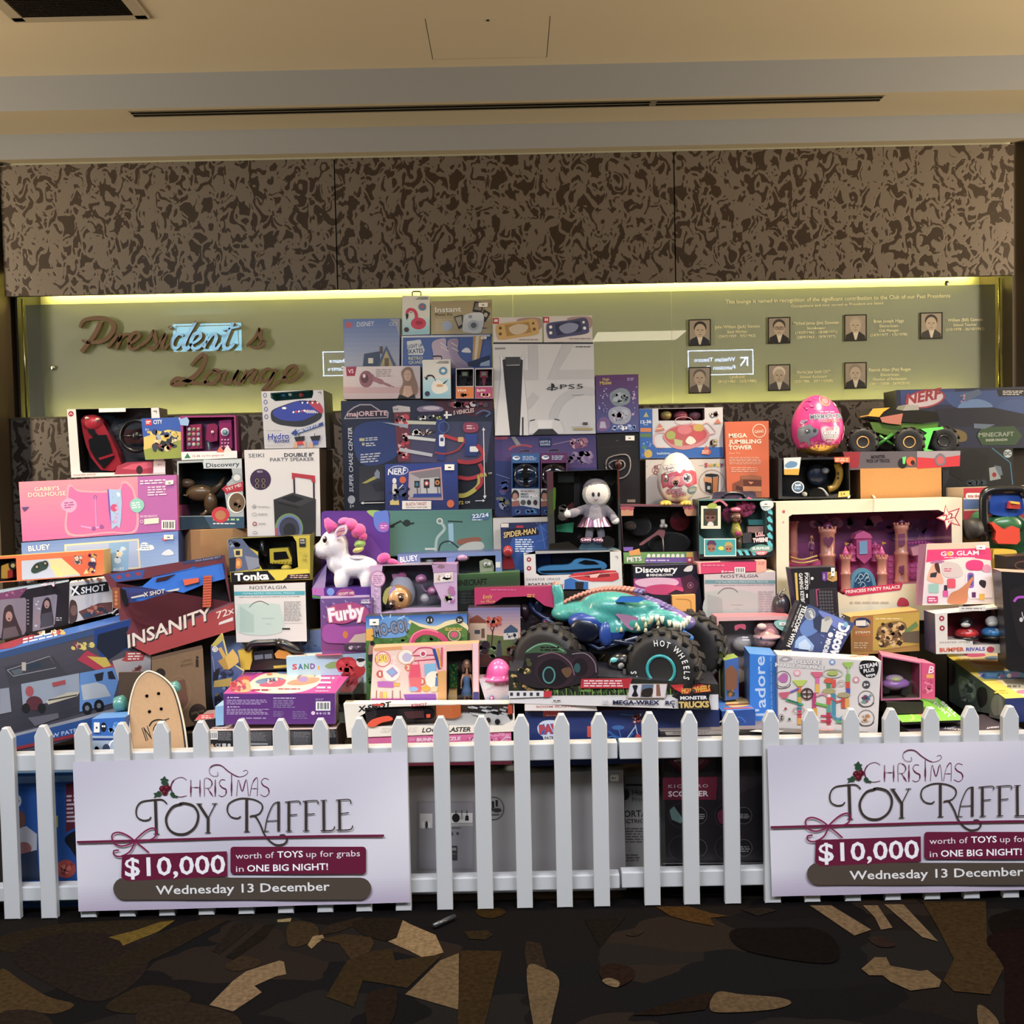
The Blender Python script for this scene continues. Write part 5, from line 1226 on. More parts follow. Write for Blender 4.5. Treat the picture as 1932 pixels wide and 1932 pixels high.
for (q,lb,c1,c2)in ((F(930,599,1022,598,1023,646,931,648),'small white handheld console box showing a yellow console, on the console box','c9a25c','a8803c'),(F(1025,597,1117,595,1118,644,1026,646),'small white handheld console box showing a navy console, on the console box','474a72','2c2f50')):
    x,y=q[0];b=Box('game_console_box',lb,q,4.15,.06,'d3cac8',side='8a7f80',sup=False,cat='console box',
     art_=[('r',x,y+1,x+11,y+12,'b8283a'),('e',x+4,y+6,1.6,3,'f4e4e4'),('e',x+7.5,y+6,1.6,3,'f4e4e4'),('sp',[(x+45,y+4),(x+88,y+1),(x+91,y+20),(x+70,y+24)],'a88a84'),('sp',[(x+6,y+20),(x+12,y+12),(x+50,y+7),(x+80,y+3),(x+86,y+22),(x+82,y+32),(x+45,y+38),(x+14,y+42),(x+8,y+34)],c1),
       ('p',[(x+22,y+14),(x+68,y+8),(x+73,y+28),(x+26,y+36)],c2),('sp',[(x+30,y+20),(x+48,y+12),(x+66,y+16),(x+60,y+28),(x+40,y+32)],'c9b8a0' if c1[0]=='c' else '8a8fb0'),('e',x+14,y+20,3,3,'efe8e0' if c1[0]=='4' else '6a4a20'),('e',x+78,y+22,3,3,'efe8e0' if c1[0]=='4' else '6a4a20'),('e',x+14,y+31,3,3,'efe8e0' if c1[0]=='4' else '6a4a20'),('e',x+76,y+11,2.4,2.4,'efe8e0' if c1[0]=='4' else '6a4a20'),
       ('m',x+50,y+40,x+90,y+44,1,'9a8f90')])
b=Box('toy_box','purple and blue starry plush box with a pale fluffy shape, right of the console box',F(1123,709,1204,706,1206,815,1126,817),4.15,.12,'4a3a78',side='2c2040',sup=False,
 art_=T('D',[('g',F(1080,618,1470,608,1474,1132,1088,1138),'5a2a62','4a5a94'),('t','Magic',(1145,668),(1208,664),26,'c0a85a',.05),('t','Mixies',(1120,706),(1225,698),34,'c0a85a',.06),('m',1368,640,1450,670,2,'a8a0c8',-.04),
 ('sp',F(1210,790,1250,755,1310,735,1370,752,1395,800,1390,860,1340,890,1260,895,1215,850),'7c8a94'),('sp',F(1210,930,1300,900,1390,930,1400,1010,1350,1060,1250,1060,1200,1000),'9aa0b4'),('s',1225,770,1385,880,['8f9ca8','6c7a88','a4aeb8'],30,22,1),('s',1215,920,1390,1050,['aab0c4','8f97b0','c4b0c8'],30,24,2),
 ('sp',F(1095,1050,1140,1000,1200,1020,1210,1090,1150,1130,1095,1115),'7a5a90'),('p',F(1125,1040,1165,1040,1180,1100,1115,1100),'b4b0c8'),('s',1090,720,1200,960,['8a80b8','6a5aa0','c4bce0'],22,9,3),('s',1400,700,1462,1000,['8a80b8','c4a0c0'],16,9,4),('s',1220,1060,1460,1125,['6f88c4','a4b4e0','dfe4f4'],34,14,5)]))
b=Box('toy_box','big navy and purple rescue tower box, right under the console box',F(932,822,1124,818,1130,972,936,975),4.16,.16,'3a3a72',side='1e2044',sup=False,
 art_=T('D',[('g',F(152,1172,1078,1155,1085,1460,158,1470),'3f3a70','5c4680'),('g',F(156,1400,700,1395,700,1895,160,1900),'33407e','26305c'),('p',F(160,1180,280,1175,280,1200,165,1205),'a0405a'),('rr',562,1185,680,1275,16,'1c2c58'),('t','LIGHTS &',(572,1232),(668,1230),18,'c9d4ec',.04),('t','SOUNDS',(576,1258),(666,1256),18,'c9d4ec',.04),
 ('sl',F(290,1300,330,1270,420,1255,500,1270),20,'9a4458'),('p',F(310,1180,345,1176,400,1250,360,1260),'8a8a8c'),('l',F(690,1250,960,1190),6,'9a80a0'),('s',840,1180,1020,1300,['a06a84','7a4a6e','c49aa8'],26,22,2),('s',780,1290,1070,1440,['7d6a96','5c4c7c','9c86ac'],40,30,3),('s',190,1560,300,1720,['5a4478','7a4a6a','3a58a0'],14,26,4),('s',165,1700,305,1880,['3a5aa4','7a7a60','242e5a','8a90b0'],26,30,5),('l',F(175,1520,300,1560),5,'8a9ac8')]))
b=Box('toy_box','narrow black gadget box with white sticker, right of the navy tower box',F(1125,819,1206,816,1208,950,1132,954),4.16,.16,'1c191b',side='131113',sup=False,
 art_=T('D',[('e',1276,1214,14,3,'6a6a6a'),('l',F(1150,1275,1400,1262),3,'3a3638'),('m',1368,1750,1440,1772,1,'b8a8a0'),('r',1368,1750,1442,1775,'9a8c88')]))
sticker(b,1180,822,1197,831,0)
m=MB()
for p_ in (F(1175,1450,1200,1370,1350,1340,1395,1400,1380,1510,1300,1560,1200,1500),F(1200,1440,1240,1400,1330,1400,1340,1460,1260,1490)):
    P=[b.pl.hit(*q,.006)for q in smooth(Q('D',p_),3,True)];m.tube(P+[P[0]],.0035,'8a8484',n=6)
m.ell(b.pl.hit(*Q('D',[(1288,1430)])[0],.012),(.016,.012,.02),'4a2420');b.build(m,'blister_bump','plastic')
# small watches in front
for (x0,x1,y0,c1,c2,lb)in ((965,1018,856,'2f5a94','3f86c8','blue smart watch box hanging card, in front of the navy tower box'),(1020,1070,855,'5a2858','7a3a68','purple smart watch box beside the blue one')):
    b=Box('watch_box',lb,[(x0,y0),(x1,y0-1),(x1+1,971),(x0+.5,973)],4.09,.05,c1,side='1c2a4a',sup=False,win=[(x0+2,874),(x1-2,873),(x1-2,920),(x0+2,921)],wcol=c1,wdepth=.035,cat='toy box',
     art_=[('m',x0+21,y0+4,x1-4,y0+13,3,'a8bcdc'),('e',x0+9,y0+8,7,4,'dfe6f0'),('e',x0+10,y0+7,5,2,'6a7aa0'),('r',x0+.5,922,x1,972,'b9bec6'),('sp',[(x0+1,930),(x0+6,924),(x0+13,928),(x0+14,938),(x0+8,942),(x0+1,940)],'2a2226'),('e',x0+7,937,5,7,'a87a6c'),('p',[(x0+.5,946),(x0+14,944),(x0+18,958),(x0+.5,960)],'8a5a54'),
       ('p',[(x0+.5,956),(x0+20,954),(x1,960),(x1,972),(x0+.5,972)],'26366a'),('s',x0+2,958,x1-2,971,['2f7ab8','3a4a80','5a6a98'],12,4,3),('t','SMART',(x0+17,934),(x0+32,934),4,'3a3a44',.04),('t','WATCH',(x0+17,939),(x0+32,939),4,'3a3a44',.04),('t','MAX',(x0+35,939),(x0+50,938),6,'f4f6fa',.05),('m',x0+17,925,x0+50,929,1,'9a6a4a'),('e',x0+22,948,5,5,'4a4c48'),('e',x0+33,948,4,5,'2a2a30'),('e',x0+45,948,4,5,'3a2c34')])
    m=MB();xc=(x0+x1)/2;X3(m,b,[(xc-5,878),(xc+5,878),(xc+5,918),(xc-4,918)],.02,.006,'1c2430');X3(m,b,rrect(xc-8,884,xc+8,902,4),.012,.012,'22262e','4a5058');b.build(m,'toy_watch')
    m=MB();E3(m,b,xc,897,24,22,.0,.02,'ffffff');m.build('clear_bubble','film',b.root)
    hanger(b,x0+25,y0,9,6)
# --- middle shelves
b=Box('toy_box','white party speaker box with tall black speaker and red handle',Q('B',F(255,542,850,527,862,1225,282,1225)),4.02,.3,'d3d1d3',side='3a2e24',top='5a5048',
 art_=T('B',[('t','SEIKI',(290,602),(412,598),32,'5a595c'),('t','DOUBLE 8"',(572,596),(806,592),30,'1e1d20',.05),('t','PARTY SPEAKER',(460,633),(808,628),30,'4a494c'),('e',384,775,83,84,'3a2448'),('t','MEGA',(358,722),(402,720),16,'d8c8e0'),('rr',340,760,372,850,8,'221630'),('rr',392,760,424,850,8,'221630'),('o',357,785,14,18,3,'a89870'),('o',357,826,14,18,3,'a89870'),('o',408,785,14,18,3,'a89870'),('o',408,826,14,18,3,'a89870'),
 ('l',F(648,740,655,935),13,'2a1c22'),('l',F(805,760,808,930),13,'2a1c22'),('p',F(632,722,815,745,818,800,790,795,785,775,655,755,652,775,633,770),'b02a3a'),
 ('p',F(488,935,640,880,822,930,822,1225,500,1225),'2b2a2e'),('p',F(488,935,640,880,822,930,705,985),'3a393d'),('p',F(545,925,640,895,730,930,650,960),'1a1a1d'),('l',F(525,960,690,1000),8,'121214'),
 ('o',610,1165,112,122,20,'6a8a5c'),('o',612,1165,96,106,16,'6070a8'),('e',614,1170,80,90,'3a3c50'),('e',614,1180,50,60,'24252c'),('p',F(498,1160,522,1160,525,1225,500,1225),'a84a58'),
 ('p',F(312,990,335,970,352,985,330,1005),'a8a4a8'),('m',365,985,460,1000,2,'a8a4a8'),('o',335,1052,20,14,4,'a8a4a8'),('m',365,1042,452,1060,2,'a8a4a8'),('o',338,1127,17,17,7,'a0404a'),('m',370,1118,432,1134,2,'a8a4a8'),('o',340,1195,18,12,4,'a8a4a8')]))
b=Box('toy_box','grey water-slide racers box with blue track, on the party speaker box',Q('B',F(390,78,882,66,905,522,416,532)),4.06,.2,'b8b9c2',side='2b2b2e',sup=False,
 win=Q('B',F(462,90,800,66,802,100,790,130,500,155,465,130)),wcol='8fc4c0',wdepth=.1,
 art_=T('B',[('o',420,108,15,18,5,'3a4a90'),('o',424,162,15,18,5,'3a4a90'),('o',427,218,15,18,5,'3a4a90'),('o',430,278,15,18,5,'3a4a90'),('sp',F(468,290,475,230,560,190,700,150,820,170,868,240,850,300,720,355,560,345,490,320),'24242c'),('sp',F(485,262,500,220,580,190,700,150,800,165,850,225,800,270,700,310,560,305),'2a3a9a'),('sp',F(760,160,840,160,880,220,860,250),'a8324c'),
 ('e',572,210,18,9,'e0e4ec')]+[('l',[(640+i*22,248-i*3),(650+i*22,236-i*3)],12,'c8404c' if i%2 else 'eceae8')for i in range(6)]+[('l',[(720+i*16,226),(760+i*16,250)],4,'e8ecf4')for i in range(6)]+[('r',690+i*20,150+(i%2)*12,702+i*20,162+(i%2)*12,'f0f0f0' if i%2 else '1c1c24')for i in range(8)]+
  [('t','Hydro',(440,462),(612,452),50,'2f3a94',{'off':.06,'ol':('dfe2f4',.05),'sh':.1}),('t','RACERS',(500,484),(612,480),20,'2f3a94',.05),('p',F(625,410,668,372,665,392,880,320,880,345,668,418,668,432),'27408a'),('t','JUMBO TRACK 3FT X 2FT',(680,408),(850,350),18,'dfe8f8',.04),('r',672,445,725,500,'c23a44'),('r',790,440,840,498,'3454b8'),('p',F(650,440,735,430,728,470,665,475),'202024'),('p',F(775,435,860,425,850,465,790,468),'202024'),('l',F(686,405,690,440),5,'202024'),('l',F(813,410,815,440),5,'202024'),
 ('p',F(640,525,655,470,672,480,680,525),'c49a84'),('p',F(735,525,720,475,740,470,748,525),'c49a84'),('p',F(765,525,785,470,800,480,800,525),'c49a84'),('m',430,384,560,390,1,'8a8a94'),('m',432,503,600,508,1,'8a8a94'),('l',F(840,85,862,82,862,98),6,'2a2426')]))
m=MB();E3(m,b,535,745,5,4,.03,.015,'3f7ab8');E3(m,b,548,744,4,4,.03,.015,'d8e0e0');E3(m,b,569,745,5,5,.03,.015,'c23a3a');b.build(m,'toy_boat')
b=Box('toy_box','yellow and black construction truck window box on the mint fridge box',Q('B',F(122,1248,775,1218,778,1570,150,1588)),3.86,.1,'c8b52c',side='4a431c',top='8a8240',sup=False,wcol='28251f',
 win=Q('B',F(235,1235,640,1225,668,1270,682,1470,640,1485,400,1490,370,1440,365,1350,250,1290)),wdepth=.08,
 art_=T('B',[('p',F(125,1250,235,1240,300,1320,365,1380,380,1480,140,1510),'5a6684'),('s',130,1260,230,1330,['3a4258','8a94b0','2a2e3c'],12,20,1),('e',208,1440,30,44,'d0803a'),('e',208,1440,14,24,'e8a85c'),('p',F(170,1330,240,1325,240,1385,180,1390),'d8c070'),('r',188,1340,222,1375,'2a2c34'),('p',F(135,1400,190,1390,185,1500,140,1505),'2a2e3a'),('p',F(260,1380,370,1400,375,1465,290,1500),'8a8fa0'),
 ('p',F(148,1512,460,1496,500,1572,152,1588),'17161a'),('p',F(440,1498,760,1485,776,1520,776,1568,510,1576),'e2cc2e'),('p',F(600,1530,775,1518,777,1566,560,1574,590,1552),'2a2624'),('t','Tonka',(180,1578),(452,1566),60,'f4f2ee',.09),('m',620,1530,770,1560,2,'e4b4a8'),('rr',692,1242,742,1310,3,'26262a'),('t','STEEL',(698,1264),(736,1262),14,'e8e4d8',.05),('t','TOUGH',(698,1284),(736,1282),12,'e8e4d8',.04),('s',690,1330,760,1440,['b8a838'],10,10,5),('o',147,1268,14,15,4,'26262a')]))
m=MB();X3(m,b,Q('B',F(455,1325,600,1315,632,1400,630,1450,460,1440)),.012,.05,'e6cf28','b8a420');X3(m,b,Q('B',F(488,1352,585,1345,608,1400,490,1412)),.008,.01,'17171a')
for i in range(6):X3(m,b,Q('B',[(470+i*27,1428),(490+i*27,1426),(480+i*27,1446)]),.008,.02,'d6bf24')
E3(m,b,*Q('B',[(590,1478)])[0],10,7,.02,.02,'d8c030',zmin=-.1);m.tube([b.at(*q,.03)for q in Q('B',F(400,1250,395,1340,440,1380))],.012,'1c1b1a');X3(m,b,Q('B',F(620,1260,660,1265,668,1460,640,1470)),.03,.03,'1c1b1e');E3(m,b,*Q('B',[(325,1340)])[0],5,3,.02,.01,'d8c030');b.build(m,'toy_loader')
m=MB();m.add([tuple(b.at(*q,0))for q in Q('B',F(775,1218,778,1570))]+[tuple(b.at(*q,.004))for q in Q('B',F(798,1570,812,1188))],[[0,1,2,3]],'6a621c');b.build(m,'side_flap','card')
b=Box('fridge_box','white small-fridge box with mint fridge picture under the yellow truck box',F(441,1104,576,1099,579,1210,446,1212),3.86,.26,'dcd9d3',side='20262a',top='e4b8b4',cat='appliance box',
 art_=T('H',[('t','NOSTALGIA',(440,348),(778,342),32,'4a4850',{'sp':1.05}),('p',F(298,368,942,362,942,398,300,404),'4aa8b4'),('t','MyMini RETRO PERSONAL FRIDGE',(376,394),(850,388),18,'a8dce0',.04),('t','KEEP FOOD, DRINKS, SNACKS & MORE COOL OR WARM',(345,424),(892,416),9,'6a6a70',.02),
 ('sp',F(335,500,360,482,480,475,680,480,722,520,725,740,345,740),'bcd2c8'),('p',F(350,500,478,580,480,740,350,740),'a9c4ba'),('sl',F(435,512,480,470,540,456,600,480,612,492),6,'5a5248'),('m',552,608,668,618,1,'8aa8a0'),('m',586,660,650,668,1,'8aa8a0'),('m',752,455,925,640,13,'9a9898'),('l',F(755,660,925,655),2,'9a9898'),('r',735,700,808,714,'2a2a2e')]))
b=Box('toy_box','teal folding bike box behind the white unicorn, under the dark navy box',F(720,964,928,961,931,1046,724,1050),4.08,.22,'5c8a84',side='3a5a58',
 art_=T('I',[('g',F(160,96,975,86,985,415,170,430),'4c7c76','5f8a82'),('l',F(215,215,300,170,330,200,400,185),14,'1e2624'),('e',345,185,28,26,'22302e'),('e',232,210,22,10,'22302e'),('sl',F(600,180,625,230,570,300,560,400),20,'a4b8b4'),('e',590,170,24,24,'c2ccc8'),('e',590,170,14,14,'6a7c78'),('l',F(650,170,760,175),8,'26302e'),('p',F(652,190,690,185,695,320,660,340),'8fb8cc'),
 ('sl',F(580,400,600,340,660,320,720,360,760,400),10,'2a3432'),('sp',F(725,340,740,305,880,290,890,320,810,345),'8f5a48'),('sp',F(730,370,800,330,900,325,920,370,860,390,740,392),'b4b8b0'),('r',480,370,560,385,'c8cac4'),('t','22 / 24',(825,150),(960,132),26,'e4ecf6',.04),('p',F(820,120,970,108,950,160,825,165),'44668c'),('t','22/24',(832,148),(955,136),28,'dfeaf8',.05),('m',830,155,930,168,1,'dfeaf8')]))
b=Box('toy_box','long blue figure set box with two clear windows, under the teal bike box',F(750,1046,946,1040,948,1090,752,1098),3.96,.12,'7286ba',side='46588c',wcol='3c4048',sup=False,
 win=Q('I',F(445,445,1005,425,1006,560,450,560)),wdepth=.08,
 art_=T('I',[('t','BLUEY',(296,478),(432,460),42,'e9eef8',{'off':.08,'ol':('4a5a98',.06)}),('p',F(640,440,720,436,700,470,720,560,640,560),'6f84bc'),('p',F(1006,475,1042,473,1042,515,1008,517),'d8d4d0')]))
m=MB();E3(m,b,*Q('I',[(760,440)])[0],13,8,.02,.03,'b888b0');E3(m,b,*Q('I',[(515,465)])[0],8,5,.03,.02,'a4acb0');X3(m,b,Q('I',F(885,470,930,450,980,465,995,510,990,555,890,558)),.02,.05,'c9c8a8','9a9a84');E3(m,b,*Q('I',[(932,492)])[0],4.5,5,.016,.01,'f0f0ea');E3(m,b,*Q('I',[(962,490)])[0],4,5,.016,.01,'f0f0ea');E3(m,b,*Q('I',[(935,494)])[0],1.6,1.8,.006,.004,'1c1c1e');b.build(m,'toy_figure')
b=Box('toy_box','green-topped shrink-wrapped block game box beside the crying doll box',F(860,1088,981,1080,982,1145,862,1152),3.86,.12,'2e332e',side='26302a',top='4f7a4a',sup=True,
 art_=T('I',[('g',F(720,570,1185,548,1188,660,722,690),'4a7044','35543a'),('t','MINECRAFT',(700,655),(945,640),44,'22261f',.07),('m',750,700,900,790,4,'454a48')]))
m=MB();P=[b.pl.hit(*q,.004)for q in Q('I',F(722,568,1186,546,1190,800,724,830))];m.add(P,[[0,1,2,3]],'ffffff');m.build('shrink_wrap','film',b.root)
b=Box('toy_box','bright pink arched doll-and-pony box behind the rear of the monster truck',F(895,1111,1062,1105,1064,1240,897,1243),3.80,.055,'b82c62',side='8a2048',wcol='2a1a24',film=True,
 win=Q('I',F(862,793,990,785,1060,738,1280,728,1370,800,1500,830,1500,1180,862,1180)),wdepth=.05,
 art_=T('I',[('t','Emily',(912,750),(985,742),30,'e8b84c',{'sh':.25}),('t','and',(938,762),(958,760),10,'e8b84c'),('t','her Horse',(895,778),(1002,774),16,'e8b84c',{'sh':.2}),('m',970,676,1180,690,1,'d86a94'),('m',1240,712,1300,740,2,'e8a04c')]))
m=MB();E3(m,b,*Q('I',[(1130,900)])[0],30,12,.04,.02,'2a1c22');E3(m,b,*Q('I',[(1220,850)])[0],10,16,.04,.02,'38252c');m.tube([b.at(*q,.04)for q in Q('I',F(1050,960,1040,1100))],.01,'2a1c22');m.tube([b.at(*q,.04)for q in Q('I',F(1200,960,1210,1100))],.01,'2a1c22');b.build(m,'toy_horse')
b=Box('toy_box','lavender window box holding a baby doll head in a pale hood',Q('I',F(72,505,718,492,722,835,85,862)),3.84,.12,'c8a8cc',side='8a6a90',top='b48cba',wcol='8f8a98',film=True,
 win=Q('I',F(165,502,530,490,545,560,545,640,600,760,600,812,340,815,155,850,150,620)),wdepth=.1,
 art_=T('I',[('s',78,620,148,850,['b898c4','d8c0dc'],30,10,1),('e',130,600,56,62,'b87aa8'),('e',130,600,48,54,'dcb8d4'),('m',95,570,165,640,5,'a868a0'),('p',F(540,500,715,492,715,545,540,552),'b08ab4'),('e',600,510,28,14,'8a6a78'),('p',F(545,560,690,548,692,620,548,632),'d8c8c8'),('s',550,565,690,620,['c8a0a0','f0e8e0','a89080'],12,14,2),('s',610,640,710,790,['b06aa0','dcc4dc','8fa06a'],16,22,3)]))
sticker(b,840,1083,849,1090)
m=MB();q=Q('I',[(290,740)])[0];E3(m,b,q[0],q[1],24,26,.03,.05,'c8935c');o=b.build(m,'doll_head')
m=MB();E3(m,b,q[0]+5,q[1]-10,25,32,.055,.045,'c4c6d4');X3(m,b,Q('I',F(232,565,300,560,320,600,250,630)),.05,.02,'c07aa8');E3(m,b,*Q('I',[(310,590)])[0],9,12,.05,.01,'b85a90');b.build(m,'hood','plush')
m=MB();X3(m,b,smooth(Q('I',F(165,760,180,690,220,660,250,690,210,730,190,790)),3,True),.0,.03,'d8cf6a');X3(m,b,smooth(Q('I',F(215,690,250,655,262,700,220,740)),3,True),-.005,.02,'a888c8');b.build(m,'hair','plush')
m=MB()
for x,y in ((302,744),(232,794)):
    q2=Q('I',[(x,y)])[0];E3(m,b,*q2,5.5,6.5,-.014,.012,'2a1a1c');E3(m,b,q2[0]-1.5,q2[1]-2,1.6,1.8,-.026,.003,'f4f0ec');m.tube([b.at(*z,-.02)for z in smooth([(q2[0]-6,q2[1]-6),(q2[0],q2[1]-9),(q2[0]+6,q2[1]-7)],3)],.0022,'3a2620')
q2=Q('I',[(290,806)])[0];E3(m,b,*q2,2.2,1.6,-.015,.006,'b86a50');b.build(m,'face','plastic')
m=MB();q=Q('I',[(452,600)])[0];E3(m,b,*q,11,9,.03,.02,'c07ab0');E3(m,b,*q,6,5,.015,.01,'d89ac8');q=Q('I',[(540,690)])[0];E3(m,b,*q,11,9,.03,.02,'b86aa8');E3(m,b,*q,6,5,.015,.01,'d89ac8');m.tube([b.at(*z,.03)for z in smooth(Q('I',F(450,630,480,690,540,700,600,760)),3)],.003,'b080b0');q=Q('I',[(480,745)])[0];E3(m,b,*q,9,9,.04,.02,'d0ccd0');b.build(m,'pacifier')
b=Box('toy_box','purple furry-print talking-toy box with big Furby lettering',F(604,1132,703,1128,703,1240,608,1243),3.82,.14,'7d4f90',side='3f2a50',
 art_=T('H',[('g',F(1082,432,1540,420,1540,900,1090,905),'6a5090','80407c')]+[('l',[(1100+(i*37)%420,445+(i*53)%180),(1115+(i*37)%420+(i%3)*10,470+(i*53)%180)],5,['b4a4d8','4a3878','9a80c4'][i%3])for i in range(70)]+
  [('sp',F(1160,560,1150,640,1300,660,1420,620,1500,650,1520,540,1400,470,1250,480,1180,500),'a8447c'),('t','Furby',(1165,640),(1490,592),120,'f0e4ee',{'off':.09,'ol':('d88a9a',.06)}),('t','A NEW BEST',(1455,452),(1536,450),12,'f0f0f4',.05),('t','FRIEND',(1455,476),(1538,474),18,'f0f0f4',.07),
 ('sp',F(1110,690,1200,660,1290,690,1500,690,1530,830,1300,840,1120,820),'9a4a9c'),('p',F(1340,830,1400,760,1500,745,1510,832),'c8b4a8'),('e',1312,760,24,34,'c8782c'),('g',F(1300,840,1538,830,1538,905,1302,905),'4a3c50','3a3444'),('s',1310,850,1530,900,['c8c0cc','6a5a74'],10,14,3)]))
# white unicorn plush on its purple stand
ub=thing('toy_display_box','open purple display box holding the white unicorn plush','toy box',at(660,1127,3.86))
YU=3.86
m=MB();pb=wall(YU+.13);P=[pb.hit(*q)for q in rrect(606,964,735,1130,7)];m.ext(P,(0,.012,0),'5a2f8f','3a2060');m.build('back_card','card',ub)
art(ub,pb,[('sp',F(692,964,718,964,722,976,708,978),'8fb85c'),('sp',F(706,968,720,964,732,966,733,1000,716,1003,706,990),'5a78d0'),('e',724,994,10,9,'a85ab4'),('m',718,990,731,998,2,'e8b8e4'),('p',F(640,1000,700,1012,734,1060,734,1110,640,1110),'6a3a9c')])
tr =wall(YU);q_=F(588,1110,702,1107,702,1127,590,1130)
m=MB();P=[tr.hit(*q)for q in q_];m.add(P,[[0,1,2,3]],'5a3090');m.add(P+[p+Vector((0,.14,0))for p in P],[[0,1,5,4],[3,2,6,7],[0,3,7,4],[1,2,6,5],[4,5,6,7]],'4a2878');m.build('tray','card',ub)
art(ub,tr,T('B',[('p',F(795,1640,885,1632,890,1700,795,1690),'b86ab8'),('t','?',(812,1672),(826,1672),22,'d8386a',.08),('p',F(792,1692,860,1705,862,1722,795,1712),'4a8a4c'),('e',940,1665,30,30,'7a9ae0'),('p',F(860,1700,1250,1690,1250,1716,862,1724),'d0b4d4'),('sp',F(985,1690,1010,1650,1060,1640,1120,1655,1130,1695,1060,1700),'a84a8a'),('t','ADOPT ME!',(1000,1692),(1125,1684),20,'f0d8c8',.07)]))
m=MB();P=[pb.hit(588,1080),pb.hit(610,1030),tr.hit(612,1108),tr.hit(590,1112)];m.add([tuple(tr.hit(588,1112)),tuple(tr.hit(613,1110)),tuple(tr.hit(617,1062,-.05)),tuple(tr.hit(596,1085,-.05))],[[0,1,2,3]],'6a4a84');m.build('side_wing','card',ub)
art(ub,wall(YU+.045),T('B',[('sp',F(800,1625,805,1570,850,1540,900,1555,895,1600,860,1630),'efe6ea'),('sp',F(830,1560,850,1535,895,1545,888,1562),'c04a84'),('e',832,1590,6,7,'2a2228'),('e',872,1588,6,7,'2a2228')]),'corner_picture')
YM=YU+.055
U=lambda x,y,dy=0:at(x,y,YM+dy)
up=thing('unicorn_plush','white unicorn plush with pink and green mane and magenta tail, facing left','plush toy',U(668,1112))
m=MB()
k_=YM/F_PX
def El(m,x,y,rx,ry,dy,th,col,rot=0,**kw):
    m.ell(U(x,y,dy),(rx*k_,th,ry*k_),col,M=Matrix.Rotation(radians(rot),3,'Y'),**kw)
blob([(U(674,1070),(.088,.056,.047)),(U(640,1062),(.05,.05,.046)),(U(630,1028),(.058,.06,.062)),(U(612,1038),(.048,.047,.036)),(U(640,1046),(.04,.045,.04)),(U(604,1040),(.03,.038,.028)),
  (U(644,1094,-.03),(.03,.026,.05)),(U(692,1094,-.03),(.028,.026,.05)),(U(654,1094,.035),(.028,.024,.045)),(U(700,1092,.035),(.026,.024,.045))],.007,lambda c:'e9e4ea').build('body','plush',up)
m=MB();El(m,613,1018,4.2,6.4,-.066,.010,'141216',8);El(m,612,1015,1.3,1.6,-.077,.003,'f8f4f0');m.build('eye','plastic',up)
m=MB();m.ext([U(x,y,-.068)for x,y in smooth(Q('B',F(970,1200,1000,1150,1055,1138,1068,1180,1040,1225,985,1250)),3,True)],(0,.018,0),'d9c4dc');m.build('ear','plush',up)
art(up,wall(YM-.068),[('p',Q('B',F(985,1195,1010,1165,1050,1155,1050,1185,1025,1215,990,1235)),'b86a9a')]+[('l',Q('B',[(990+0,1180+i*12),(1055,1166+i*12)]),.9,['e8a050','5a3a70','d8c050'][i%3])for i in range(5)],'ear_lining','plush')
hn =MB();hn.tube([U(630,1000,-.02),U(620,988,-.02),U(615,978,-.02)],[.028,.020,.009],'e0409a',n=12);hn.build('horn_tuft','plush',up)
m=MB();El(m,662,990,15,12,0,.045,'e84a9c',30);El(m,676,1002,14,15,0,.04,'e04494',40);El(m,684,1012,9,9,0,.03,'d83a8c');El(m,650,984,12,8,0,.04,'e650a4');m.build('pink_mane','plush',up)
m=MB();El(m,679,1026,11,8,.0,.035,'8fb850',-10);m.build('green_mane','plush',up)
m=MB();El(m,676,1037,11,5.5,-.005,.032,'d8cf60',-20);m.build('yellow_mane','plush',up)
m=MB();El(m,724,1053,13,10,0,.035,'d83a94',-15);El(m,740,1060,12,6,0,.03,'cc3088',15);El(m,755,1064,9,3,0,.018,'c42a80',5);m.build('tail','plush',up)
m=MB();El(m,676,1052,17,5,0,.05,'c9c2cf',4);m.build('saddle_patch','plush',up)
# --- spider webs box, Minnie-free holographic box and neighbours
b=Box('cardboard_box','plain white carton top showing behind the webbed action-figure box',F(930,978,1036,975,1038,1070,932,1072),4.08,.14,'c6c3c0',side='9a9690',mat='card',cat='cardboard box')
b=Box('toy_box','blue action-figure box with gold comic lettering, left of the boat box',F(944,989,1040,985,1042,1078,947,1082),3.98,.06,'1f3568',side='15203c',
 art_=T('J',[('g',F(30,612,480,600,480,1040,35,1050),'232a50','26407e'),('p',F(140,720,480,600,480,1040,100,1040,110,800),'2a4f96'),('p',F(345,655,372,690,370,720,60,752,75,665),'15172a'),('r',165,636,228,656,'a8283c'),('t','SPIDER-MAN',(50,748),(350,705),52,'d6b870',{'off':.05,'sh':.2}),('m',155,755,325,880,6,'c8d8ec'),('l',F(345,610,480,720),3,'6a88c0'),('l',F(380,605,440,900),3,'6a88c0'),('sl',F(350,780,420,760,478,700),3,'6a88c0'),('sl',F(360,900,430,860,478,790),3,'6a88c0'),('r',24,616,95,652,'cfc8c0')]))
m=MB();q=Q('J',[(88,870)])[0];E3(m,b,q[0],q[1],9.5,11,-.02,.02,'a4202c');X3(m,b,Q('J',F(50,925,125,920,150,1000,145,1030,40,1035,38,990)),-.005,.02,'8a1c28');b.build(m,'plain_red_figure','plastic')
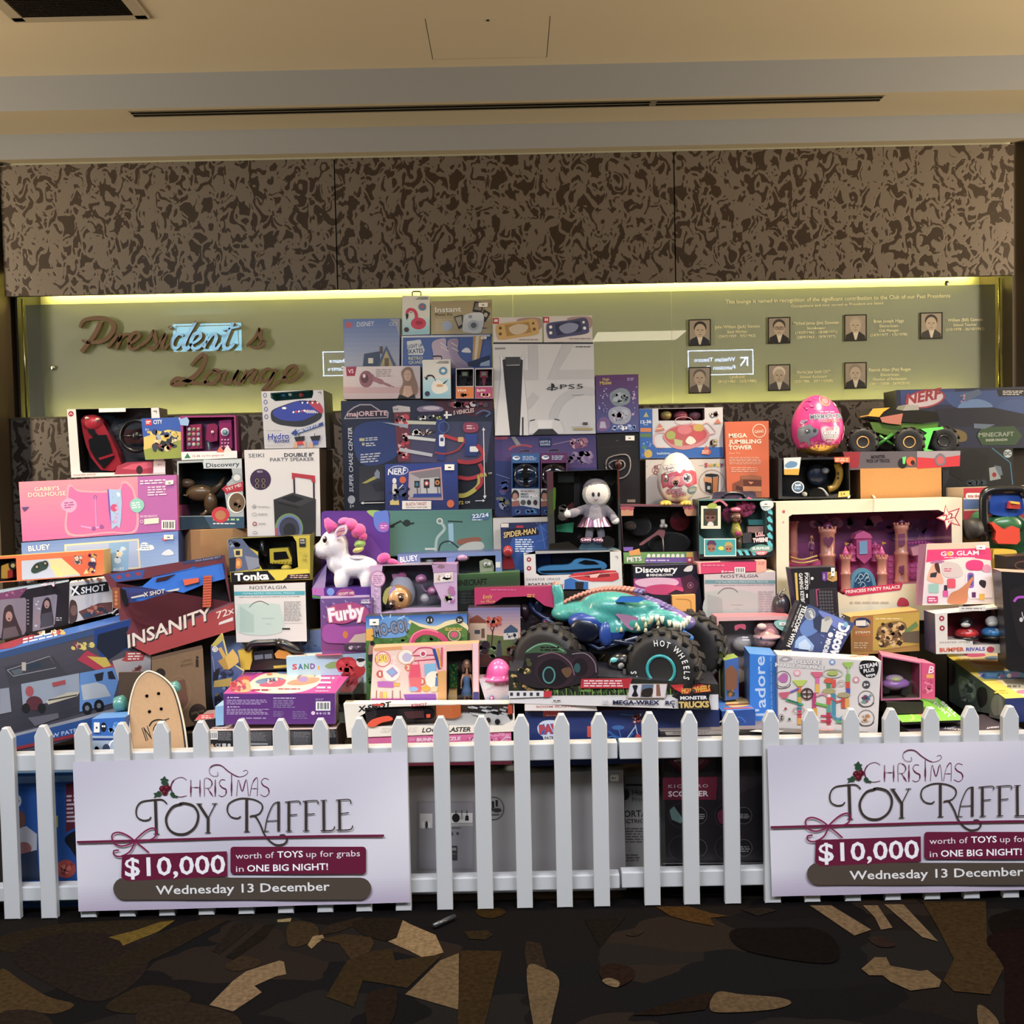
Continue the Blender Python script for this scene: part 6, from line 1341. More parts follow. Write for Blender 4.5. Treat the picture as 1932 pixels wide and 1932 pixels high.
b=Box('toy_box','shiny holographic box with a soft doll in a pink satin skirt',Q('J',F(442,142,1100,122,1126,858,458,868)),3.96,.1,'8d8f90',side='5a5c60',wcol='3c3d3e',mat='foil',film=True,sup=False,
 win=Q('J',F(500,145,1085,125,1098,850,520,862)),wdepth=.085,back='6f7274')
b.inner(T('J',[('p',F(545,160,705,150,700,240,540,245),'8f9c98'),('p',F(690,150,745,148,745,450,690,460),'26262a'),('p',F(530,630,690,605,680,700,530,690),'35c08a'),('p',F(600,480,680,420,690,460,620,600),'6a1c28'),('p',F(500,310,525,305,520,480,505,500),'8fe048'),('s',540,420,640,600,['8a8078','a89c90'],8,34,3),('s',760,160,1080,740,['3a3c30','46442e','2c2e2c'],40,50,4)]))
art(b.root,b.pl,T('J',[('p',F(442,142,500,140,500,300,455,330),'b87a94'),('p',F(455,330,500,300,510,520,455,560),'9aa07c'),('p',F(1085,122,1100,122,1110,400,1098,400),'c86a58'),('sp',F(500,310,525,305,518,470,505,490),'9adf4c'),('p',F(760,800,940,780,1095,850,720,862),'7fb4d0'),('p',F(470,800,640,780,760,862,460,866),'5a5650')]),'holographic_edge','foil')
dr =wall(3.965)
k2=3.99/F_PX
D_=lambda x,y,dy=0:at(*Q('J',[(x,y)])[0],3.985+dy)
t=thing('soft_doll','plain grey and white soft doll in pink satin skirt inside the holographic box','plush toy',D_(880,780))
blob([(D_(880,500),(.042,.032,.05)),(D_(880,560),(.045,.034,.04))]+[(D_(x,y,d),(.017,.016,.02))for x,y,d in ((820,475,0),(780,490,0),(745,500,-.01),(700,515,-.02),(670,525,-.02),(950,470,0),(985,490,0),(1015,520,-.01),(1040,550,-.01),(1058,575,-.02),(840,610,0),(836,650,0),(832,690,0),(828,730,0),(920,610,0),(926,650,0),(934,690,0),(940,730,0))],.006,lambda c:'8d8996').build('body','plush',t)
m=MB();m.ell(D_(895,345),(.058,.045,.056),'dcd8d4');m.build('head','plush',t)
m=MB();m.ell(D_(890,300,.006),(.053,.043,.042),'6f6b78');m.build('cap','plush',t)
m=MB();[m.ell(D_(x,352,-.043),(.006,.003,.009),'1c1a1e')for x in (865,915)];m.tube([D_(x,y,-.046)for x,y in ((872,395),(890,402),(910,395))],.0015,'8a4a5c');m.build('face','matte',t)
m=MB()
for x,y in ((640,530),(1068,590)):m.ell(D_(x,y,-.02),(.018,.015,.016),'e4e0dc')
for i in range(3):m.ell(D_(625+i*12,505+i*16,-.02),(.006,.006,.012),'e4e0dc')
m.build('hands','plush',t)
m=MB();pr =[]
nn =40;vs=[]
for j,(r_,h_)in enumerate(((.036,0),(.055,-.035),(.068,-.062))):
    for i in range(nn):
        t_=2*pi*i/nn;rr =r_*(1+.12*j*.5*sin(t_*8));vs.append(D_(880,505)+Vector((rr *cos(t_),rr *.6*sin(t_),h_)))
m.add(vs,[[j*nn +i,j*nn +(i+1)%nn,(j+1)*nn +(i+1)%nn,(j+1)*nn +i]for j in range(2)for i in range(nn)],'d8a0c4',True);m.build('satin_skirt','foil',t)
m=MB()
for x in (800,910):m.ell(D_(x,770,-.015),(.026,.03,.014),'c898b4')
m.build('satin_shoes','foil',t)
m=MB();P=[at(x,y,3.952)for x,y in Q('J',F(945,745,1000,725,1060,760,1062,815,1005,848,948,820))];m.ext(P,(0,.004,0),'8a8890');m.build('badge','metal',t)
b=Box('toy_box','white boat racer box with blue boat window and red printed boat',F(988,1046,1172,1040,1175,1112,990,1112),3.9,.1,'d3d2d0',side='7a7876',top='c8c6c0',wcol='16233c',sup=True,
 win=Q('J',F(338,868,1018,862,1022,1030,940,1045,700,1080,380,1090,345,1070)),wdepth=.08,
 art_=T('J',[('e',280,945,21,21,'9a2c3c'),('e',280,1025,21,21,'9a2c3c'),('e',280,945,8,8,'e8d8d8'),('e',280,1025,8,8,'e8d8d8'),('t','SHARPER IMAGE',(258,1137),(565,1131),22,'6a686a',{'sp':1.3}),('t','BOAT RACER',(276,1186),(525,1180),26,'201e22',.05),('l',F(1068,918,1086,916,1088,938),5,'2a2426'),('l',F(540,1175,600,1173),3,'4a4a4c'),
 ('p',F(640,1100,690,1070,940,1042,1070,1045,1095,1070,1100,1120,1040,1145,860,1145,740,1128),'c8303c'),('p',F(740,1090,900,1060,1010,1070,1020,1100,860,1115),'7a1c28'),('p',F(830,1085,930,1070,900,1110,840,1112),'e8b0a8'),('l',F(650,1104,1090,1062),4,'f0c8c0'),('p',F(605,1130,660,1110,730,1140,820,1150,820,1215,600,1215,605,1165),'2c6ab4'),('p',F(700,1150,780,1150,775,1215,705,1215),'1c1c24')]))
m=MB();X3(m,b,smooth(Q('J',F(360,1030,460,1000,640,990,700,945,780,935,940,960,990,1000,940,1040,640,1075,400,1075)),3,True),.02,.04,'4fa4e0','2f7ab8');X3(m,b,Q('J',F(730,975,790,948,880,962,920,985,800,990)),.016,.01,'10141e');X3(m,b,Q('J',F(380,1048,640,1040,940,1020,940,1035,640,1060,400,1066)),.016,.01,'122034');b.build(m,'toy_boat')
# ================================================================== toys, lower middle, just behind the fence
b=Box('toy_box','open blue construction set box with black toy excavator and yellow claw picture',F(414,1203,646,1184,649,1262,430,1290),3.92,.03,'5f79a8',side='c8b848',sup=True,top='d8cf6a',
 art_=T('H',[('g',F(175,775,1280,700,1290,900,230,1080),'7f96c4','5f78ac'),('sp',F(350,830,500,770,640,790,600,860,420,880),'9fb2d4'),('sp',F(780,800,860,750,960,770,985,830,900,880,820,870),'c4cad8'),('t','Tonka',(480,905),(1140,855),95,'7690bf',.1),('r',1168,725,1250,850,'20242c'),('m',1174,735,1246,800,4,'e0e0e0')]))
P=[b.pl.hit(414,1203),b.pl.hit(430,1290)]
fl=Pl(at(400,1300,3.78),Vector((.55,-1,0)));
m=MB();fq=Q('H',F(85,862,180,748,240,1000,380,1090,300,1300,130,1560,95,1300));m.ext([fl.hit(*q)for q in fq],(.004,.006,0),'4d6494','d8cf6a');m.build('folded_front_flap','card',b.root)
art(b.root,fl,T('H',[('p',F(85,862,180,750,208,800,130,870),'b8ac50'),('s',100,1000,300,1280,['2c3450','7f98c8','3f4f78'],30,30,3),('p',F(150,1000,230,955,250,1080,205,1075),'b8923c'),('p',F(215,970,285,890,335,960,340,1010,250,1080),'d8b450'),('l',F(165,880,215,970),34,'d0a848'),('e',124,893,26,26,'f0f0ee'),('o',124,893,18,18,4,'26262a'),('l',F(124,875,124,893,136,903),4,'26262a'),
 ('p',F(110,1090,170,1060,150,1180,105,1180),'1c2230'),('p',F(120,1180,280,1150,260,1230,110,1240),'c8a84c'),('s',110,1260,230,1480,['1c1e2a','34406a','8a7440'],24,30,5),('l',F(100,960,120,1100),8,'8a9cc8')]),'printed_flap')
m=MB();d0=-.02
pt=lambda x,y,d=0:b.pl.hit(*Q('H',[(x,y)])[0],.06+d)
m.tube([pt(*q)for q in smooth(F(420,905,440,860,490,838,560,835,690,828),3)],.013,'1b1b1e');m.tube([pt(690,828),pt(760,850),pt(870,900),pt(930,930)],[.016,.02,.018,.014],'1b1b1e');b.build(m,'excavator_arm')
m=MB();X_=lambda pts,dd,th,c,s=None:m.ext([pt(*q,dd)for q in pts],-b.n *th,c,s)
X_(F(330,905,450,898,460,1000,440,1080,360,1080,345,960),0,.07,'d8b62c');X_(F(470,915,650,895,665,985,480,1010),-.01,.08,'202226');X_(F(480,950,560,940,565,980,485,992),-.008,.004,'6a7480');X_(F(575,940,640,934,645,975,578,982),-.008,.004,'6a7480')
X_(F(665,935,700,900,780,910,830,950,800,985,680,975),.0,.08,'d88a28');X_(F(455,1005,830,975,850,1070,440,1085),-.005,.09,'1a1a1c');X_(F(655,1045,780,1035,780,1060,660,1068),.0,.01,'c8a828');b.build(m,'excavator_cab')
b=Box('toy_box','pale blue sand play box with red sandcastle picture, right of the excavator',Q('H',F(772,962,1505,920,1508,1300,790,1330)),3.82,.06,'a4c8da',side='4a5a5c',top='dfe6d8',sup=False,
 art_=T('H',[('g',F(775,965,1503,925,1505,1295,790,1325),'9ac4dc','c4dade'),('t','S',(828,1078),(874,1076),50,'c83a4c',.08),('t','A',(882,1076),(926,1074),50,'2f5a98',.08),('t','N',(936,1074),(980,1072),50,'3f8a4c',.08),('t','D',(992,1072),(1036,1070),50,'7a3f98',.08),('r',1060,1045,1074,1080,'e0a838'),('sp',F(1125,1045,1180,1010,1230,1010,1235,1060,1160,1070),'7fa860'),
 ('sp',F(1230,1010,1290,970,1370,968,1430,1020,1490,1060,1480,1120,1420,1160,1400,1200,1320,1190,1310,1110,1240,1080),'c02c34'),('s',1240,980,1420,1180,['d84048','a01f28','c83038'],30,26,2),('rr',1310,1150,1425,1215,8,'a8304c'),('l',F(1290,1232,1390,1230),6,'d8e8f0'),('e',1452,1010,42,44,'f0efe8'),('e',1450,990,40,16,'22242a'),('l',F(1430,1010,1480,1000),7,'22242a'),('m',830,1210,900,1290,4,'7a98a8'),('s',780,1170,860,1290,['d8e4e8','7fa8c0'],12,22,7)]),
 topart=T('H',[('l',F(1040,945,1280,935),14,'c85a60'),('m',830,940,980,950,1,'b86a6a')]))
b=Box('toy_box','purple craft box lying flat with pink picture lid and small print, behind the banner',F(421,1309,632,1308,632,1366,424,1367),3.50,.30,'62307c',side='b8a8b0',top='c84a98',sup=False,
 art_=T('H',[('p',F(232,1340,244,1322,256,1340),'d8c8e4'),('m',262,1326,350,1342,1,'d8c8e4'),('m',230,1350,620,1400,3,'b49ac4'),('p',F(232,1425,244,1408,256,1425),'d8c8e4'),('m',262,1412,375,1426,1,'d8c8e4'),('m',230,1434,625,1492,4,'b49ac4'),('m',655,1332,860,1346,1,'e8dcf0'),('m',655,1352,865,1430,5,'9a80b0'),('m',655,1455,760,1510,4,'8a70a4'),('m',830,1455,975,1530,5,'8a70a4'),('m',360,1510,625,1535,1,'a48ab8'),('m',1040,1340,1120,1360,2,'b49ac4'),('bar',1042,1368,1175,1452),('e',1018,1474,18,18,'e8c8dc'),('t','CE',(1105,1486),(1138,1486),18,'e0d0e8',.03),('e',1056,1478,10,10,'c8b0d4'),('e',1085,1478,10,10,'c8b0d4'),('r',1150,1466,1172,1488,'c8b0d4')]),
 topart=T('H',[('p',F(392,1088,1298,1086,1215,1290,200,1296),'c23a94'),('p',F(392,1088,560,1088,480,1130,330,1150),'8f2f88'),('sp',F(470,1170,600,1110,850,1095,1040,1100,1090,1150,1040,1230,850,1290,560,1290,430,1240),'e8dcc0'),('sp',F(490,1190,560,1160,700,1150,760,1170,700,1200,560,1215),'7a8cb0'),('sp',F(540,1210,740,1170,770,1180,720,1230,560,1235),'c85a78'),('s',570,1150,720,1210,['3a6aa4','c84a5c','e8e0e0'],12,18,4),
 ('sp',F(870,1150,930,1100,1010,1090,1045,1130,1000,1160,900,1180),'9a6a5c'),('sp',F(900,1150,960,1110,1020,1110,1020,1150,940,1180),'e0b480'),('sp',F(780,1210,850,1170,1060,1150,1050,1190,900,1220),'d08a5c'),('sp',F(880,1180,920,1140,970,1150,950,1190),'a078b4'),('sp',F(300,1180,380,1140,440,1150,420,1200,320,1220),'c83a4c'),('sp',F(310,1230,420,1200,450,1230,430,1280,300,1280),'e0a070'),('s',250,1150,450,1285,['d84a60','e8a878','a02a5c'],20,24,5),
 ('m',1110,1105,1250,1140,1,'e8c8dc'),('m',1090,1140,1240,1175,1,'e8c8dc'),('m',1070,1180,1230,1215,1,'e8c8dc'),('m',1050,1225,1200,1262,1,'e8c8dc'),('m',460,1250,650,1278,1,'a82a5c'),('m',700,1245,930,1262,1,'c83a5c'),('m',1040,1268,1200,1280,1,'f0d8e4'),('m',360,1095,570,1112,1,'e8c8e4'),('e',740,1100,50,14,'7a9ad0'),('e',620,1118,26,10,'e08a5c')]))
m=MB();m.box((b.W[1]+b.bk*.5+Vector((.035,0,-.055))),(.05,.28,.11),'6a5f5c');b.build(m,'clear_end_tray','film')
b=Box('toy_box','wide black box with white small print and pale lid right behind the left banner',F(393,1379,634,1375,636,1422,395,1426),3.49,.4,'232226',side='6f5a58',top='d8bcb4',sup=True,
 art_=T('H',[('bar',75,1640,148,1715),('r',66,1720,62,1722,'222222'),('r',150,1640,275,1730,'3a3a3c'),('m',155,1645,275,1725,5,'77757a'),('p',F(75,1782,98,1750,120,1782),'e0a878'),('t','CE',(128,1780),(178,1780),28,'e0dcd8',.03),('r',190,1752,225,1782,'d0ccc8'),('e',252,1768,16,16,'d0ccc8'),('r',430,1640,640,1800,'454548'),('m',440,1650,600,1730,7,'77757a'),('r',436,1748,605,1765,'9a9a9c'),('r',800,1640,1000,1800,'454548'),('m',840,1645,990,1700,4,'77757a'),('m',840,1705,990,1780,6,'6a686c'),('m',1150,1620,1225,1700,5,'77757a')]),
 topart=T('H',[('m',90,1608,275,1622,1,'8a6a60'),('m',430,1590,640,1600,1,'c09a8c')]))
b=Box('toy_box','slim light blue box end left of the purple craft box',F(406,1333,422,1331,422,1368,407,1369),3.54,.2,'8fbfe4',side='6a9ac4',top='a8d0ec',sup=False)
b=Box('game_box','small flat red and black game box by the kraft skateboard carton',F(366,1360,404,1356,404,1374,366,1376),3.54,.16,'241c20',side='1c1a1c',top='a88a84',sup=False,cat='toy box',
 topart=[('p',F(376,1348,404,1346,402,1355,368,1358),'c8505c'),('m',380,1349,400,1356,2,'e8c0b8')])
# --- bubbles box, brick house box, doll craft box
b=Box('toy_box','brick-set box with sunset farmhouse and autumn tree, behind the bubble box',Q('I',F(800,815,1190,812,1196,1250,800,1255)),3.74,.08,'5a5f8a',side='2a2430',top='2c2630',sup=False,
 art_=T('I',[('g',F(802,815,1188,812,1192,1060,802,1060),'6a6a98','e0b090'),('p',F(802,1000,1192,1040,1194,1250,802,1250),'5a6a3a'),('p',F(802,1150,1194,1180,1194,1250,802,1250),'4a2a24'),('p',F(810,900,870,868,960,930,810,940),'7a4030'),('p',F(815,930,940,930,940,1060,815,1060),'c8b098'),('r',850,980,890,1010,'4a4a58'),('r',900,970,925,1040,'6a5040'),('l',F(975,1100,985,990,1000,940),10,'4a2a2a'),('l',F(985,1000,960,950),6,'4a2a2a'),('s',930,870,1060,970,['b85040','8a3038','d87850'],34,16,2),
 ('p',F(1060,1030,1070,980,1120,940,1170,975,1172,1030),'38506a'),('p',F(1062,1005,1172,998,1172,1048,1065,1055),'c8c4b8'),('s',1070,1000,1165,1045,['3a4a60'],8,9,2),('s',810,1050,970,1180,['2a2228','6a3a2c','8a8070','3a3a40'],34,24,3),('p',F(1020,1080,1045,1080,1055,1180,1010,1180),'3a3f48'),('e',1033,1070,12,12,'2a2624'),('s',1080,1090,1150,1170,['8a2c2c','5a2028'],10,16,4),('s',960,1080,1020,1200,['6a8a60','d8d0c0','3a4a3c'],10,18,5)]))
b=Box('toy_box','green water bubble machine box with pink foam arch, behind the doll craft box',Q('I',F(38,878,794,858,800,1520,45,1540)),3.66,.07,'3f7034',side='1d2420',top='2b3038',sup=False,
 art_=T('I',[('g',F(40,880,792,860,794,960,42,990),'2a5cb0','7ab0dc'),('p',F(42,975,150,955,90,1060,42,1060),'e0a840'),('sp',F(350,900,450,935,560,950,640,915,720,905,793,940,793,985,720,935,640,950,560,985,440,955,360,930),'d8d0a0'),('p',F(42,1060,340,1060,380,920,440,955,560,985,640,950,720,930,793,975,796,1135,60,1140),'4a7a34'),('s',60,1000,790,1130,['42702f','558540','3a6428'],70,26,8),
 ('sp',F(120,960,170,890,250,880,360,890,330,970,340,1020,240,1040,110,1030),'5a94d0'),('t','MO-GO!',(105,1030),(352,985),86,'77849a',{'off':.1,'ol':('26344c',.06)}),('l',F(170,900,150,860),8,'a4ccec'),('l',F(220,890,225,865),8,'a4ccec'),('l',F(280,900,330,875),8,'a4ccec'),
 ('e',516,905,28,28,'2a3238'),('t','11',(500,918),(532,917),22,'e8e8e0',.05),('e',738,905,27,28,'2a3238'),('t','2+',(722,918),(756,917),22,'e8e8e0',.05),('sl',F(375,1100,395,1040,450,1000,510,995,580,1015,630,1060,648,1105),44,'c8406c'),('sl',F(368,1085,390,1020,450,985,510,980,580,998),8,'e888a4'),
 ('o',698,1020,48,44,6,'d8b8a0'),('e',698,1020,42,38,'5a7a44'),('e',698,1015,26,22,'c84a78'),('m',630,962,770,988,2,'e0b85c'),('sl',F(650,1110,700,1095,745,1115),14,'c85a7c'),('m',640,1080,770,1092,1,'e0b85c'),('sp',F(70,1075,95,1065,105,1130,95,1200,60,1200,60,1140),'a8786a'),('e',88,1080,16,18,'1c1a1c'),('p',F(55,1165,95,1160,90,1215,60,1210),'22242c'),('s',50,1220,90,1400,['2f5c28','4a7a3a'],12,18,9)]))
sticker(b,697,1168,715,1180)
b=Box('toy_box','pink and cream doll craft box marked 150, with a doll window on its right',Q('I',F(95,1112,880,1080,885,1530,72,1530)),3.55,.07,'f0b9a0',side='c87a98',top='e8a878',sup=False,wcol='3f2f38',
 win=Q('I',F(642,1140,832,1130,835,1510,642,1512)),wdepth=.055,
 art_=T('I',[('p',F(95,1112,633,1092,637,1516,76,1516),'f4cfc0'),('p',F(310,1100,633,1092,637,1300,360,1420,340,1200),'f6b8b8'),('s',100,1140,320,1420,['f6dccb','f8c8b8'],30,22,1),('p',F(98,1115,310,1100,312,1125,105,1140),'e8a064'),('e',166,1198,60,60,'e86a7c'),('e',166,1198,52,52,'f4dcc0'),('t','150',(118,1222),(210,1214),52,'f0d848',{'off':.1,'ol':('d83a5c',.06)}),
 ('e',340,1180,66,60,'e8b890'),('e',340,1180,58,52,'f2e6d8'),('sp',F(310,1180,340,1150,380,1170,370,1210,330,1215),'c4b8d0'),('e',146,1308,27,27,'d85a4a'),('t','1',(138,1322),(154,1321),30,'f8e8d8',.05),('e',356,1260,27,27,'e07a4c'),('t','2',(344,1274),(368,1273),30,'f8e8d8',.05),('e',458,1364,27,27,'e06a4c'),('t','3',(447,1378),(470,1377),30,'f8e8d8',.05),
 ('e',230,1300,64,62,'f6e8dc'),('p',F(190,1290,240,1255,280,1300,235,1335),'b88ac0'),('p',F(200,1290,240,1265,265,1298,232,1320),'8fb4dc'),('p',F(125,1365,180,1360,290,1375,240,1410,130,1405),'c068b8'),('p',F(245,1375,295,1372,290,1400,250,1400),'e0b050'),('sl',F(385,1160,440,1115,530,1115,560,1150),7,'c83a60'),('l',F(380,1172,560,1165),7,'c83a60'),('l',F(400,1210,570,1195),7,'c83a60'),('e',466,1158,26,26,'e8e0d8'),('e',466,1158,16,16,'c83a60'),
 ('p',F(375,1240,440,1236,450,1330,360,1335,368,1290),'e8506a'),('l',F(375,1240,385,1215),6,'e8506a'),('l',F(435,1238,430,1212),6,'e8506a'),('p',F(362,1335,452,1330,450,1440,375,1440),'e86a70'),('p',F(475,1235,560,1228,565,1310,480,1320),'7fb8d8'),('l',F(545,1120,590,1270),22,'2f4a98'),('l',F(575,1115,600,1265),16,'e0a030'),('l',F(606,1110,605,1250),14,'d8506a'),
 ('e',548,1350,66,64,'f0e4d0'),('p',F(560,1330,585,1330,590,1400,555,1400),'5a7ab0'),('e',574,1314,12,14,'6a3a2c'),('e',395,1420,34,18,'8fb8e0'),('e',488,1415,32,22,'e0a838'),('e',548,1420,28,22,'e8c8a0'),('p',F(320,1460,560,1455,565,1516,340,1516),'8f4ab0'),('l',F(155,1440,150,1510),18,'e8a050'),('l',F(185,1440,185,1500),20,'d8c83c'),('l',F(120,1430,118,1505),5,'7a3a3a'),('l',F(238,1430,238,1510),5,'7a3a3a'),('l',F(295,1430,298,1510),5,'7a3a3a'),('r',80,1490,320,1516,'c04a98'),
 ('p',F(575,1290,637,1280,637,1516,580,1516),'d8a05c'),('p',F(836,1078,876,1080,878,1440,842,1440),'f0c4cc'),('r',838,1445,882,1516,'3a3a78'),('r',720,1500,840,1516,'e8d0b8')]))
doll(b,881,1246,90,.02,'6a4a34','4a6a94')
m=MB();X3(m,b,Q('I',F(662,1240,720,1225,722,1410,665,1415)),.01,.012,'3f9a58','2a6a3c')
rnd=random.Random(4)
for i in range(40):x,y=rnd.uniform(666,716),rnd.uniform(1235,1405);q=Q('I',[(x,y),(x+12,y-4),(x+8,y+12)]);X3(m,b,q,.008,.002,rnd.choice(['9ad858','58c888','d8e070','2a8a5c']))
b.build(m,'glitter_card','foil');m=MB();X3(m,b,Q('I',F(660,1420,718,1412,720,1512,650,1512)),.02,.01,'c49a58');b.build(m,'gold_card')
b=Box('toy_pod','pale pink faceted egg-toy carton with glossy pink dome lid',Q('I',F(882,1345,1130,1338,1090,1520,935,1522)),3.55,.08,'d8c4c8',side='b09aa8',sup=False,cat='toy box',
 art_=T('I',[('t','HATCH ME',(1000,1398),(1110,1388),30,'c0568c',.09),('sl',F(905,1400,950,1440,1000,1425,1060,1440,1120,1400),6,'e8d8dc'),('e',975,1490,32,34,'b8bcc8'),('e',978,1492,20,24,'c0568c'),('e',975,1486,8,9,'f0f0f0'),('e',1075,1490,26,30,'b8bcc8'),('m',930,1385,980,1400,1,'8a8088'),('p',F(905,1380,990,1355,1000,1395,930,1425),'dcd8d4')]))
m=MB();c=b.at(*Q('I',[(1028,1335)])[0],.045);m.lathe(c,F(.066,-.004,.063,.004,.046,.008,.046,.012),'d84a94');m.ell(c+Vector((0,0,.008)),(.046,.042,.062),'e85aa0',zmin=0);b.build(m,'dome_lid')
m=MB();m.box(b.at(965-0,1345,.04),(.004,.08,.1),'c8b0d0');b.build(m,'side_panel','card')
# white blaster tray and pink game underneath
b=Box('toy_box','white open tray holding a black and orange toy blaster, right behind the pickets',F(648,1328,970,1327,972,1380,655,1392),3.48,.055,'e9e0ce',side='8a8074',top='e9e0ce',sup=False,wcol='d8d0c4',film=True,
 win=Q('I',F(30,1560,560,1540,1130,1532,1135,1650,1060,1690,400,1690,50,1700)),wdepth=.045,
 art_=T('I',[('t','X SHOT',(-20,1590),(235,1550),40,'1c1a1c',{'off':.09,'sh':.2}),('r',95,1530,170,1545,'d8483c'),('t','XSHOT',(370,1552),(500,1543),22,'c02a48',{'off':.05,'sh':.2}),('t','LOCK BLASTER',(458,1742),(820,1735),34,'1c1a1c',{'off':.06,'sh':.25}),('t','SKINS',(150,1742),(430,1738),36,'d8d0c0',{'off':.06,'sh':.2})]))
m=MB();X3(m,b,smooth(Q('I',F(-20,1640,60,1590,200,1570,480,1570,540,1590,540,1640,450,1650,330,1670,180,1630,60,1680,-10,1700)),3,True),.0,.035,'222024','151316');X3(m,b,Q('I',F(320,1590,470,1585,475,1635,350,1640)),-.004,.004,'4a2a2c');X3(m,b,Q('I',F(490,1610,520,1608,520,1632,492,1636)),-.004,.006,'e0482c');b.build(m,'blaster_body')
m=MB();X3(m,b,smooth(Q('I',F(50,1690,90,1650,200,1625,240,1650,160,1670,100,1700)),3,True),-.008,.02,'e8502c');X3(m,b,Q('I',F(563,1545,745,1535,748,1620,700,1640,566,1632)),.0,.03,'e8742c');X3(m,b,Q('I',F(1095,1540,1138,1535,1140,1600,1100,1610)),.0,.03,'e0502c');b.build(m,'orange_parts')
m=MB();X3(m,b,Q('I',F(640,1640,760,1600,1090,1610,1120,1660,1040,1690,720,1690,640,1680)),.01,.03,'dcdad4','a8a6a0');rnd=random.Random(8)
for i in range(22):x,y=rnd.uniform(770,1070),rnd.uniform(1545,1600);X3(m,b,Q('I',[(x,y),(x+46,y+10),(x+40,y+22),(x-6,y+10)]),.004+.0004*i,.012,rnd.choice(['222226','e8e6e2','3a3a40','c4c2be']))
for x,y in ((950,1655),(1020,1665)):CYL(m,b,*Q('I',[(x,y)])[0],5,.0,.01,'2a2628')
b.build(m,'blaster_skin')
b=Box('game_box','long bright pink flat box directly under the blaster tray',F(664,1384,964,1371,966,1442,666,1447),3.485,.2,'e0689a',side='9aa8ac',top='e8dcd0',sup=False,cat='toy box',
 art_=T('N',[('m',50,180,215,240,2,'e890b4',-.02),('t','BUNNY PUZZLE',(105,238),(440,226),26,'f4dfe4',{'off':.07,'sh':.1}),('s',460,160,820,250,['e890b4','d04a84','f0b8d0'],20,16,3),('o',700,180,40,18,4,'f4d8e4'),('l',F(745,235,780,205,820,208),6,'f4d8e4'),('r',35,276,825,290,'a4c0c0')]))
# navy bike box, white strip box over it
b=Box('bike_box','long navy kids bike carton with red and blue badge lettering behind middle pickets',F(991,1344,1357,1336,1360,1436,992,1446),3.49,.2,'1e2f66',side='1a2450',top='a85a74',sup=False,cat='toy box',
 art_=T('N',[('r',1065,5,1200,48,'c8404c'),('m',1090,34,1180,46,1,'e8c8c8'),('sp',F(1022,130,1060,85,1130,75,1200,90,1250,130,1235,180,1130,205,1045,190),'c8d0dc'),('p',F(1035,125,1075,100,1078,180,1055,188),'2f5ca0'),('t','PAW',(1040,180),(1225,165),66,'b83040',{'off':.12,'ol':('2f5ca0',.06)}),('p',F(1062,198,1200,190,1180,245,1110,240,1075,240),'dfe2e4'),('t','PATROL',(1078,224),(1185,216),24,'22242c',.05),('rr',1400,120,1440,205,6,'c8483c'),
 ('e',1635,132,48,18,'2f62a0'),('l',F(1640,145,1655,200),9,'3a6aa8'),('sl',F(1560,160,1620,200,1700,215,1750,170),18,'2a5898'),('o',1590,240,50,45,8,'3f7ab0'),('l',F(1690,230,1770,120),9,'a8b4c4'),('l',F(1650,30,1760,40,1820,20),8,'3a6aa8'),('s',1730,20,1815,110,['c85a4c','d8d4d0','8a3040'],14,14,4),('l',F(1765,110,1785,200),7,'a8b4c4'),('sp',F(1765,200,1790,180,1812,210,1800,240,1775,238),'c84048')]))
b=Box('toy_box','thin white box end with faded red lettering under the monster truck tray',F(990,1329,1125,1331,1127,1341,990,1341),3.46,.2,'e4d9d0',side='8a7a74',top='b8a89c',sup=False,
 art_=T('K',[('t','BOOM BLASTER',(290,1028),(600,1022),16,'c8887c',.08)]))
# shoe-box lids on the right
b=Box('shoe_box','flat black shoe-style box, broad lid seen behind the centre-right pickets',F(1245,1379,1460,1375,1462,1430,1250,1432),3.45,.12,'2e2829',side='1c1a1b',top='7a6f6c',sup=False,cat='box',
 art_=T('O',[('r',265,150,870,160,'8f8680'),('p',F(300,165,760,158,762,185,310,190),'a89e98'),('m',360,160,660,182,2,'6a605c')]))
b=Box('shoe_box','second flat black box with white swoosh stripe, below the marble maze box',F(1464,1381,1648,1388,1652,1422,1466,1428),3.43,.06,'1d1b1c',side='151415',top='5f5a5c',sup=False,cat='box',
 topart=T('O',[('p',F(940,160,1030,140,1080,148,1210,158,1090,170),'dcdad8'),('m',1480,140,1590,160,1,'c87a70')]))
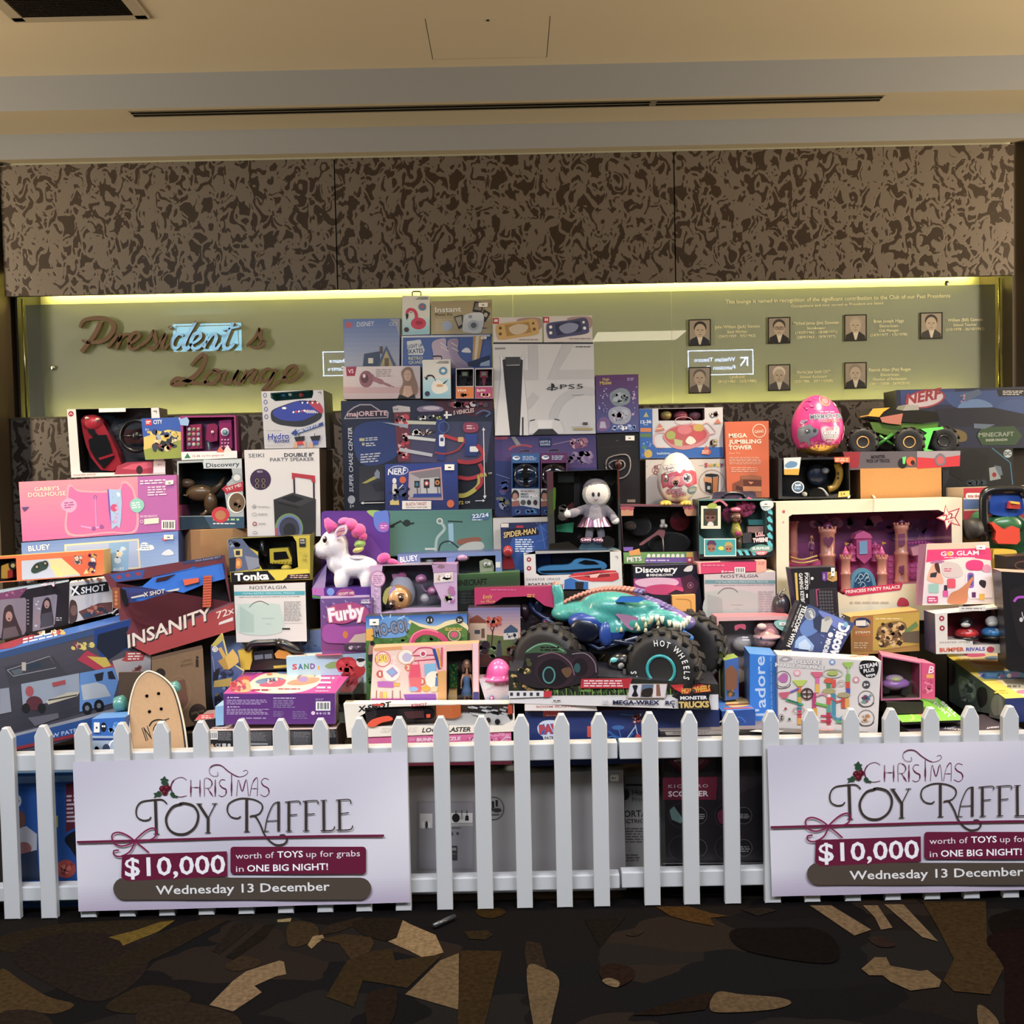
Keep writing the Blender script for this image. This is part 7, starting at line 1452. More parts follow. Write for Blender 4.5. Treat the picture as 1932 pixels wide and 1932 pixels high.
# bottom row through the pickets
b=Box('carton','big white flat carton of a play kitchen standing on the floor behind the pickets',F(768,1466,1176,1453,1182,1688,772,1702),3.50,.16,'9c9896',side='6a6664',top='e6dfba',sup=False,cat='cardboard box',
 art_=T('N',[('r',105,690,545,1220,'8b8688'),('r',125,705,530,1200,'969296'),('r',130,785,225,895,'d8d4d0'),('r',350,780,530,855,'e4e0dc'),('e',403,818,30,34,'241f20'),('l',F(403,760,403,800),6,'241f20'),('l',F(447,760,447,800),5,'241f20'),('r',437,798,458,830,'b8b4b0'),('l',F(487,760,487,800),5,'241f20'),('p',F(476,800,498,800,502,838,472,838),'241f20'),('p',F(350,860,530,860,535,880,350,880),'b8b2ae'),('r',350,890,440,897,'5a5256'),('r',355,1030,415,1140,'3f3a3d'),('r',362,1045,405,1065,'9a9496'),('r',362,1090,405,1094,'9a9496'),('e',372,938,11,16,'5a4c50'),('e',416,936,11,12,'5a4c50'),
 ('e',155,870,10,30,'f0eeea'),('e',180,870,10,30,'3a3638'),('e',200,872,8,22,'f0eeea'),('o',690,745,80,88,5,'3a3438'),('l',F(683,690,686,742),16,'241f22'),('l',F(712,682,714,730),16,'241f22'),('e',715,758,34,15,'3a3438'),('e',665,752,24,15,'3a3438'),('r',660,785,730,796,'6a6468'),('rr',1575,490,1640,540,12,'e2ded8'),('m',1585,508,1620,524,1,'3a3a3a')]),
 topart=T('N',[('t','LARGE PLAY KITCHEN',(60,448),(470,420),12,'3a362c'),('t','WOOD TOY  LS AND',(340,450),(510,432),12,'3a362c'),('t','Group Name: Product Description',(650,470),(830,412),12,'3a362c')]))
b=Box('carton','grey and black electric ride-on carton between the white carton and the scooter box',F(1178,1466,1250,1464,1252,1672,1182,1676),3.56,.2,'8d8a85',side='4a4440',top='e8e0c0',sup=False,cat='cardboard box',
 art_=T('O',[('r',0,560,280,575,'1c1a1a'),('e',-5,640,36,44,'1d1b1c'),('t','Human',(52,645),(215,640),46,'3a3638'),('t','Products',(52,692),(215,688),34,'3a3638'),('t','PORTABLE',(-40,812),(262,806),52,'1d1b1c',.03),('t','ELECTRIC RIDE',(-60,858),(250,852),30,'2a2628',.03),('m',0,890,200,1010,6,'5a5654'),('m',0,1090,120,1150,3,'5a5654'),('r',-10,1200,300,1340,'1c1a1a')]))
b=Box('carton','tall black scooter carton with dark red title panel and round pictures',F(1253,1432,1445,1428,1446,1645,1256,1650),3.45,.14,'211d20',side='161416',top='3a3032',sup=False,cat='toy box',
 art_=T('O',[('sp',F(345,375,620,370,590,440,500,480,420,470,370,430),'6a2038'),('sp',F(380,375,590,372,560,420,480,450,420,440),'8a5a68'),('l',F(370,385,440,375),12,'d8d0d4'),('p',F(285,512,700,505,690,680,285,680),'6c1c34'),('p',F(700,505,1050,500,1050,560,700,700),'2c2428'),('t','KICK PRO',(326,590),(628,586),26,'b8a8ae',{'sp':1.3,'off':.02}),('t','SCOOTER',(326,656),(630,652),42,'e4dade',.05),
 ('o',420,800,92,96,4,'4a4448'),('p',F(335,760,370,730,440,830,420,860,350,830),'6a8a84'),('o',560,800,60,66,4,'6a6468'),('e',560,800,55,60,'18161a'),('m',560,785,605,830,3,'8a8488'),('o',770,800,92,96,4,'4a4448'),('sp',F(700,780,745,760,760,860,710,850),'6a2440'),('o',900,800,62,66,4,'6a6468'),('e',900,800,57,60,'18161a'),('m',860,785,945,825,3,'8a8488'),
 ('o',420,1045,92,96,4,'4a4448'),('o',560,1045,60,66,4,'6a6468'),('e',560,1045,55,60,'18161a'),('o',770,1045,92,96,4,'4a4448'),('o',900,1045,64,66,4,'6a6468'),('e',900,1045,58,60,'18161a'),('m',870,1030,950,1080,3,'8a8488'),('l',F(285,1165,1050,1160),9,'7a767a')]))
m=MB();p_=atz(838,1738,.012);q_=atz(818,1747,.012);q2_=atz(858,1729,.012);m.tube([q_,q2_],.0085,'2a2a2e',n=10);tag(m.build('tube','plastic',None,origin=p_),'short dark plastic tube lying on the carpet in front of the fence','tube')
# ================================================================== toys, right part of the stack
b=Box('toy_box','pink and white bath tea-set box with blue side band, on the white tool box',Q('E',F(140,168,985,152,992,662,150,672)),4.15,.16,'c4c4cc',side='3f6496',sup=False,wcol='8a5a6a',
 win=Q('E',F(332,168,800,160,802,270,785,285,335,288)),wdepth=.1,
 art_=T('E',[('p',F(142,170,272,168,275,520,310,565,985,555,990,660,150,670),'2c5fae'),('p',F(180,250,210,200,236,250),'a8a86a'),('t','12-36',(155,318),(262,312),34,'e4ecf4',.05),('m',185,326,240,336,1,'c4d4ec'),('rr',150,362,262,402,8,'c87a4c'),('rr',150,418,262,456,8,'5a7a4c'),('sp',F(190,620,205,590,240,580,270,610,260,655,205,660),'c0a03c'),('e',190,560,28,18,'4a7a6a'),('s',150,470,265,660,['4a80c8','7aa0d8'],12,9,3),
 ('sp',F(385,470,400,410,480,350,620,320,760,330,840,400,850,450,780,530,620,580,480,560),'c07f88'),('sp',F(400,450,430,390,540,345,680,340,800,380,820,440,740,510,600,540,460,520),'b0525c'),('e',460,435,48,44,'98a458'),('e',600,380,74,46,'c8707c'),('e',740,360,56,38,'b89a50'),('e',740,440,80,46,'b84a54'),('p',F(490,470,580,490,575,550,500,540),'a8b080'),('sp',F(610,500,640,450,680,455,715,500,660,530),'dccfc8'),
 ('o',590,290,90,44,7,'c8a0a8'),('sl',F(780,330,830,310,890,370,910,410,840,430),10,'d0a0a4'),('sl',F(400,410,330,410,290,460,310,550,400,560),10,'d0a0a4'),('p',F(300,400,345,310,402,385),'c07864'),('l',F(318,370,380,360),7,'ecd8cc'),('p',F(895,320,935,265,970,315),'c07058'),('s',840,190,950,260,['8a5a5c','dcd0cc','4a3a40'],16,18,4),('s',850,460,945,560,['8a7a70','b8a890','5a4a48'],22,22,5),
 ('p',F(765,625,815,540,870,600,850,635),'c05a4c'),('m',775,585,850,625,3,'e8c8b8'),('t','bathtime',(320,632),(450,628),26,'a8c4e4',.05)]))
m=MB();E3(m,b,*Q('E',[(410,235)])[0],11,9,.04,.03,'c8b45c');E3(m,b,*Q('E',[(560,240)])[0],14,10,.04,.03,'a8485c');E3(m,b,*Q('E',[(560,185)])[0],3,3,.04,.008,'c86a74');E3(m,b,*Q('E',[(700,240)])[0],12,9,.05,.03,'a87080');b.build(m,'toy_teapot')
b=Box('toy_box','white kids workbench box with colourful letters, behind the white egg toy',Q('E',F(205,684,1020,674,1028,1140,208,1145)),4.15,.2,'c4bdbb',side='1e1a1c',top='9a9490',
 art_=T('E',[('p',F(207,900,240,860,330,840,420,860,420,1135,208,1140),'9a9ca8'),('sl',F(215,880,300,830,420,850),5,'8a8894'),('o',400,790,132,66,5,'8a3a42'),('t','BLACK+',(292,782),(480,776),42,'7a3238',.05),('t','DECKER',(292,832),(480,826),42,'7a3238',.05),('l',F(210,752,228,752),3,'6a6460'),('l',F(740,742,790,742),3,'6a6460'),('l',F(1002,740,1020,740),3,'6a6460'),
 ('t','S',(800,756),(836,753),40,'b83a48',.08),('t','m',(842,753),(884,751),40,'d8883c',.08),('t','o',(889,751),(917,750),40,'3f8a4c',.08),('t','b',(923,750),(951,748),40,'d8c04c',.08),('t','y',(956,748),(990,746),40,'3a5aa0',.08),('t','m',(846,752),(880,750),30,'d8a83c',.12),('t','S',(803,758),(834,756),42,'b83a48',.1),('t','b',(926,752),(954,750),40,'d8c04c',.1),('t','y',(960,748),(998,746),30,'a83044',.1),
 ('o',875,912,132,128,4,'8a4a40'),('p',F(806,830,870,822,942,832,935,850,875,858,812,850),'1d1a1c'),('p',F(792,860,880,870,880,1030,812,1000,806,930),'c88a5c'),('p',F(880,870,945,850,938,1000,880,1030),'b07040'),('p',F(806,905,872,920,874,1028,812,1000),'1c1a1e'),('r',828,950,858,985,'a8b0b8'),('l',F(880,860,880,1030),10,'1c1a1c'),('l',F(945,840,935,1000),8,'1c1a1c'),('l',F(700,1085,860,1060),6,'2a2628')]))
b=Box('game_box','tall orange box of a wooden tumbling block tower game',Q('E',F(1008,300,1450,290,1458,1065,1030,1075)),4.12,.1,'c65f3c',side='8f3f28',sup=True,cat='toy box',
 art_=T('E',[('o',1355,390,70,70,8,'e4c8b4'),('t','GANG',(1306,415),(1402,408),30,'e4c8b4',.05),('t','MEGA',(1046,460),(1232,456),42,'ead8ca',.06),('t','JUMBLING',(1046,522),(1376,516),42,'ead8ca',.06),('t','TOWER',(1046,582),(1284,577),42,'ead8ca',.06),('t','Dare Try',(1048,626),(1160,622),18,'e4b8a0',{'sh':.2}),('m',1050,655,1420,735,5,'dca08a'),('m',1070,758,1340,815,3,'dca08a'),
 ('p',F(1085,925,1165,890,1165,845,1275,835,1378,852,1380,1068,1088,1070),'7a4430'),('p',F(1165,845,1275,835,1378,852,1375,885,1170,880),'94593f'),('p',F(1192,884,1376,892,1376,948,1195,950),'5a2c24'),('p',F(1242,905,1300,910,1270,932),'d08858'),('p',F(1190,952,1376,955,1378,1005,1192,1000),'b87850'),('p',F(1120,940,1190,965,1190,1000,1120,985),'4a2420'),('p',F(1200,1010,1378,1015,1380,1068,1200,1068),'94593f')]))
b=Box('toy_box','dark window box of a dog feeding game labelled pets, under the white egg',Q('J',F(1115,448,1826,452,1835,975,1145,985)),3.95,.16,'6a4450',side='2a2024',top='8a4a58',wcol='1f1b1d',sup=True,
 win=Q('J',F(1122,462,1818,464,1820,870,1140,880)),wdepth=.13,
 art_=T('J',[('p',F(1118,490,1232,488,1230,545,1120,548),'c08a68'),('sp',F(1118,465,1232,466,1230,490,1205,500,1180,486,1150,498,1120,486),'a84a58'),('p',F(1692,470,1815,465,1818,545,1720,548,1698,520),'c08a68'),('sp',F(1692,465,1815,466,1812,490,1780,480,1750,494,1720,482,1695,490),'a84a58'),
 ('p',F(1140,880,1780,875,1785,975,1145,982),'6fa05c'),('p',F(1335,930,1715,924,1718,970,1338,978),'7a5aa4'),('p',F(1715,880,1772,878,1772,922,1716,924),'e0b048'),('p',F(1716,925,1774,923,1775,974,1718,975),'c8384c'),('e',1744,948,14,12,'f0e0e0'),('p',F(1140,832,1230,830,1225,865,1145,868),'7a5ab0'),('p',F(1190,870,1285,845,1300,900,1200,910),'e09a50'),('t','PETS',(1172,965),(1310,955),40,'e8e4dc',{'off':.09,'ol':('4a6a4c',.05)}),('m',1345,942,1600,966,1,'d8c8e8')]+
   [('p',[(1355+i*44,925),(1358+i*44,900),(1372+i*44,892),(1388+i*44,900),(1388+i*44,925)],'e8ecd8')for i in range(8)]))
m=MB();E3(m,b,*Q('J',[(1655,590)])[0],20,21,.08,.01,'6a1420');o_=b.build(m,'toy_disc')
m=MB();E3(m,b,*Q('J',[(1200,640)])[0],12,9,.08,.03,'5a4232');E3(m,b,*Q('J',[(1290,640)])[0],22,20,.1,.03,'141113');E3(m,b,*Q('J',[(1560,800)])[0],40,22,.09,.03,'151214');b.build(m,'toy_dog','plush')
m=MB();m.tube([b.at(*q,.03)for q in Q('J',F(1498,580,1504,650))],.009,'d8cfc4')
for x in (1488,1526):E3(m,b,*Q('J',[(x,640)])[0],3.6,4,.03,.01,'d8cfc4')
b.build(m,'toy_bone');m=MB();X3(m,b,smooth(Q('J',F(1290,800,1420,710,1470,670,1520,680,1500,760,1450,720,1320,810)),3,True),.04,.006,'b86f70');m.tube([b.at(*q,.04)for q in Q('J',F(1500,750,1508,870))],.0025,'c8b8a8');b.build(m,'cloth_strip','matte')
# white egg toy
eg=thing('egg_toy','white plastic egg toy with a pink big-eyed bird print and yellow feet','egg toy',at(1277,953,4.02))
c0=at(1277,902,4.03);k3=4.03/F_PX
prof=[(.0,-49)]+[(37*sqrt(max(0,1-(t/49.0 if t<0 else t/49.0)**2))*(1-.16*(t/49.0)),t)for t in range(-46,48,4)]+[(.5,48.5)]
m=MB();m.lathe(c0,[(r *k3,h*k3)for r,h in prof],'e6e2d6',n=32);m.build('shell','plastic',eg)
def eggmap(mb,items,cc,rx,rz,tap,base=.0015):
    n =0
    for it in items:
        n +=1
        for g in items2d(it):
            if g=='next':n +=1;continue
            vs,fs,col=g
            if fs is None:fs=[list(t)for t in tessellate_polygon([[Vector((x,y,0))for x,y in vs]])]
            if len(vs)>4 or True:
                # subdivide large polygons by fan-free grid so that they follow the shell
                import bmesh
                bm=bmesh.new();bv=[bm.verts.new((x,y,0))for x,y in vs]
                for f in fs:
                    try:bm.faces.new([bv[i]for i in f])
                    except ValueError:pass
                for _ in range(3):
                    le=[e for e in bm.edges if e.calc_length()>6]
                    if le:bmesh.ops.subdivide_edges(bm,edges=le,cuts=1,use_grid_fill=True)
                bmesh.ops.triangulate(bm,faces=bm.faces[:]);bm.verts.index_update()
                P2=[(v.co.x,v.co.y)for v in bm.verts];F2=[[v.index for v in f.verts]for f in bm.faces];bm.free()
            P=[]
            cp=Vector((cc.x,cc.y,cc.z));kk=(cc-EYE).dot(FW)/F_PX
            cpx=CX+(cc-EYE).dot(RT)/kk;cpy=CY-(cc-EYE).dot(UP)/kk
            for x,y in P2:
                t=-(y-cpy)/rz;t=max(-.98,min(.98,t));r =rx*sqrt(1-t*t)*(1-tap*t)
                u=max(-.96,min(.96,(x-cpx)/r));a=math.asin(u)
                rr =r *kk+base+LAY*n
                P.append((cc.x+rr *sin(a),cc.y-rr *cos(a),cc.z+t*rz*kk))
            mb.add(P,F2,col)
    return mb
m=MB();eggmap(m,T('E',[('p',F(345,900,350,830,380,810,395,830,440,810,490,800,520,822,560,780,590,800,640,790,700,810,705,930,640,945,600,965,560,930,520,960,470,940,430,975,395,950,360,970),'b8405a'),('sp',F(400,870,470,850,560,850,640,880,600,930,480,940,400,930),'c8788c'),
 ('e',385,868,30,46,'2a1f2a'),('e',392,850,10,14,'f4f0f0'),('e',592,870,46,48,'e8d8dc'),('e',590,868,38,40,'3a3f58'),('e',590,866,24,26,'1a1620'),('e',575,852,13,13,'f4f4f4'),('sp',F(440,890,475,860,505,850,520,890,490,940,455,945),'d8988c'),('sp',F(450,910,470,890,500,900,488,940,465,945),'1c1418'),
 ('t','Pets',(385,775),(478,752),34,'f0ece8',{'off':.1,'ol':('7a2850',.08)}),('t','Alive',(385,808),(470,790),24,'f0ece8',{'off':.1,'ol':('7a2850',.08)}),('t','Chirpy',(395,1030),(540,1000),46,'d8a0a8',{'off':.1,'ol':('8a2038',.06)}),('t','Birds',(455,1062),(580,1040),36,'d8a0a8',{'off':.1,'ol':('8a2038',.06)}),('e',652,990,54,42,'7a8a90'),('l',F(610,985,695,980),7,'e0c888'),('l',F(612,1000,692,996),7,'d8e0e4')])+[],c0,37,49,.16);m.build('printed_bird','card',eg)
m=MB()
for px in (1256,1294):m.ell(at(px,949,3.985),(.024,.034,.012),'d8b03a',zmin=-.6);[m.ell(at(px+dx,951,3.955),(.008,.012,.008),'d8b03a')for dx in (-7,0,7)]
m.build('feet','plastic',eg)
b=Box('toy_box','teal doll box with black striped edge, framed picture and pink-haired doll',Q('E',F(738,1090,1485,1082,1500,1668,748,1682)),3.9,.13,'3f7d7c',side='202425',top='4a6a6c',sup=False,wcol='5a8078',
 win=Q('E',F(745,1100,1420,1095,1430,1590,1120,1590,1120,1480,800,1485,745,1440)),wdepth=.09,
 art_=T('E',[('p',F(1425,1090,1484,1083,1499,1667,750,1681,750,1640,1430,1600),'1a1c1e')]+[('p',[(1432,1190+i*82),(1462,1170+i*82),(1490,1215+i*82),(1490,1245+i*82),(1445,1225+i*82)],'5ac4cc')for i in range(5)]+[('p',[(1130+i*66,1600),(1165+i*66,1598),(1195+i*66,1650),(1160+i*66,1652)],'5ac4cc')for i in range(3)]+
   [('r',765,1150,965,1382,'e6dfc4'),('r',790,1178,935,1352,'3a4238'),('e',860,1260,56,60,'7a5548'),('sp',F(810,1215,860,1190,915,1215,910,1245,815,1245),'4a3020'),('e',835,1270,18,10,'1e1a1c'),('e',885,1268,18,10,'1e1a1c'),('sp',F(840,1320,860,1310,885,1320,890,1350,830,1350),'dcd8d0'),('sp',F(830,1165,850,1130,900,1120,930,1150,890,1180),'a8b84a'),('sl',F(890,1120,960,1095,1030,1150),22,'c87080'),
 ('p',F(795,1482,1120,1480,1122,1660,796,1664),'d8ece4'),('p',F(805,1492,1112,1490,1114,1650,806,1654),'3aa4a8'),('e',870,1575,42,44,'9a6a58'),('sp',F(825,1550,840,1505,900,1505,920,1550,870,1540),'5a3a5c'),('e',1045,1580,40,42,'a8785c'),('sp',F(1005,1560,1020,1520,1070,1520,1085,1560,1045,1550),'b8a45c'),('p',F(935,1580,955,1560,985,1560,1000,1580,985,1600,955,1600),'d8d84a'),('e',850,1585,9,6,'1c1a1c'),('e',890,1585,9,6,'1c1a1c'),('e',1030,1585,9,6,'1c1a1c'),('e',1062,1585,9,6,'1c1a1c'),
 ('t','L.O.L.',(1320,1462),(1410,1452),38,'e88a94',{'off':.1,'ol':('f0f0ec',.06)}),('t','TWEENS',(1292,1520),(1445,1510),42,'f0f0ec',{'off':.1,'ol':('a8304c',.07)}),('sp',F(1262,1580,1375,1540,1488,1575,1450,1620,1300,1625),'6aa498'),('t','SURPRISE',(1285,1596),(1460,1590),28,'f0f0ec',.07),('sp',F(1318,1612,1435,1610,1410,1645,1340,1645),'e07a84'),('t','SWAP',(1338,1640),(1412,1636),20,'f4e8e4',.07),('sp',F(1370,1110,1480,1100,1495,1160,1420,1200,1375,1170),'dce4de'),('t','28',(1395,1190),(1435,1186),30,'d8ece8',{'off':.1,'ol':('2a7a80',.08)})]))
sticker(b,1436,947,1454,955)
m=MB();rnd=random.Random(6)
for i in range(70):
    a=rnd.random()*6.28;r =rnd.random()**.5;q=Q('E',[(1220+100*r *cos(a),1165+85*r *sin(a))])[0];E3(m,b,*q,4.5,4.5,.03+rnd.random()*.02,.012,rnd.choice(['b82860','a82058','c83a74']),nu=8,nv=6)
for i in range(24):a=rnd.random()*6.28;r =rnd.random()**.5;q=Q('E',[(1040+50*r *cos(a),1230+75*r *sin(a))])[0];E3(m,b,*q,4,6,.05,.012,rnd.choice(['982458','a82a60']),nu=8,nv=6)
b.build(m,'curly_hair','plush')['kind']='stuff'
m=MB();q=Q('E',[(1110,1260)])[0];E3(m,b,q[0],q[1],11,11,.02,.03,'7a4f3c');E3(m,b,*Q('E',[(1110,1188)])[0],11,5,.015,.03,'d86a88');E3(m,b,*Q('E',[(1075,1270)])[0],3,2,-.006,.004,'1c1618');E3(m,b,*Q('E',[(1135,1275)])[0],3,2,-.006,.004,'1c1618');b.build(m,'doll_head')
m=MB();m.tube([b.at(*q,.03)for q in Q('E',F(1115,1320,1120,1400,1150,1460))],[.012,.022,.018],'d8c840');E3(m,b,*Q('E',[(1140,1430)])[0],7,6,.015,.012,'c84a78');m.tube([b.at(*q,.03)for q in Q('E',F(1110,1350,1170,1310,1160,1290))],.006,'7a4f3c');m.tube([b.at(*q,.035)for q in Q('E',F(1150,1470,1150,1590))],.012,'7a6248');b.build(m,'doll_outfit')
m=MB();X3(m,b,Q('E',F(1240,1290,1395,1290,1400,1345,1250,1345)),.04,.03,'4a9a98');X3(m,b,Q('E',F(1240,1360,1400,1355,1400,1420,1240,1425)),.03,.03,'c89a90');X3(m,b,Q('E',F(1185,1430,1275,1415,1280,1520,1190,1530)),.03,.02,'6a6468');b.build(m,'toy_accessories')
bg=thing('toy_bag','small iridescent carry case peeking out above the teal doll box','toy bag',at(1385,940,4.08));m=MB();m.ext([at(x,y,4.08)for x,y in Q('E',F(880,1090,890,1020,930,1008,1290,1000,1320,1020,1325,1090))],(0,.02,0),'9a8aa8');m.build('case','foil',bg);m=MB();m.tube([at(x,y,4.075)for x,y in smooth(Q('E',F(985,1070,1010,1030,1090,1020,1180,1030,1210,1070)),3)],.007,'2a2430');m.build('handle','plastic',bg)
b=Box('game_box','flat hot-pink boxed tube with barcode, lying on the second fridge box',F(1316,1062,1446,1057,1446,1077,1318,1083),3.86,.2,'d83a6a',side='e89a84',top='f0b8b0',sup=False,cat='toy box',
 art_=T('L',[('p',F(80,105,105,100,110,205,95,208),'e8a0a0'),('p',F(612,85,705,82,705,180,612,205),'efa890'),('p',F(275,78,600,78,600,92,285,95),'3a2630'),('m',125,120,370,140,1,'e890a8'),('m',325,178,415,198,1,'f4c4cc'),('e',305,186,12,12,'f0b4c0'),('bar',415,145,510,200),('m',630,95,700,125,2,'d87a6c')]))
b=Box('fridge_box','second white small-fridge box with mint fridge picture, left of the castle box',F(1328,1084,1463,1078,1464,1190,1331,1192),3.86,.2,'c9bfc0',side='2a2a2c',top='e8dccc',cat='appliance box',sup=True,
 art_=T('L',[('t','NOSTALGIA',(292,243),(632,238),30,'3f3e46',{'sp':1.05}),('p',F(145,262,790,264,790,296,145,296),'6a9498'),('t','MyMini RETRO PERSONAL FRIDGE',(250,290),(722,286),20,'a8c0c4',.04),('t','KEEP FOOD, DRINKS, SNACKS & MORE COOL OR WARM',(225,316),(770,312),8,'6a6468',.02),('sp',F(150,400,170,370,400,350,560,370,640,420,600,580,160,580),'b4bdb8'),('p',F(165,390,300,430,310,575,165,575),'a4aeaa'),('sl',F(262,390,310,345,360,335,410,345,445,375),7,'6a6058'),('m',380,485,500,495,1,'8a9894'),('m',420,525,470,533,1,'8a9894'),('m',630,360,780,560,9,'a8a0a0')]))
b=Box('doll_box','pale rounded window box with baby doll in pink knitted hat, behind the marble maze box',F(1352,1164,1492,1162,1490,1345,1358,1350),3.74,.1,'dca8a6',side='b88890',top='e07a84',sup=True,cat='toy box',wcol='a89a98',
 win=F(1356,1172,1486,1169,1486,1275,1440,1282,1395,1260,1358,1268),wdepth=.085,
 art_=[('p',F(1356,1268,1395,1262,1440,1284,1487,1277,1488,1343,1360,1348),'d8cfcc'),('p',F(1390,1290,1418,1280,1418,1345,1392,1346),'6a2440'),('sp',F(1387,1180,1405,1178,1406,1188,1396,1185,1388,1190),'c04a64'),('sp',F(1462,1172,1486,1170,1486,1186,1476,1190,1464,1182),'8fc4b8'),('m',1400,1200,1418,1210,2,'e8d8d4')])
sticker(b,1470,1174,1483,1180,0)
m=MB();E3(m,b,1444,1204,21,20,.03,.05,'d0988c');b.build(m,'doll_head','plastic');m=MB();E3(m,b,1447,1190,24,20,.045,.05,'c8888c');E3(m,b,1447,1201,26,6,.018,.05,'d89a9a');E3(m,b,1437,1182,9,6,.0,.02,'e8b8b0');b.build(m,'knitted_hat','plush')
m=MB()
for x in (1437,1456):E3(m,b,x,1204,3.4,2.6,-.018,.004,'2a1c1a')
E3(m,b,1446,1213,3,1.5,-.02,.004,'a85048');b.build(m,'face','plastic');m=MB();E3(m,b,1440,1250,34,24,.05,.03,'d8ccc4');E3(m,b,1400,1215,18,14,.06,.02,'cfc4bc');b.build(m,'doll_clothes','plush')
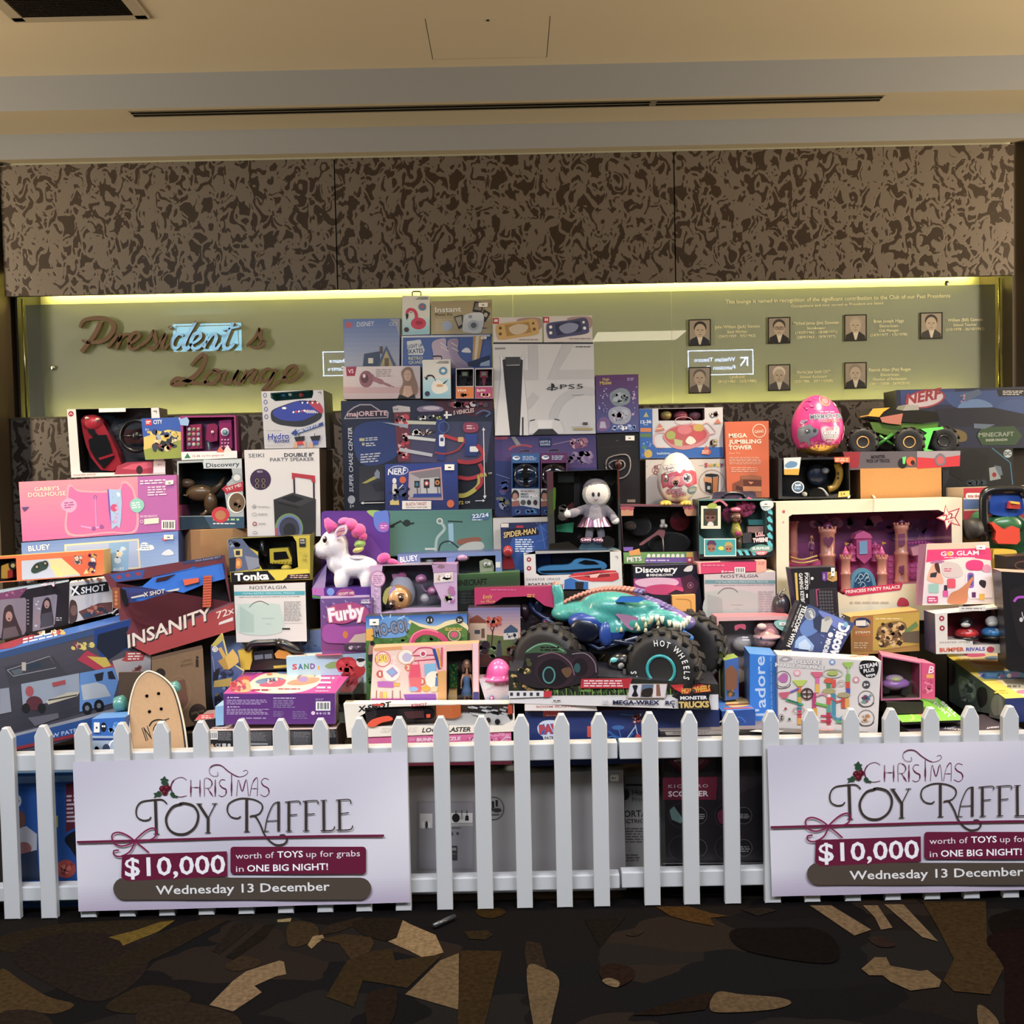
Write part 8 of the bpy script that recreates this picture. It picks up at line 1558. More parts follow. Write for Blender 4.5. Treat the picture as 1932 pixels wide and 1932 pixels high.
# marble maze box and blue spine box
b=Box('toy_box','bright blue box edge with large sideways lettering, left of the marble maze box',Q('L',F(553,935,800,952,806,1640,556,1600)),3.56,.16,'2f7fd8',rz=-6,side='2464b0',top='5a9ae0',sup=False,
 art_=T('L',[('t',"l'adore",(700,1500),(688,955),96,'bcd4f0',.03),('t','the finest for the little one in your life',(762,1560),(752,960),17,'a8c8ee')]))
b=Box('toy_box','white marble run box with colourful maze picture and black round seal',Q('L',F(806,945,1752,1002,1715,1700,815,1640)),3.50,.1,'d9cfc8',rz=-7,side='cdb8a4',top='f4ecd0',sup=False,
 topart=T('L',[('m',850,895,960,915,1,'b8a888'),('t','steampunk',(1465,968),(1640,955),24,'c86a5c',{'sh':.2,'off':.03}),('m',1090,900,1140,910,1,'b8a888')]),
 art_=T('L',[('sp',F(820,990,860,960,920,965,945,985,900,1005,840,1005),'a8a0a0'),('sp',F(850,985,880,975,905,982,880,995),'dcd6d0'),('t','DELUXE',(962,1022),(1202,1032),40,'e6e0da',{'off':.09,'ol':('7a7276',.06),'sp':1.0}),('t','MARBLE FUN MAZE',(785,1048),(1232,1078),34,'e6e0da',{'off':.09,'ol':('7a7276',.06)}),('sp',F(1550,1050,1575,1000,1650,995,1718,1010,1725,1080,1690,1145,1620,1150,1565,1110),'1c1a1c'),('t','STEAM',(1558,1072),(1718,1045),36,'e8e4e0',.08),('t','PLUS',(1592,1108),(1690,1094),32,'e8e4e0',.08),('t','toys',(1612,1146),(1700,1132),28,'e8e4e0',.08),
 ('o',855,1165,75,75,5,'5a5256'),('sp',F(810,1160,860,1110,900,1130,890,1190,840,1195),'b86aa0'),('sl',F(785,1200,820,1250,900,1240,925,1210),8,'5a5256'),('e',985,1110,34,30,'e8a0a8'),('e',985,1110,20,18,'e8d0cc'),('e',1305,1010,28,26,'7a9ac8'),('e',1305,1010,14,14,'e0e0e4'),('e',1522,1172,32,30,'d08a90'),('e',1522,1172,16,16,'eadada'),('e',1614,1215,36,36,'4a4648'),('t','3+',(1592,1230),(1638,1226),26,'e8e4e0',.08),
 ('o',1614,1345,75,75,5,'5a5256'),('s',1560,1295,1670,1395,['5a7a90','a83a60','6a9a8a','3a3a50'],16,18,4),('sl',F(1545,1385,1580,1415,1650,1410,1685,1380),9,'4a4648'),('o',1614,1520,75,75,5,'5a5256'),('s',1570,1470,1665,1570,['c88a50','4a4a50','d8d0c8'],10,18,5),('sl',F(1545,1560,1580,1588,1650,1584,1685,1555),9,'4a4648')]+
  [('l',[(x,y0),(x,y1)],36,c)for x,y0,y1,c in ((1006,1230,1290,'d8763c'),(1006,1290,1330,'5a9a4c'),(1006,1330,1390,'c8a838'),(1006,1390,1450,'3f8aa8'),(1006,1450,1520,'c83a50'),(1006,1520,1580,'e0a040'),(1170,1150,1210,'d86aa0'),(1170,1210,1290,'e8b04c'),(1140,1290,1430,'b83a70'),(1150,1430,1500,'d8a038'),(1272,1200,1250,'4a8a5c'),(1272,1250,1330,'e8e0dc'),(1272,1330,1400,'d84a40'),(1272,1400,1470,'4a9a8a'),(1272,1470,1580,'b02a48'),(1450,1120,1190,'7ab04c'),(1448,1190,1250,'d04a3c'),(1450,1250,1300,'4a5ab0'),(1405,1340,1430,'c84a3c'),(1440,1340,1430,'d8a040'),(1320,1170,1240,'d8504a'),(1320,1300,1500,'3f8aa0'))]+
  [('p',F(940,1175,1080,1175,1030,1230,990,1230),'b8cc4c'),('p',F(1400,1010,1500,1010,1470,1060,1430,1060),'9ac04c'),('l',F(1450,1060,1450,1120),14,'a8c890'),('p',F(1105,1100,1235,1100,1190,1150,1150,1150),'d8607c'),('e',1275,1180,46,24,'d8583c'),('o',1310,1110,95,44,9,'b8c0a8'),('e',1310,1110,50,22,'a8b858'),('e',1275,1275,62,26,'a8a06a'),('e',1410,1310,60,24,'a89a70'),('p',F(815,1290,920,1280,890,1340,850,1345),'c85a70'),('o',1075,1300,58,54,14,'4a2a28'),('l',F(1030,1300,1120,1300),12,'4a2a28'),('l',F(1075,1255,1075,1350),12,'4a2a28'),
 ('l',F(920,1285,1000,1250),16,'7a5ab0'),('l',F(880,1350,1040,1400),20,'3a9a70'),('l',F(900,1355,1000,1385),8,'26402c'),('l',F(1150,1385,1260,1410),22,'6ab04c'),('sl',F(1290,1330,1350,1370,1420,1340),14,'c8484c'),('sl',F(1160,1320,1220,1300,1260,1320),14,'d88aa0'),('sl',F(1290,1480,1360,1530,1440,1480),22,'4a8aa8'),('l',F(1200,1500,1300,1500),16,'c02a50'),('l',F(1200,1545,1300,1548),16,'c02a50'),('l',F(1340,1550,1440,1560),24,'4aa478'),('o',1000,1450,55,32,8,'a89080'),('e',880,1435,12,12,'a03a38'),('e',915,1530,12,12,'4a6a4c'),('o',840,1515,26,30,4,'3a3638'),('s',830,1490,860,1540,['3a3638'],4,8,3),('o',1390,1200,36,26,7,'b8a090')]))
# tilted telescope box
b=Box('toy_box','dark blue telescope box tilted sideways, standing in front of the keyboard box',Q('L',F(1005,450,1512,660,1320,1010,800,960)),3.68,.06,'3a4a7a',lean=4,side='2a2a34',top='2a2a34',sup=False,
 art_=T('L',[('p',F(1005,450,1085,484,900,965,800,958),'1c1b1f'),('sp',F(1010,700,1100,600,1200,620,1180,720,1060,780),'5a7ab8'),('sp',F(1180,540,1350,600,1440,660,1380,720,1260,640),'6a7ac0'),('s',1080,560,1420,860,['c8d4f0','8a9cd8'],30,5,2),('t','TELESCOPE WITH',(1040,488),(888,862),40,'e4e2e0',.07),('t','40 AND 50X LENS',(1014,480),(930,690),14,'c8c4c0',.05),('o',1102,572,50,54,5,'b4b8c0'),('e',1102,572,44,48,'7a808c'),('t','STEM',(1088,545),(1115,610),26,'e0e4e8',.05),
 ('p',F(1130,620,1190,575,1230,640,1200,740,1140,700),'2c3450'),('p',F(1210,620,1290,600,1310,640,1260,740,1200,735),'b4b4b0'),('p',F(1230,600,1280,590,1290,620,1240,640),'8a8a88'),('t','Discovery',(1372,650),(1245,1080),100,'e4e4e8',{'off':.1,'ol':('8a90b0',.02)}),('e',1428,668,20,26,'7ab0c8'),('t','MINDBLOWN',(1258,790),(1180,1040),44,'e4e4e8',.08),('e',1290,762,24,24,'d8d8dc'),('p',F(970,820,1000,780,1050,765,1090,800,1140,860,1130,900,960,880),'8fb0dc'),('p',F(1000,840,1060,800,1110,860,1100,900,1000,890),'b8cce8')]))
b=Box('toy_box','black gaming keyboard box with violet edge, in front of the castle box',Q('L',F(925,158,1340,142,1370,640,1000,660)),3.78,.07,'1e1b22',rz=0,side='3f2a5c',top='2c2a30',sup=False,
 art_=T('L',[('t','PX870',(1055,196),(1055,350),32,'e6e4e0',.06),('t','GAMING KEYBOARD',(1000,200),(1030,560),34,'e6e4e0',.06),('p',F(962,198,985,196,1000,470,980,472),'d8b04c'),('e',1122,248,14,14,'d8d4d0'),('l',F(1095,200,1100,300),4,'b8b4b0'),('r',1068,388,1082,425,'e6e4e0'),('p',F(1212,190,1262,186,1262,258,1238,275,1214,262),'6a3a8a'),('p',F(1260,190,1345,184,1350,265,1310,280,1262,262),'c8984c'),('t','VIBE',(1222,205),(1224,255),16,'c8a8e0',.05),('o',1288,230,20,22,5,'2a2626'),
 ('p',F(1095,350,1150,340,1340,334,1362,560,1330,640,1120,640,1098,500),'38363c'),('p',F(1155,350,1335,342,1350,560,1175,590),'2a2228'),('l',F(1160,350,1172,500),8,'d04a80'),('l',F(1160,350,1190,348),7,'d04a80')]+[('r',1182+i*26+j*2,360+j*30,1202+i*26+j*2,382+j*30,'57545a')for i in range(5)for j in range(7)]))
sticker(b,1568,1071,1575,1087,0)
sh=thing('toy_ball','dark round toy with thin wire handle between the fridge box and keyboard box','toy',at(1474,1150,3.83));MB().ell(at(1474,1142,3.85),(.035,.04,.05),'3a363c').build('shell','plastic',sh);m=MB();m.tube([at(x,y,3.82)for x,y in smooth(F(1482,1112,1472,1118,1471,1128,1480,1132),4)],.003,'d8d4d0');m.build('wire_handle','metal',sh)
# --- far right upper
b=Box('toy_box','dark blue blaster box with oval red lettering, top right of the stack',Q('F',F(985,62,2060,35,2075,490,1000,500)),4.42,.15,'1e2440',side='5a5c50',top='3a3a44',
 art_=T('F',[('g',F(1015,65,1420,55,1420,170,1020,180),'2c3f78','2a3462'),('p',F(1300,80,1800,60,1932,110,1932,240,1500,220,1400,180),'324a80'),('sp',F(1450,210,1480,150,1600,130,1700,180,1620,240),'5a78a8'),('sp',F(1740,200,1800,140,1932,140,1932,230),'3a5288'),('p',F(1280,200,1700,190,1932,240,1932,330,1540,330,1280,340),'191a2c'),('p',F(1460,95,1600,55,1620,90,1500,150),'4a5a78'),('p',F(1730,60,1932,52,1932,105,1745,110),'0f1018'),('m',1775,65,1932,102,3,'c0bcc0'),
 ('e',1200,128,150,68,'8a3040',-10),('e',1198,128,138,56,'b4a8b4',-10),('t','NERF',(1055,170),(1335,118),78,'8a2a38',{'off':.08,'sh':.25}),('s',1450,90,1500,160,['a87a9a'],8,6,2),('p',F(1580,400,1620,335,1860,330,1920,400,1870,470,1620,470),'2f4a30'),('t','MINECRAFT',(1597,410),(1858,402),32,'8a9484',.06),('t','ENDER DRAGON',(1650,443),(1808,438),18,'a8b0a0',.06),('p',F(1560,310,1720,318,1640,350,1560,345),'5a6a80'),('sp',F(1380,370,1420,350,1500,380,1500,440,1400,440),'6a5a34')]))
b=Box('toy_box','black vehicle toy box with light blue line and round white seal, under the blaster box',Q('F',F(1320,492,1850,488,1860,830,1330,850)),4.34,.14,'17191c',side='24221e',top='2a2a2c',
 art_=T('F',[('l',F(1695,492,1830,600,1850,780),9,'3a6a88'),('e',1812,533,31,31,'a8b4bc'),('t','DC',(1788,546),(1836,545),28,'1a2028',.07),('p',F(1420,560,1560,500,1680,560,1640,700,1480,740,1380,680),'0f1012'),('p',F(1672,640,1740,625,1760,720,1680,735),'8a9094'),('e',1712,690,16,18,'8a2028'),('p',F(1710,620,1760,628,1775,690,1750,700),'5a6a78'),('s',1480,720,1660,780,['22303a','2c3a44'],14,20,3),('p',F(1330,660,1380,655,1375,720,1330,800),'2a2c34')]))
b=Box('cardboard_box','plain orange-brown cardboard box under the green monster pickup tray',F(1623,884,1776,881,1777,960,1624,965),4.1,.2,'b8813e',side='6a4a24',mat='kraft',cat='cardboard box')
b=Box('toy_box','black and yellow remote-control vehicle window box under the pink egg',Q('F',F(112,568,640,556,645,862,112,870)),4.08,.16,'24262a',side='1a1a1c',top='3a3638',wcol='1b1d22',sup=True,
 win=Q('F',F(140,580,632,575,636,812,560,830,480,852,280,856,140,850)),wdepth=.13,
 art_=T('F',[('p',F(152,565,280,560,262,692,155,690),'c4ccd4'),('p',F(155,650,270,645,262,692,155,690),'c8982c'),('sp',F(160,620,200,590,250,600,240,630,180,640),'5a84b0'),('p',F(525,560,640,558,642,600,600,598,583,614,570,598,530,598),'d85a38'),('m',535,566,635,594,2,'e8b8a0'),('o',257,782,46,44,7,'d8dce0'),('e',257,782,38,36,'3f5a80'),('t','360',(235,776),(280,774),18,'e8ecf0',.06),('m',232,782,282,800,2,'a8c4e0'),('p',F(560,815,638,808,640,850,555,856),'d8b04c'),('t','2.4',(572,842),(606,840),18,'2a2620',.05)]))
m=MB();m.tube([b.at(*q,.05)for q in smooth(Q('F',F(545,600,565,660,560,720,530,780,480,800)),3)],.016,'b89020');E3(m,b,*Q('F',[(555,680)])[0],2,3,.03,.004,'1c1a18');E3(m,b,*Q('F',[(555,715)])[0],2,2,.03,.004,'1c1a18');b.build(m,'steering_ring')
m=MB();CYL(m,b,*Q('F',[(400,850)])[0],16,.02,.05,'101114');m.tube([b.at(*q,.03)for q in smooth(Q('F',F(350,850,400,800,440,800,480,850)),3)],.006,'c8ccd0');E3(m,b,*Q('F',[(400,690)])[0],20,22,.09,.02,'26324c');E3(m,b,*Q('F',[(460,660)])[0],7,6,.06,.02,'8a9098');E3(m,b,*Q('F',[(305,835)])[0],5,5,.02,.02,'c8ccc8');b.build(m,'remote_vehicle')
# pink egg
eg=thing('egg_toy','large glossy pink surprise egg with grey lettering and gold base','egg toy',at(1540,861,4.10))
c1=at(1541,803,4.14)
k3=4.14/F_PX
pr =[(.0,-58)]+[(47.5*sqrt(max(0,1-(t/58.0)**2))*(1-.13*(t/58.0)),t)for t in range(-55,57,5)]+[(.5,57.5)]
m=MB();m.lathe(c1,[(r *k3,h*k3)for r,h in pr],'d8348c',n=36);m.build('shell','plastic',eg)
m=MB();eggmap(m,T('F',[('e',425,150,42,40,'a8506a'),('o',425,150,42,40,5,'c8a070'),('sp',F(400,160,415,130,440,125,445,160,425,175),'c87a84'),('m',370,228,500,244,1,'f0a0c0'),('t','MERMAIDCORN',(305,285),(560,280),34,'3f5570',{'off':.08,'ol':('d8dce8',.06)}),('t','SURPRISE!',(372,312),(515,308),22,'c02a50',{'off':.08,'ol':('e8a8c0',.05)}),('s',240,280,290,320,['b0a8c8','7a5a90'],8,8,3),
 ('sp',F(232,400,235,350,270,330,300,325,320,350,350,360,345,400,300,430,310,470,260,480,245,440),'7a7f90'),('e',285,375,16,18,'3a4450'),('e',328,370,12,14,'3a4450'),('e',282,368,5,5,'e8f0f0'),('sp',F(370,400,365,350,400,335,440,345,490,335,515,360,505,430,440,460,385,440),'c080a8'),('sp',F(378,398,374,356,402,344,440,353,488,344,506,364,497,425,440,450,392,432),'e0c8d8'),('t','OVER 35',(402,372),(495,366),20,'a8204c',.08),('t','MERMAID',(388,400),(500,395),22,'f0f0f4',{'off':.08,'ol':('5a4a6a',.07)}),('t','SURPRISES',(384,424),(502,420),20,'f0f0f4',{'off':.08,'ol':('5a4a6a',.07)}),('m',408,432,470,446,1,'a8204c'),
 ('sp',F(560,340,578,335,584,370,565,380),'e0d0d4'),('sp',F(542,400,575,385,580,430,550,445),'e06aa0'),('sp',F(490,165,520,160,530,180,500,190),'d8c0c8'),('sp',F(530,210,560,205,565,240,540,240),'5a3a50'),('s',250,440,540,500,['c02a70','e86aa8','b82468'],60,9,5),('s',270,120,380,220,['e85aa4','c82a80'],16,7,8)]),c1,47.5,58,.13);m.build('printed_shell','card',eg)
m=MB();ns=40
if 1:
    vs=[];rows=5
    for jj in range(rows):
        for i in range(ns):
            a=2*pi*i/ns;zt=(-43+6*sin(a+2.6)+2*sin(6*a));zz=zt+(-56.5-zt)*jj/(rows-1)
            t=zz/58;r =47.5*sqrt(max(0.01,1-t*t))*(1-.13*t)*k3+.004*(1 if jj<rows-1 else 0)
            vs.append(c1+Vector((r *cos(a),r *sin(a),zz*k3)))
    m.add(vs,[[jj*ns+i,jj*ns+(i+1)%ns,(jj+1)*ns+(i+1)%ns,(jj+1)*ns+i]for jj in range(rows-1)for i in range(ns)],'c8a048',True)
m.build('gold_wrap','foil',eg)
b=Box('castle_box','large cream window box of a pink princess castle, right side of the stack',F(1464,948,1815,939,1817,1168,1466,1178),3.92,.155,'ece2c4',side='d8cba8',top='f2ead0',cat='toy box',wcol='8a4a78',back='b06a94',
 win=Q('F',F(190,1000,215,985,1300,950,1330,965,1395,985,1400,1480,1035,1500,1020,1540,590,1580,560,1560,192,1560)),wdepth=.14,
 topart=T('F',[('m',240,868,480,884,1,'4a4438'),('m',900,850,1200,860,1,'d8cba8')]),
 art_=T('F',[('p',F(1350,912,1372,965,1458,935,1425,1010,1462,1070,1390,1050,1358,1100,1342,1035,1280,1010,1335,985),'c8384c'),('p',F(1352,924,1370,974,1445,947,1415,1010,1448,1060,1388,1042,1358,1086,1348,1030,1294,1008,1341,990),'f4ead4'),('t','22',(1342,1030),(1415,1008),44,'c02a48',.05),('t','PC',(1372,1048),(1412,1040),18,'c02a48',.04),('e',152,963,11,11,'d05a6c'),('e',150,1040,7,7,'e0a09c'),
 ('p',F(590,1540,1035,1490,1015,1545,640,1590,612,1580),'d02a58'),('t','PRINCESS PARTY PALACE',(612,1570),(1015,1530),24,'f4e4e0',.07),('m',640,1625,970,1650,1,'c8b8a0'),('sp',F(995,1660,1005,1610,1035,1600,1070,1620,1075,1660),'c83a54')]))
b.inner(T('F',[('p',F(190,1200,1400,1150,1400,1600,190,1600),'a0508c'),('s',260,980,900,1100,['7a5a80','9a7a98','6a4a74','c890b0'],30,40,3),('s',820,1000,1300,1200,['7a4a8c','9a60a4','5a3a6c'],26,40,4)]))
pch,pk='e89a80','dc5a9c'
def tower(x,y0,y1,r,col,cone=None,d=.07,ch=80):
    m=MB();x_,ya=Q('F',[(x,y0)])[0];yb=Q('F',[(x,y1)])[0][1];k=.00209;c=b.at(x_,yb,d);H=(yb-ya)*k;R=r /3.927*k
    m.lathe(c,[(R*1.06,0),(R*1.06,H*.06),(R*.93,H*.08),(R*.9,H*.48),(R*1.02,H*.5),(R*1.02,H*.54),(R*.88,H*.56),(R*.88,H*.9),(R*1.05,H*.93),(R*1.05,H)],col,n=16)
    for i in range(10):a=2*pi*i/10;m.box(c+Vector((R*cos(a),R*sin(a),H+.004)),(.007,.007,.009),col)
    b.build(m,'tower')
    if cone:m=MB();m.lathe(c+Vector((0,0,H)),[(R*.95,0),(R*.5,ch/3.927*k*.45),(.001,ch/3.927*k)],cone,n=14);b.build(m,'tower_roof')
tower(478,1075,1500,62,pch,'6a2450');tower(1025,1045,1500,52,pch,'6a2450');tower(228,1030,1500,34,pch,'5a2048',.11)
tower(612,1290,1560,38,pch,pk,.04,85);tower(880,1290,1560,38,pch,pk,.04,85);tower(655,1230,1330,34,pk,'e86aac',.07,40);tower(830,1220,1330,34,pk,'e86aac',.07,40)
m=MB();X3(m,b,Q('F',F(560,1310,1290,1270,1290,1520,560,1560)),.09,.03,pk,'c04a88');X3(m,b,Q('F',F(190,1330,420,1320,430,1360,190,1375)),.05,.05,pk);X3(m,b,Q('F',F(690,1160,800,1155,805,1300,750,1350,695,1300)),.05,.04,pk)
for i in range(9):
    for j in range(5):X3(m,b,Q('F',[(930+i*40,1310+j*44),(958+i*40,1308+j*44),(958+i*40,1328+j*44),(930+i*40,1330+j*44)]),.086,.006,'e070ac')
b.build(m,'castle_wall')
m=MB();X3(m,b,Q('F',F(675,1165,690,1130,745,1105,795,1130,810,1160)),.045,.05,'e86aac');b.build(m,'roof');m=MB();X3(m,b,Q('F',F(712,1185,770,1178,772,1275,714,1280)),.045,.006,'8fc0e8');X3(m,b,smooth(Q('F',F(645,1535,655,1450,700,1395,760,1385,815,1430,838,1510)),3),.035,.02,'6ab0d0');X3(m,b,smooth(Q('F',F(670,1530,690,1440,740,1410,790,1440,812,1512)),3),.032,.006,'3a6a94');b.build(m,'gate')
m=MB()
for x,y in ((700,1470),(770,1460),(735,1500),(720,1440),(760,1435)):m.tube([b.at(*q,.03)for q in smooth(Q('F',[(x-20,y+20),(x,y-15),(x+22,y+12),(x,y+26)]),3)],.002,'b8dcec')
b.build(m,'gate_filigree')
m=MB()
for pts,c in ((smooth(F(445,1165,470,1150,485,1168,500,1148,525,1165,500,1215,485,1225),2,True),'8a4a74'),(F(1003,1130,1050,1125,1052,1210,1003,1215),'8a4a74'),(F(1008,1370,1045,1360,1045,1420,1008,1420),'8a4a74')):X3(m,b,Q('F',pts),.035,.004,c)
b.build(m,'tower_windows');m=MB()
for x,y in ((605,1190),(880,1185)):X3(m,b,Q('F',[(x,y),(x+36,y+10),(x+2,y+26)]),.04,.003,'e0a838')
b.build(m,'flags');m=MB()
for i in range(9):X3(m,b,Q('F',[(1070+i*24,1180+abs(i-4)*4),(1094+i*24,1180+abs(i-3)*4),(1082+i*24,1205)]),.05,.01,'d85ab0')
X3(m,b,Q('F',F(1095,1230,1170,1210,1180,1280,1110,1290)),.04,.02,'e8a0b4');m.tube([b.at(*q,.03)for q in smooth(Q('F',F(200,1300,290,1320,400,1290)),4)],.004,'c8a048');m.tube([b.at(*q,.03)for q in smooth(Q('F',F(205,1330,290,1345,405,1320)),4)],.004,'c8a048');b.build(m,'balcony_trim')
q=Q('F',[(357,1140)])[0];doll(b,q[0],q[1],40,.035,'7a3a24','6a3070')
m=MB();m.tube([b.top.hit(x,y,.012)for x,y in smooth(Q('F',F(632,858,660,832,730,820,800,838,826,862)),4)],.004,'f0e8d0');b.build(m,'carry_handle')
# monster pickup on its tray
b=Box('toy_box','green and orange monster pickup truck on an open red and grey card tray',Q('F',F(588,520,1462,512,1456,628,640,655)),4.1,.2,'55505a',side='7a1c28',top='3a3036',sup=False,
 art_=T('F',[('p',F(590,522,720,520,705,640,645,640),'8a1c2c'),('p',F(1140,515,1460,513,1456,626,1140,645),'b82434'),('p',F(1140,515,1460,513,1460,545,1290,570,1140,560),'8f8a96'),('t','MONSTER',(800,570),(905,566),24,'1e1a20',.07),('t','PICK UP TRUCK',(768,600),(940,596),24,'1e1a20',.07),('e',1032,605,34,38,'16181a'),('p',F(1030,560,1060,555,1050,610,1035,610),'5ac070'),('e',1095,590,36,34,'c0502c'),('e',1108,600,16,18,'241c1c'),('sp',F(1270,570,1310,530,1350,560,1345,615,1290,620),'6a6470'),('sp',F(1285,575,1310,550,1340,575,1330,605,1295,608),'b05058')]))
def wheel(root,c,n,r,w_,rim,col='1b1a1c',lugs=16,txt=None):
    n =n.normalized();M=n.to_track_quat('Z','Y').to_matrix();s_=r /.137;h=w_/2
    m=MB();m.lathe(c,[(r *.42,-h*.8),(r *.72,-h),(r *.92,-h*.82),(r *.97,-h*.4),(r *.97,h*.4),(r *.92,h*.82),(r *.72,h),(r *.42,h*.8)],col,M=M,n=32)
    for i in range(lugs):
        for sd in (-1,1):
            a=2*pi*(i+(.5 if sd>0 else 0))/lugs;R_=Matrix.Rotation(a,3,'Z')@ Matrix.Rotation(.35*sd,3,'X')
            m.box(c+M @(Matrix.Rotation(a,3,'Z')@ Vector((r *.965,0,sd*h*.5))),(r *.09,r *.17,h*.95),col,M=M @ R_,bev=r *.02)
    m.build('tyre','rubber',root)
    m=MB();m.lathe(c,[(r *.40,h*.5),(r *.40,h*.86),(r *.33,h*.86),(r *.28,h*.3),(r *.1,h*.35),(r *.08,h*.6),(0.001,h*.6)],rim,M=M,n=24);m.build('rim','plastic',root)
    if txt:
        m=MB();u=Vector((0,0,1)).cross(n).normalized();v=n.cross(u)
        for ch,a in zip('HOTWHEELSELS',(98,84,71,50,36,22,10,-1,-12,212,200,188)):
            vs,fs=glyphs(ch,.02);wd=max(p[0]for p in vs);a=radians(a);P=[]
            for x,y in vs:
                lx,ly=(x-wd/2)*r *.17,r *.63+y/CAP*r *.16;P.append(c+n *(h*1.02+.001)+u*(lx*sin(a)+ly*cos(a))+v*(-lx*cos(a)+ly*sin(a)))
            m.add(P,fs,'e8e6e0')
        m.build('sidewall_lettering','matte',root)
tk=b.root;nf=Vector((-.25,-1,0));Yt=4.15
for x,y,dy in ((733,450,0),(1075,450,0),(1330,440,.1),(900,420,.14)):wheel(tk,at(*Q('F',[(x,y)])[0],Yt+dy),nf,.064,.07,'c89a50' if x in (733,1075)else '2a2a28',lugs=12)
pc=lambda x,y,d=0:at(*Q('F',[(x,y)])[0],Yt+.06+d)
m=MB();m.ext([pc(*q,-.05)for q in ((770,265),(800,200),(900,190),(1040,215),(1150,210),(1290,225),(1310,290),(1180,310),(1030,300),(860,290))],(0,.1,0),'23221f','1c1b1a');m.ext([pc(*q,-.055)for q in ((775,255),(815,200),(940,192),(890,225),(860,262))],(0,.1,0),'d8a028');m.ext([pc(*q,-.056)for q in ((865,265),(1035,235),(1020,320),(930,310),(880,300))],(0,.02,0),'a8685c','6a3a34');m.ext([pc(*q,-.05)for q in ((1035,215),(1060,170),(1150,175),(1155,215))],(0,.09,0),'8a8c88');b.build(m,'truck_body')
m=MB();m.ext([pc(*q,-.045)for q in ((790,300),(1180,310),(1300,300),(1290,345),(1180,350),(1140,390),(930,400),(820,370))],(0,.09,0),'4a6a2c','3a4a24');m.ext([pc(*q,-.06)for q in ((1165,350),(1330,335),(1338,350),(1260,365),(1215,500),(1260,510),(1190,515),(1175,420),(1215,380))],(0,.02,0),'5ad858');m.tube([pc(850,470,-.05),pc(960,390,-.05)],.008,'3a8a34');m.tube([pc(860,400,-.05),pc(960,470,-.05)],.006,'3a8a34');b.build(m,'truck_chassis')
# ride-on mower box at the right edge
b=Box('toy_box','striped red, blue and yellow box with toy mower parts, right edge of the picture',F(1818,921,2000,915,2010,1130,1822,1135),3.96,.16,'d8cbb8',side='b0a08c',
 art_=[('p',[(1818,921+i*21.5),(2000,915+i*21.5),(2000,933+i*21.5),(1818,939+i*21.5)],c)for i,c in enumerate(['b82c3c','5a74a8','b03040','4a68a4','c8b04c','b83040','5a74a8','c8b04c'])]+[('rr',1822,930,1852,942,5,'f0e8e0'),('t','little tikes',(1826,939),(1850,938),6,'a82434',.06)])
q=lambda pts:smooth(Q('F',pts),3,True)
m=MB();P=[b.pl.hit(*p,.07)for p in smooth(Q('F',F(1640,1180,1632,880,1660,815,1740,800,1900,800,1932,830,1990,900,1990,1200)),3)];m.tube(P,.018,'17181a');b.build(m,'mower_hood_frame')
m=MB();m.ext([b.pl.hit(*p,.065)for p in q(F(1680,940,1685,860,1720,830,1890,830,1920,870,1925,980,1800,1000,1690,980))],(0,.03,0),'2450a8');b.build(m,'dashboard');m=MB();m.ext([b.pl.hit(*p,.09)for p in Q('F',F(1825,890,1905,895,1905,945,1820,940))],(0,.02,0),'b8382c');m.ext([b.pl.hit(*p,.095)for p in Q('F',F(1838,885,1900,893,1898,910,1835,902))],(0,.02,0),'e0b03c');b.build(m,'dashboard_switches')
m=MB();m.ell(b.pl.hit(*Q('F',[(1790,1060)])[0],.03),(.085,.05,.05),'2f6a40');m.ell(b.pl.hit(*Q('F',[(1800,1170)])[0],.02),(.1,.05,.08),'2a5c38');m.ell(b.pl.hit(*Q('F',[(1600,1050)])[0],.03),(.035,.05,.05),'2f6a40');b.build(m,'mower_body')
m=MB();m.lathe(b.pl.hit(*Q('F',[(1552,1090)])[0],.05),F(.02,-.03,.042,-.025,.042,.025,.02,.03),'2a2826',M=Matrix.Rotation(radians(80),3,'Y'),n=20);b.build(m,'mower_wheel','rubber')
m=MB();P=[b.pl.hit(*p,.1)for p in Q('F',F(1700,1040,1790,1100,1850,1070,1900,1090,1905,1180,1880,1205,1740,1200,1718,1170,1725,1110,1690,1055))];m.ext(P,(0,.03,0),'d8432c','a83020');b.build(m,'fuel_can')
m=MB();m.ext([b.pl.hit(*p,.12)for p in q(F(1705,1260,1730,1240,1850,1245,1880,1270,1870,1360,1760,1400,1730,1480,1760,1560,1710,1560,1700,1400))],(0,.03,0),'e0b828','b08a1c');m.tube([b.pl.hit(*p,.14)for p in smooth(Q('F',F(1740,1400,1790,1350,1860,1370)),3)],.008,'1f3a2a');b.build(m,'yellow_dispenser')
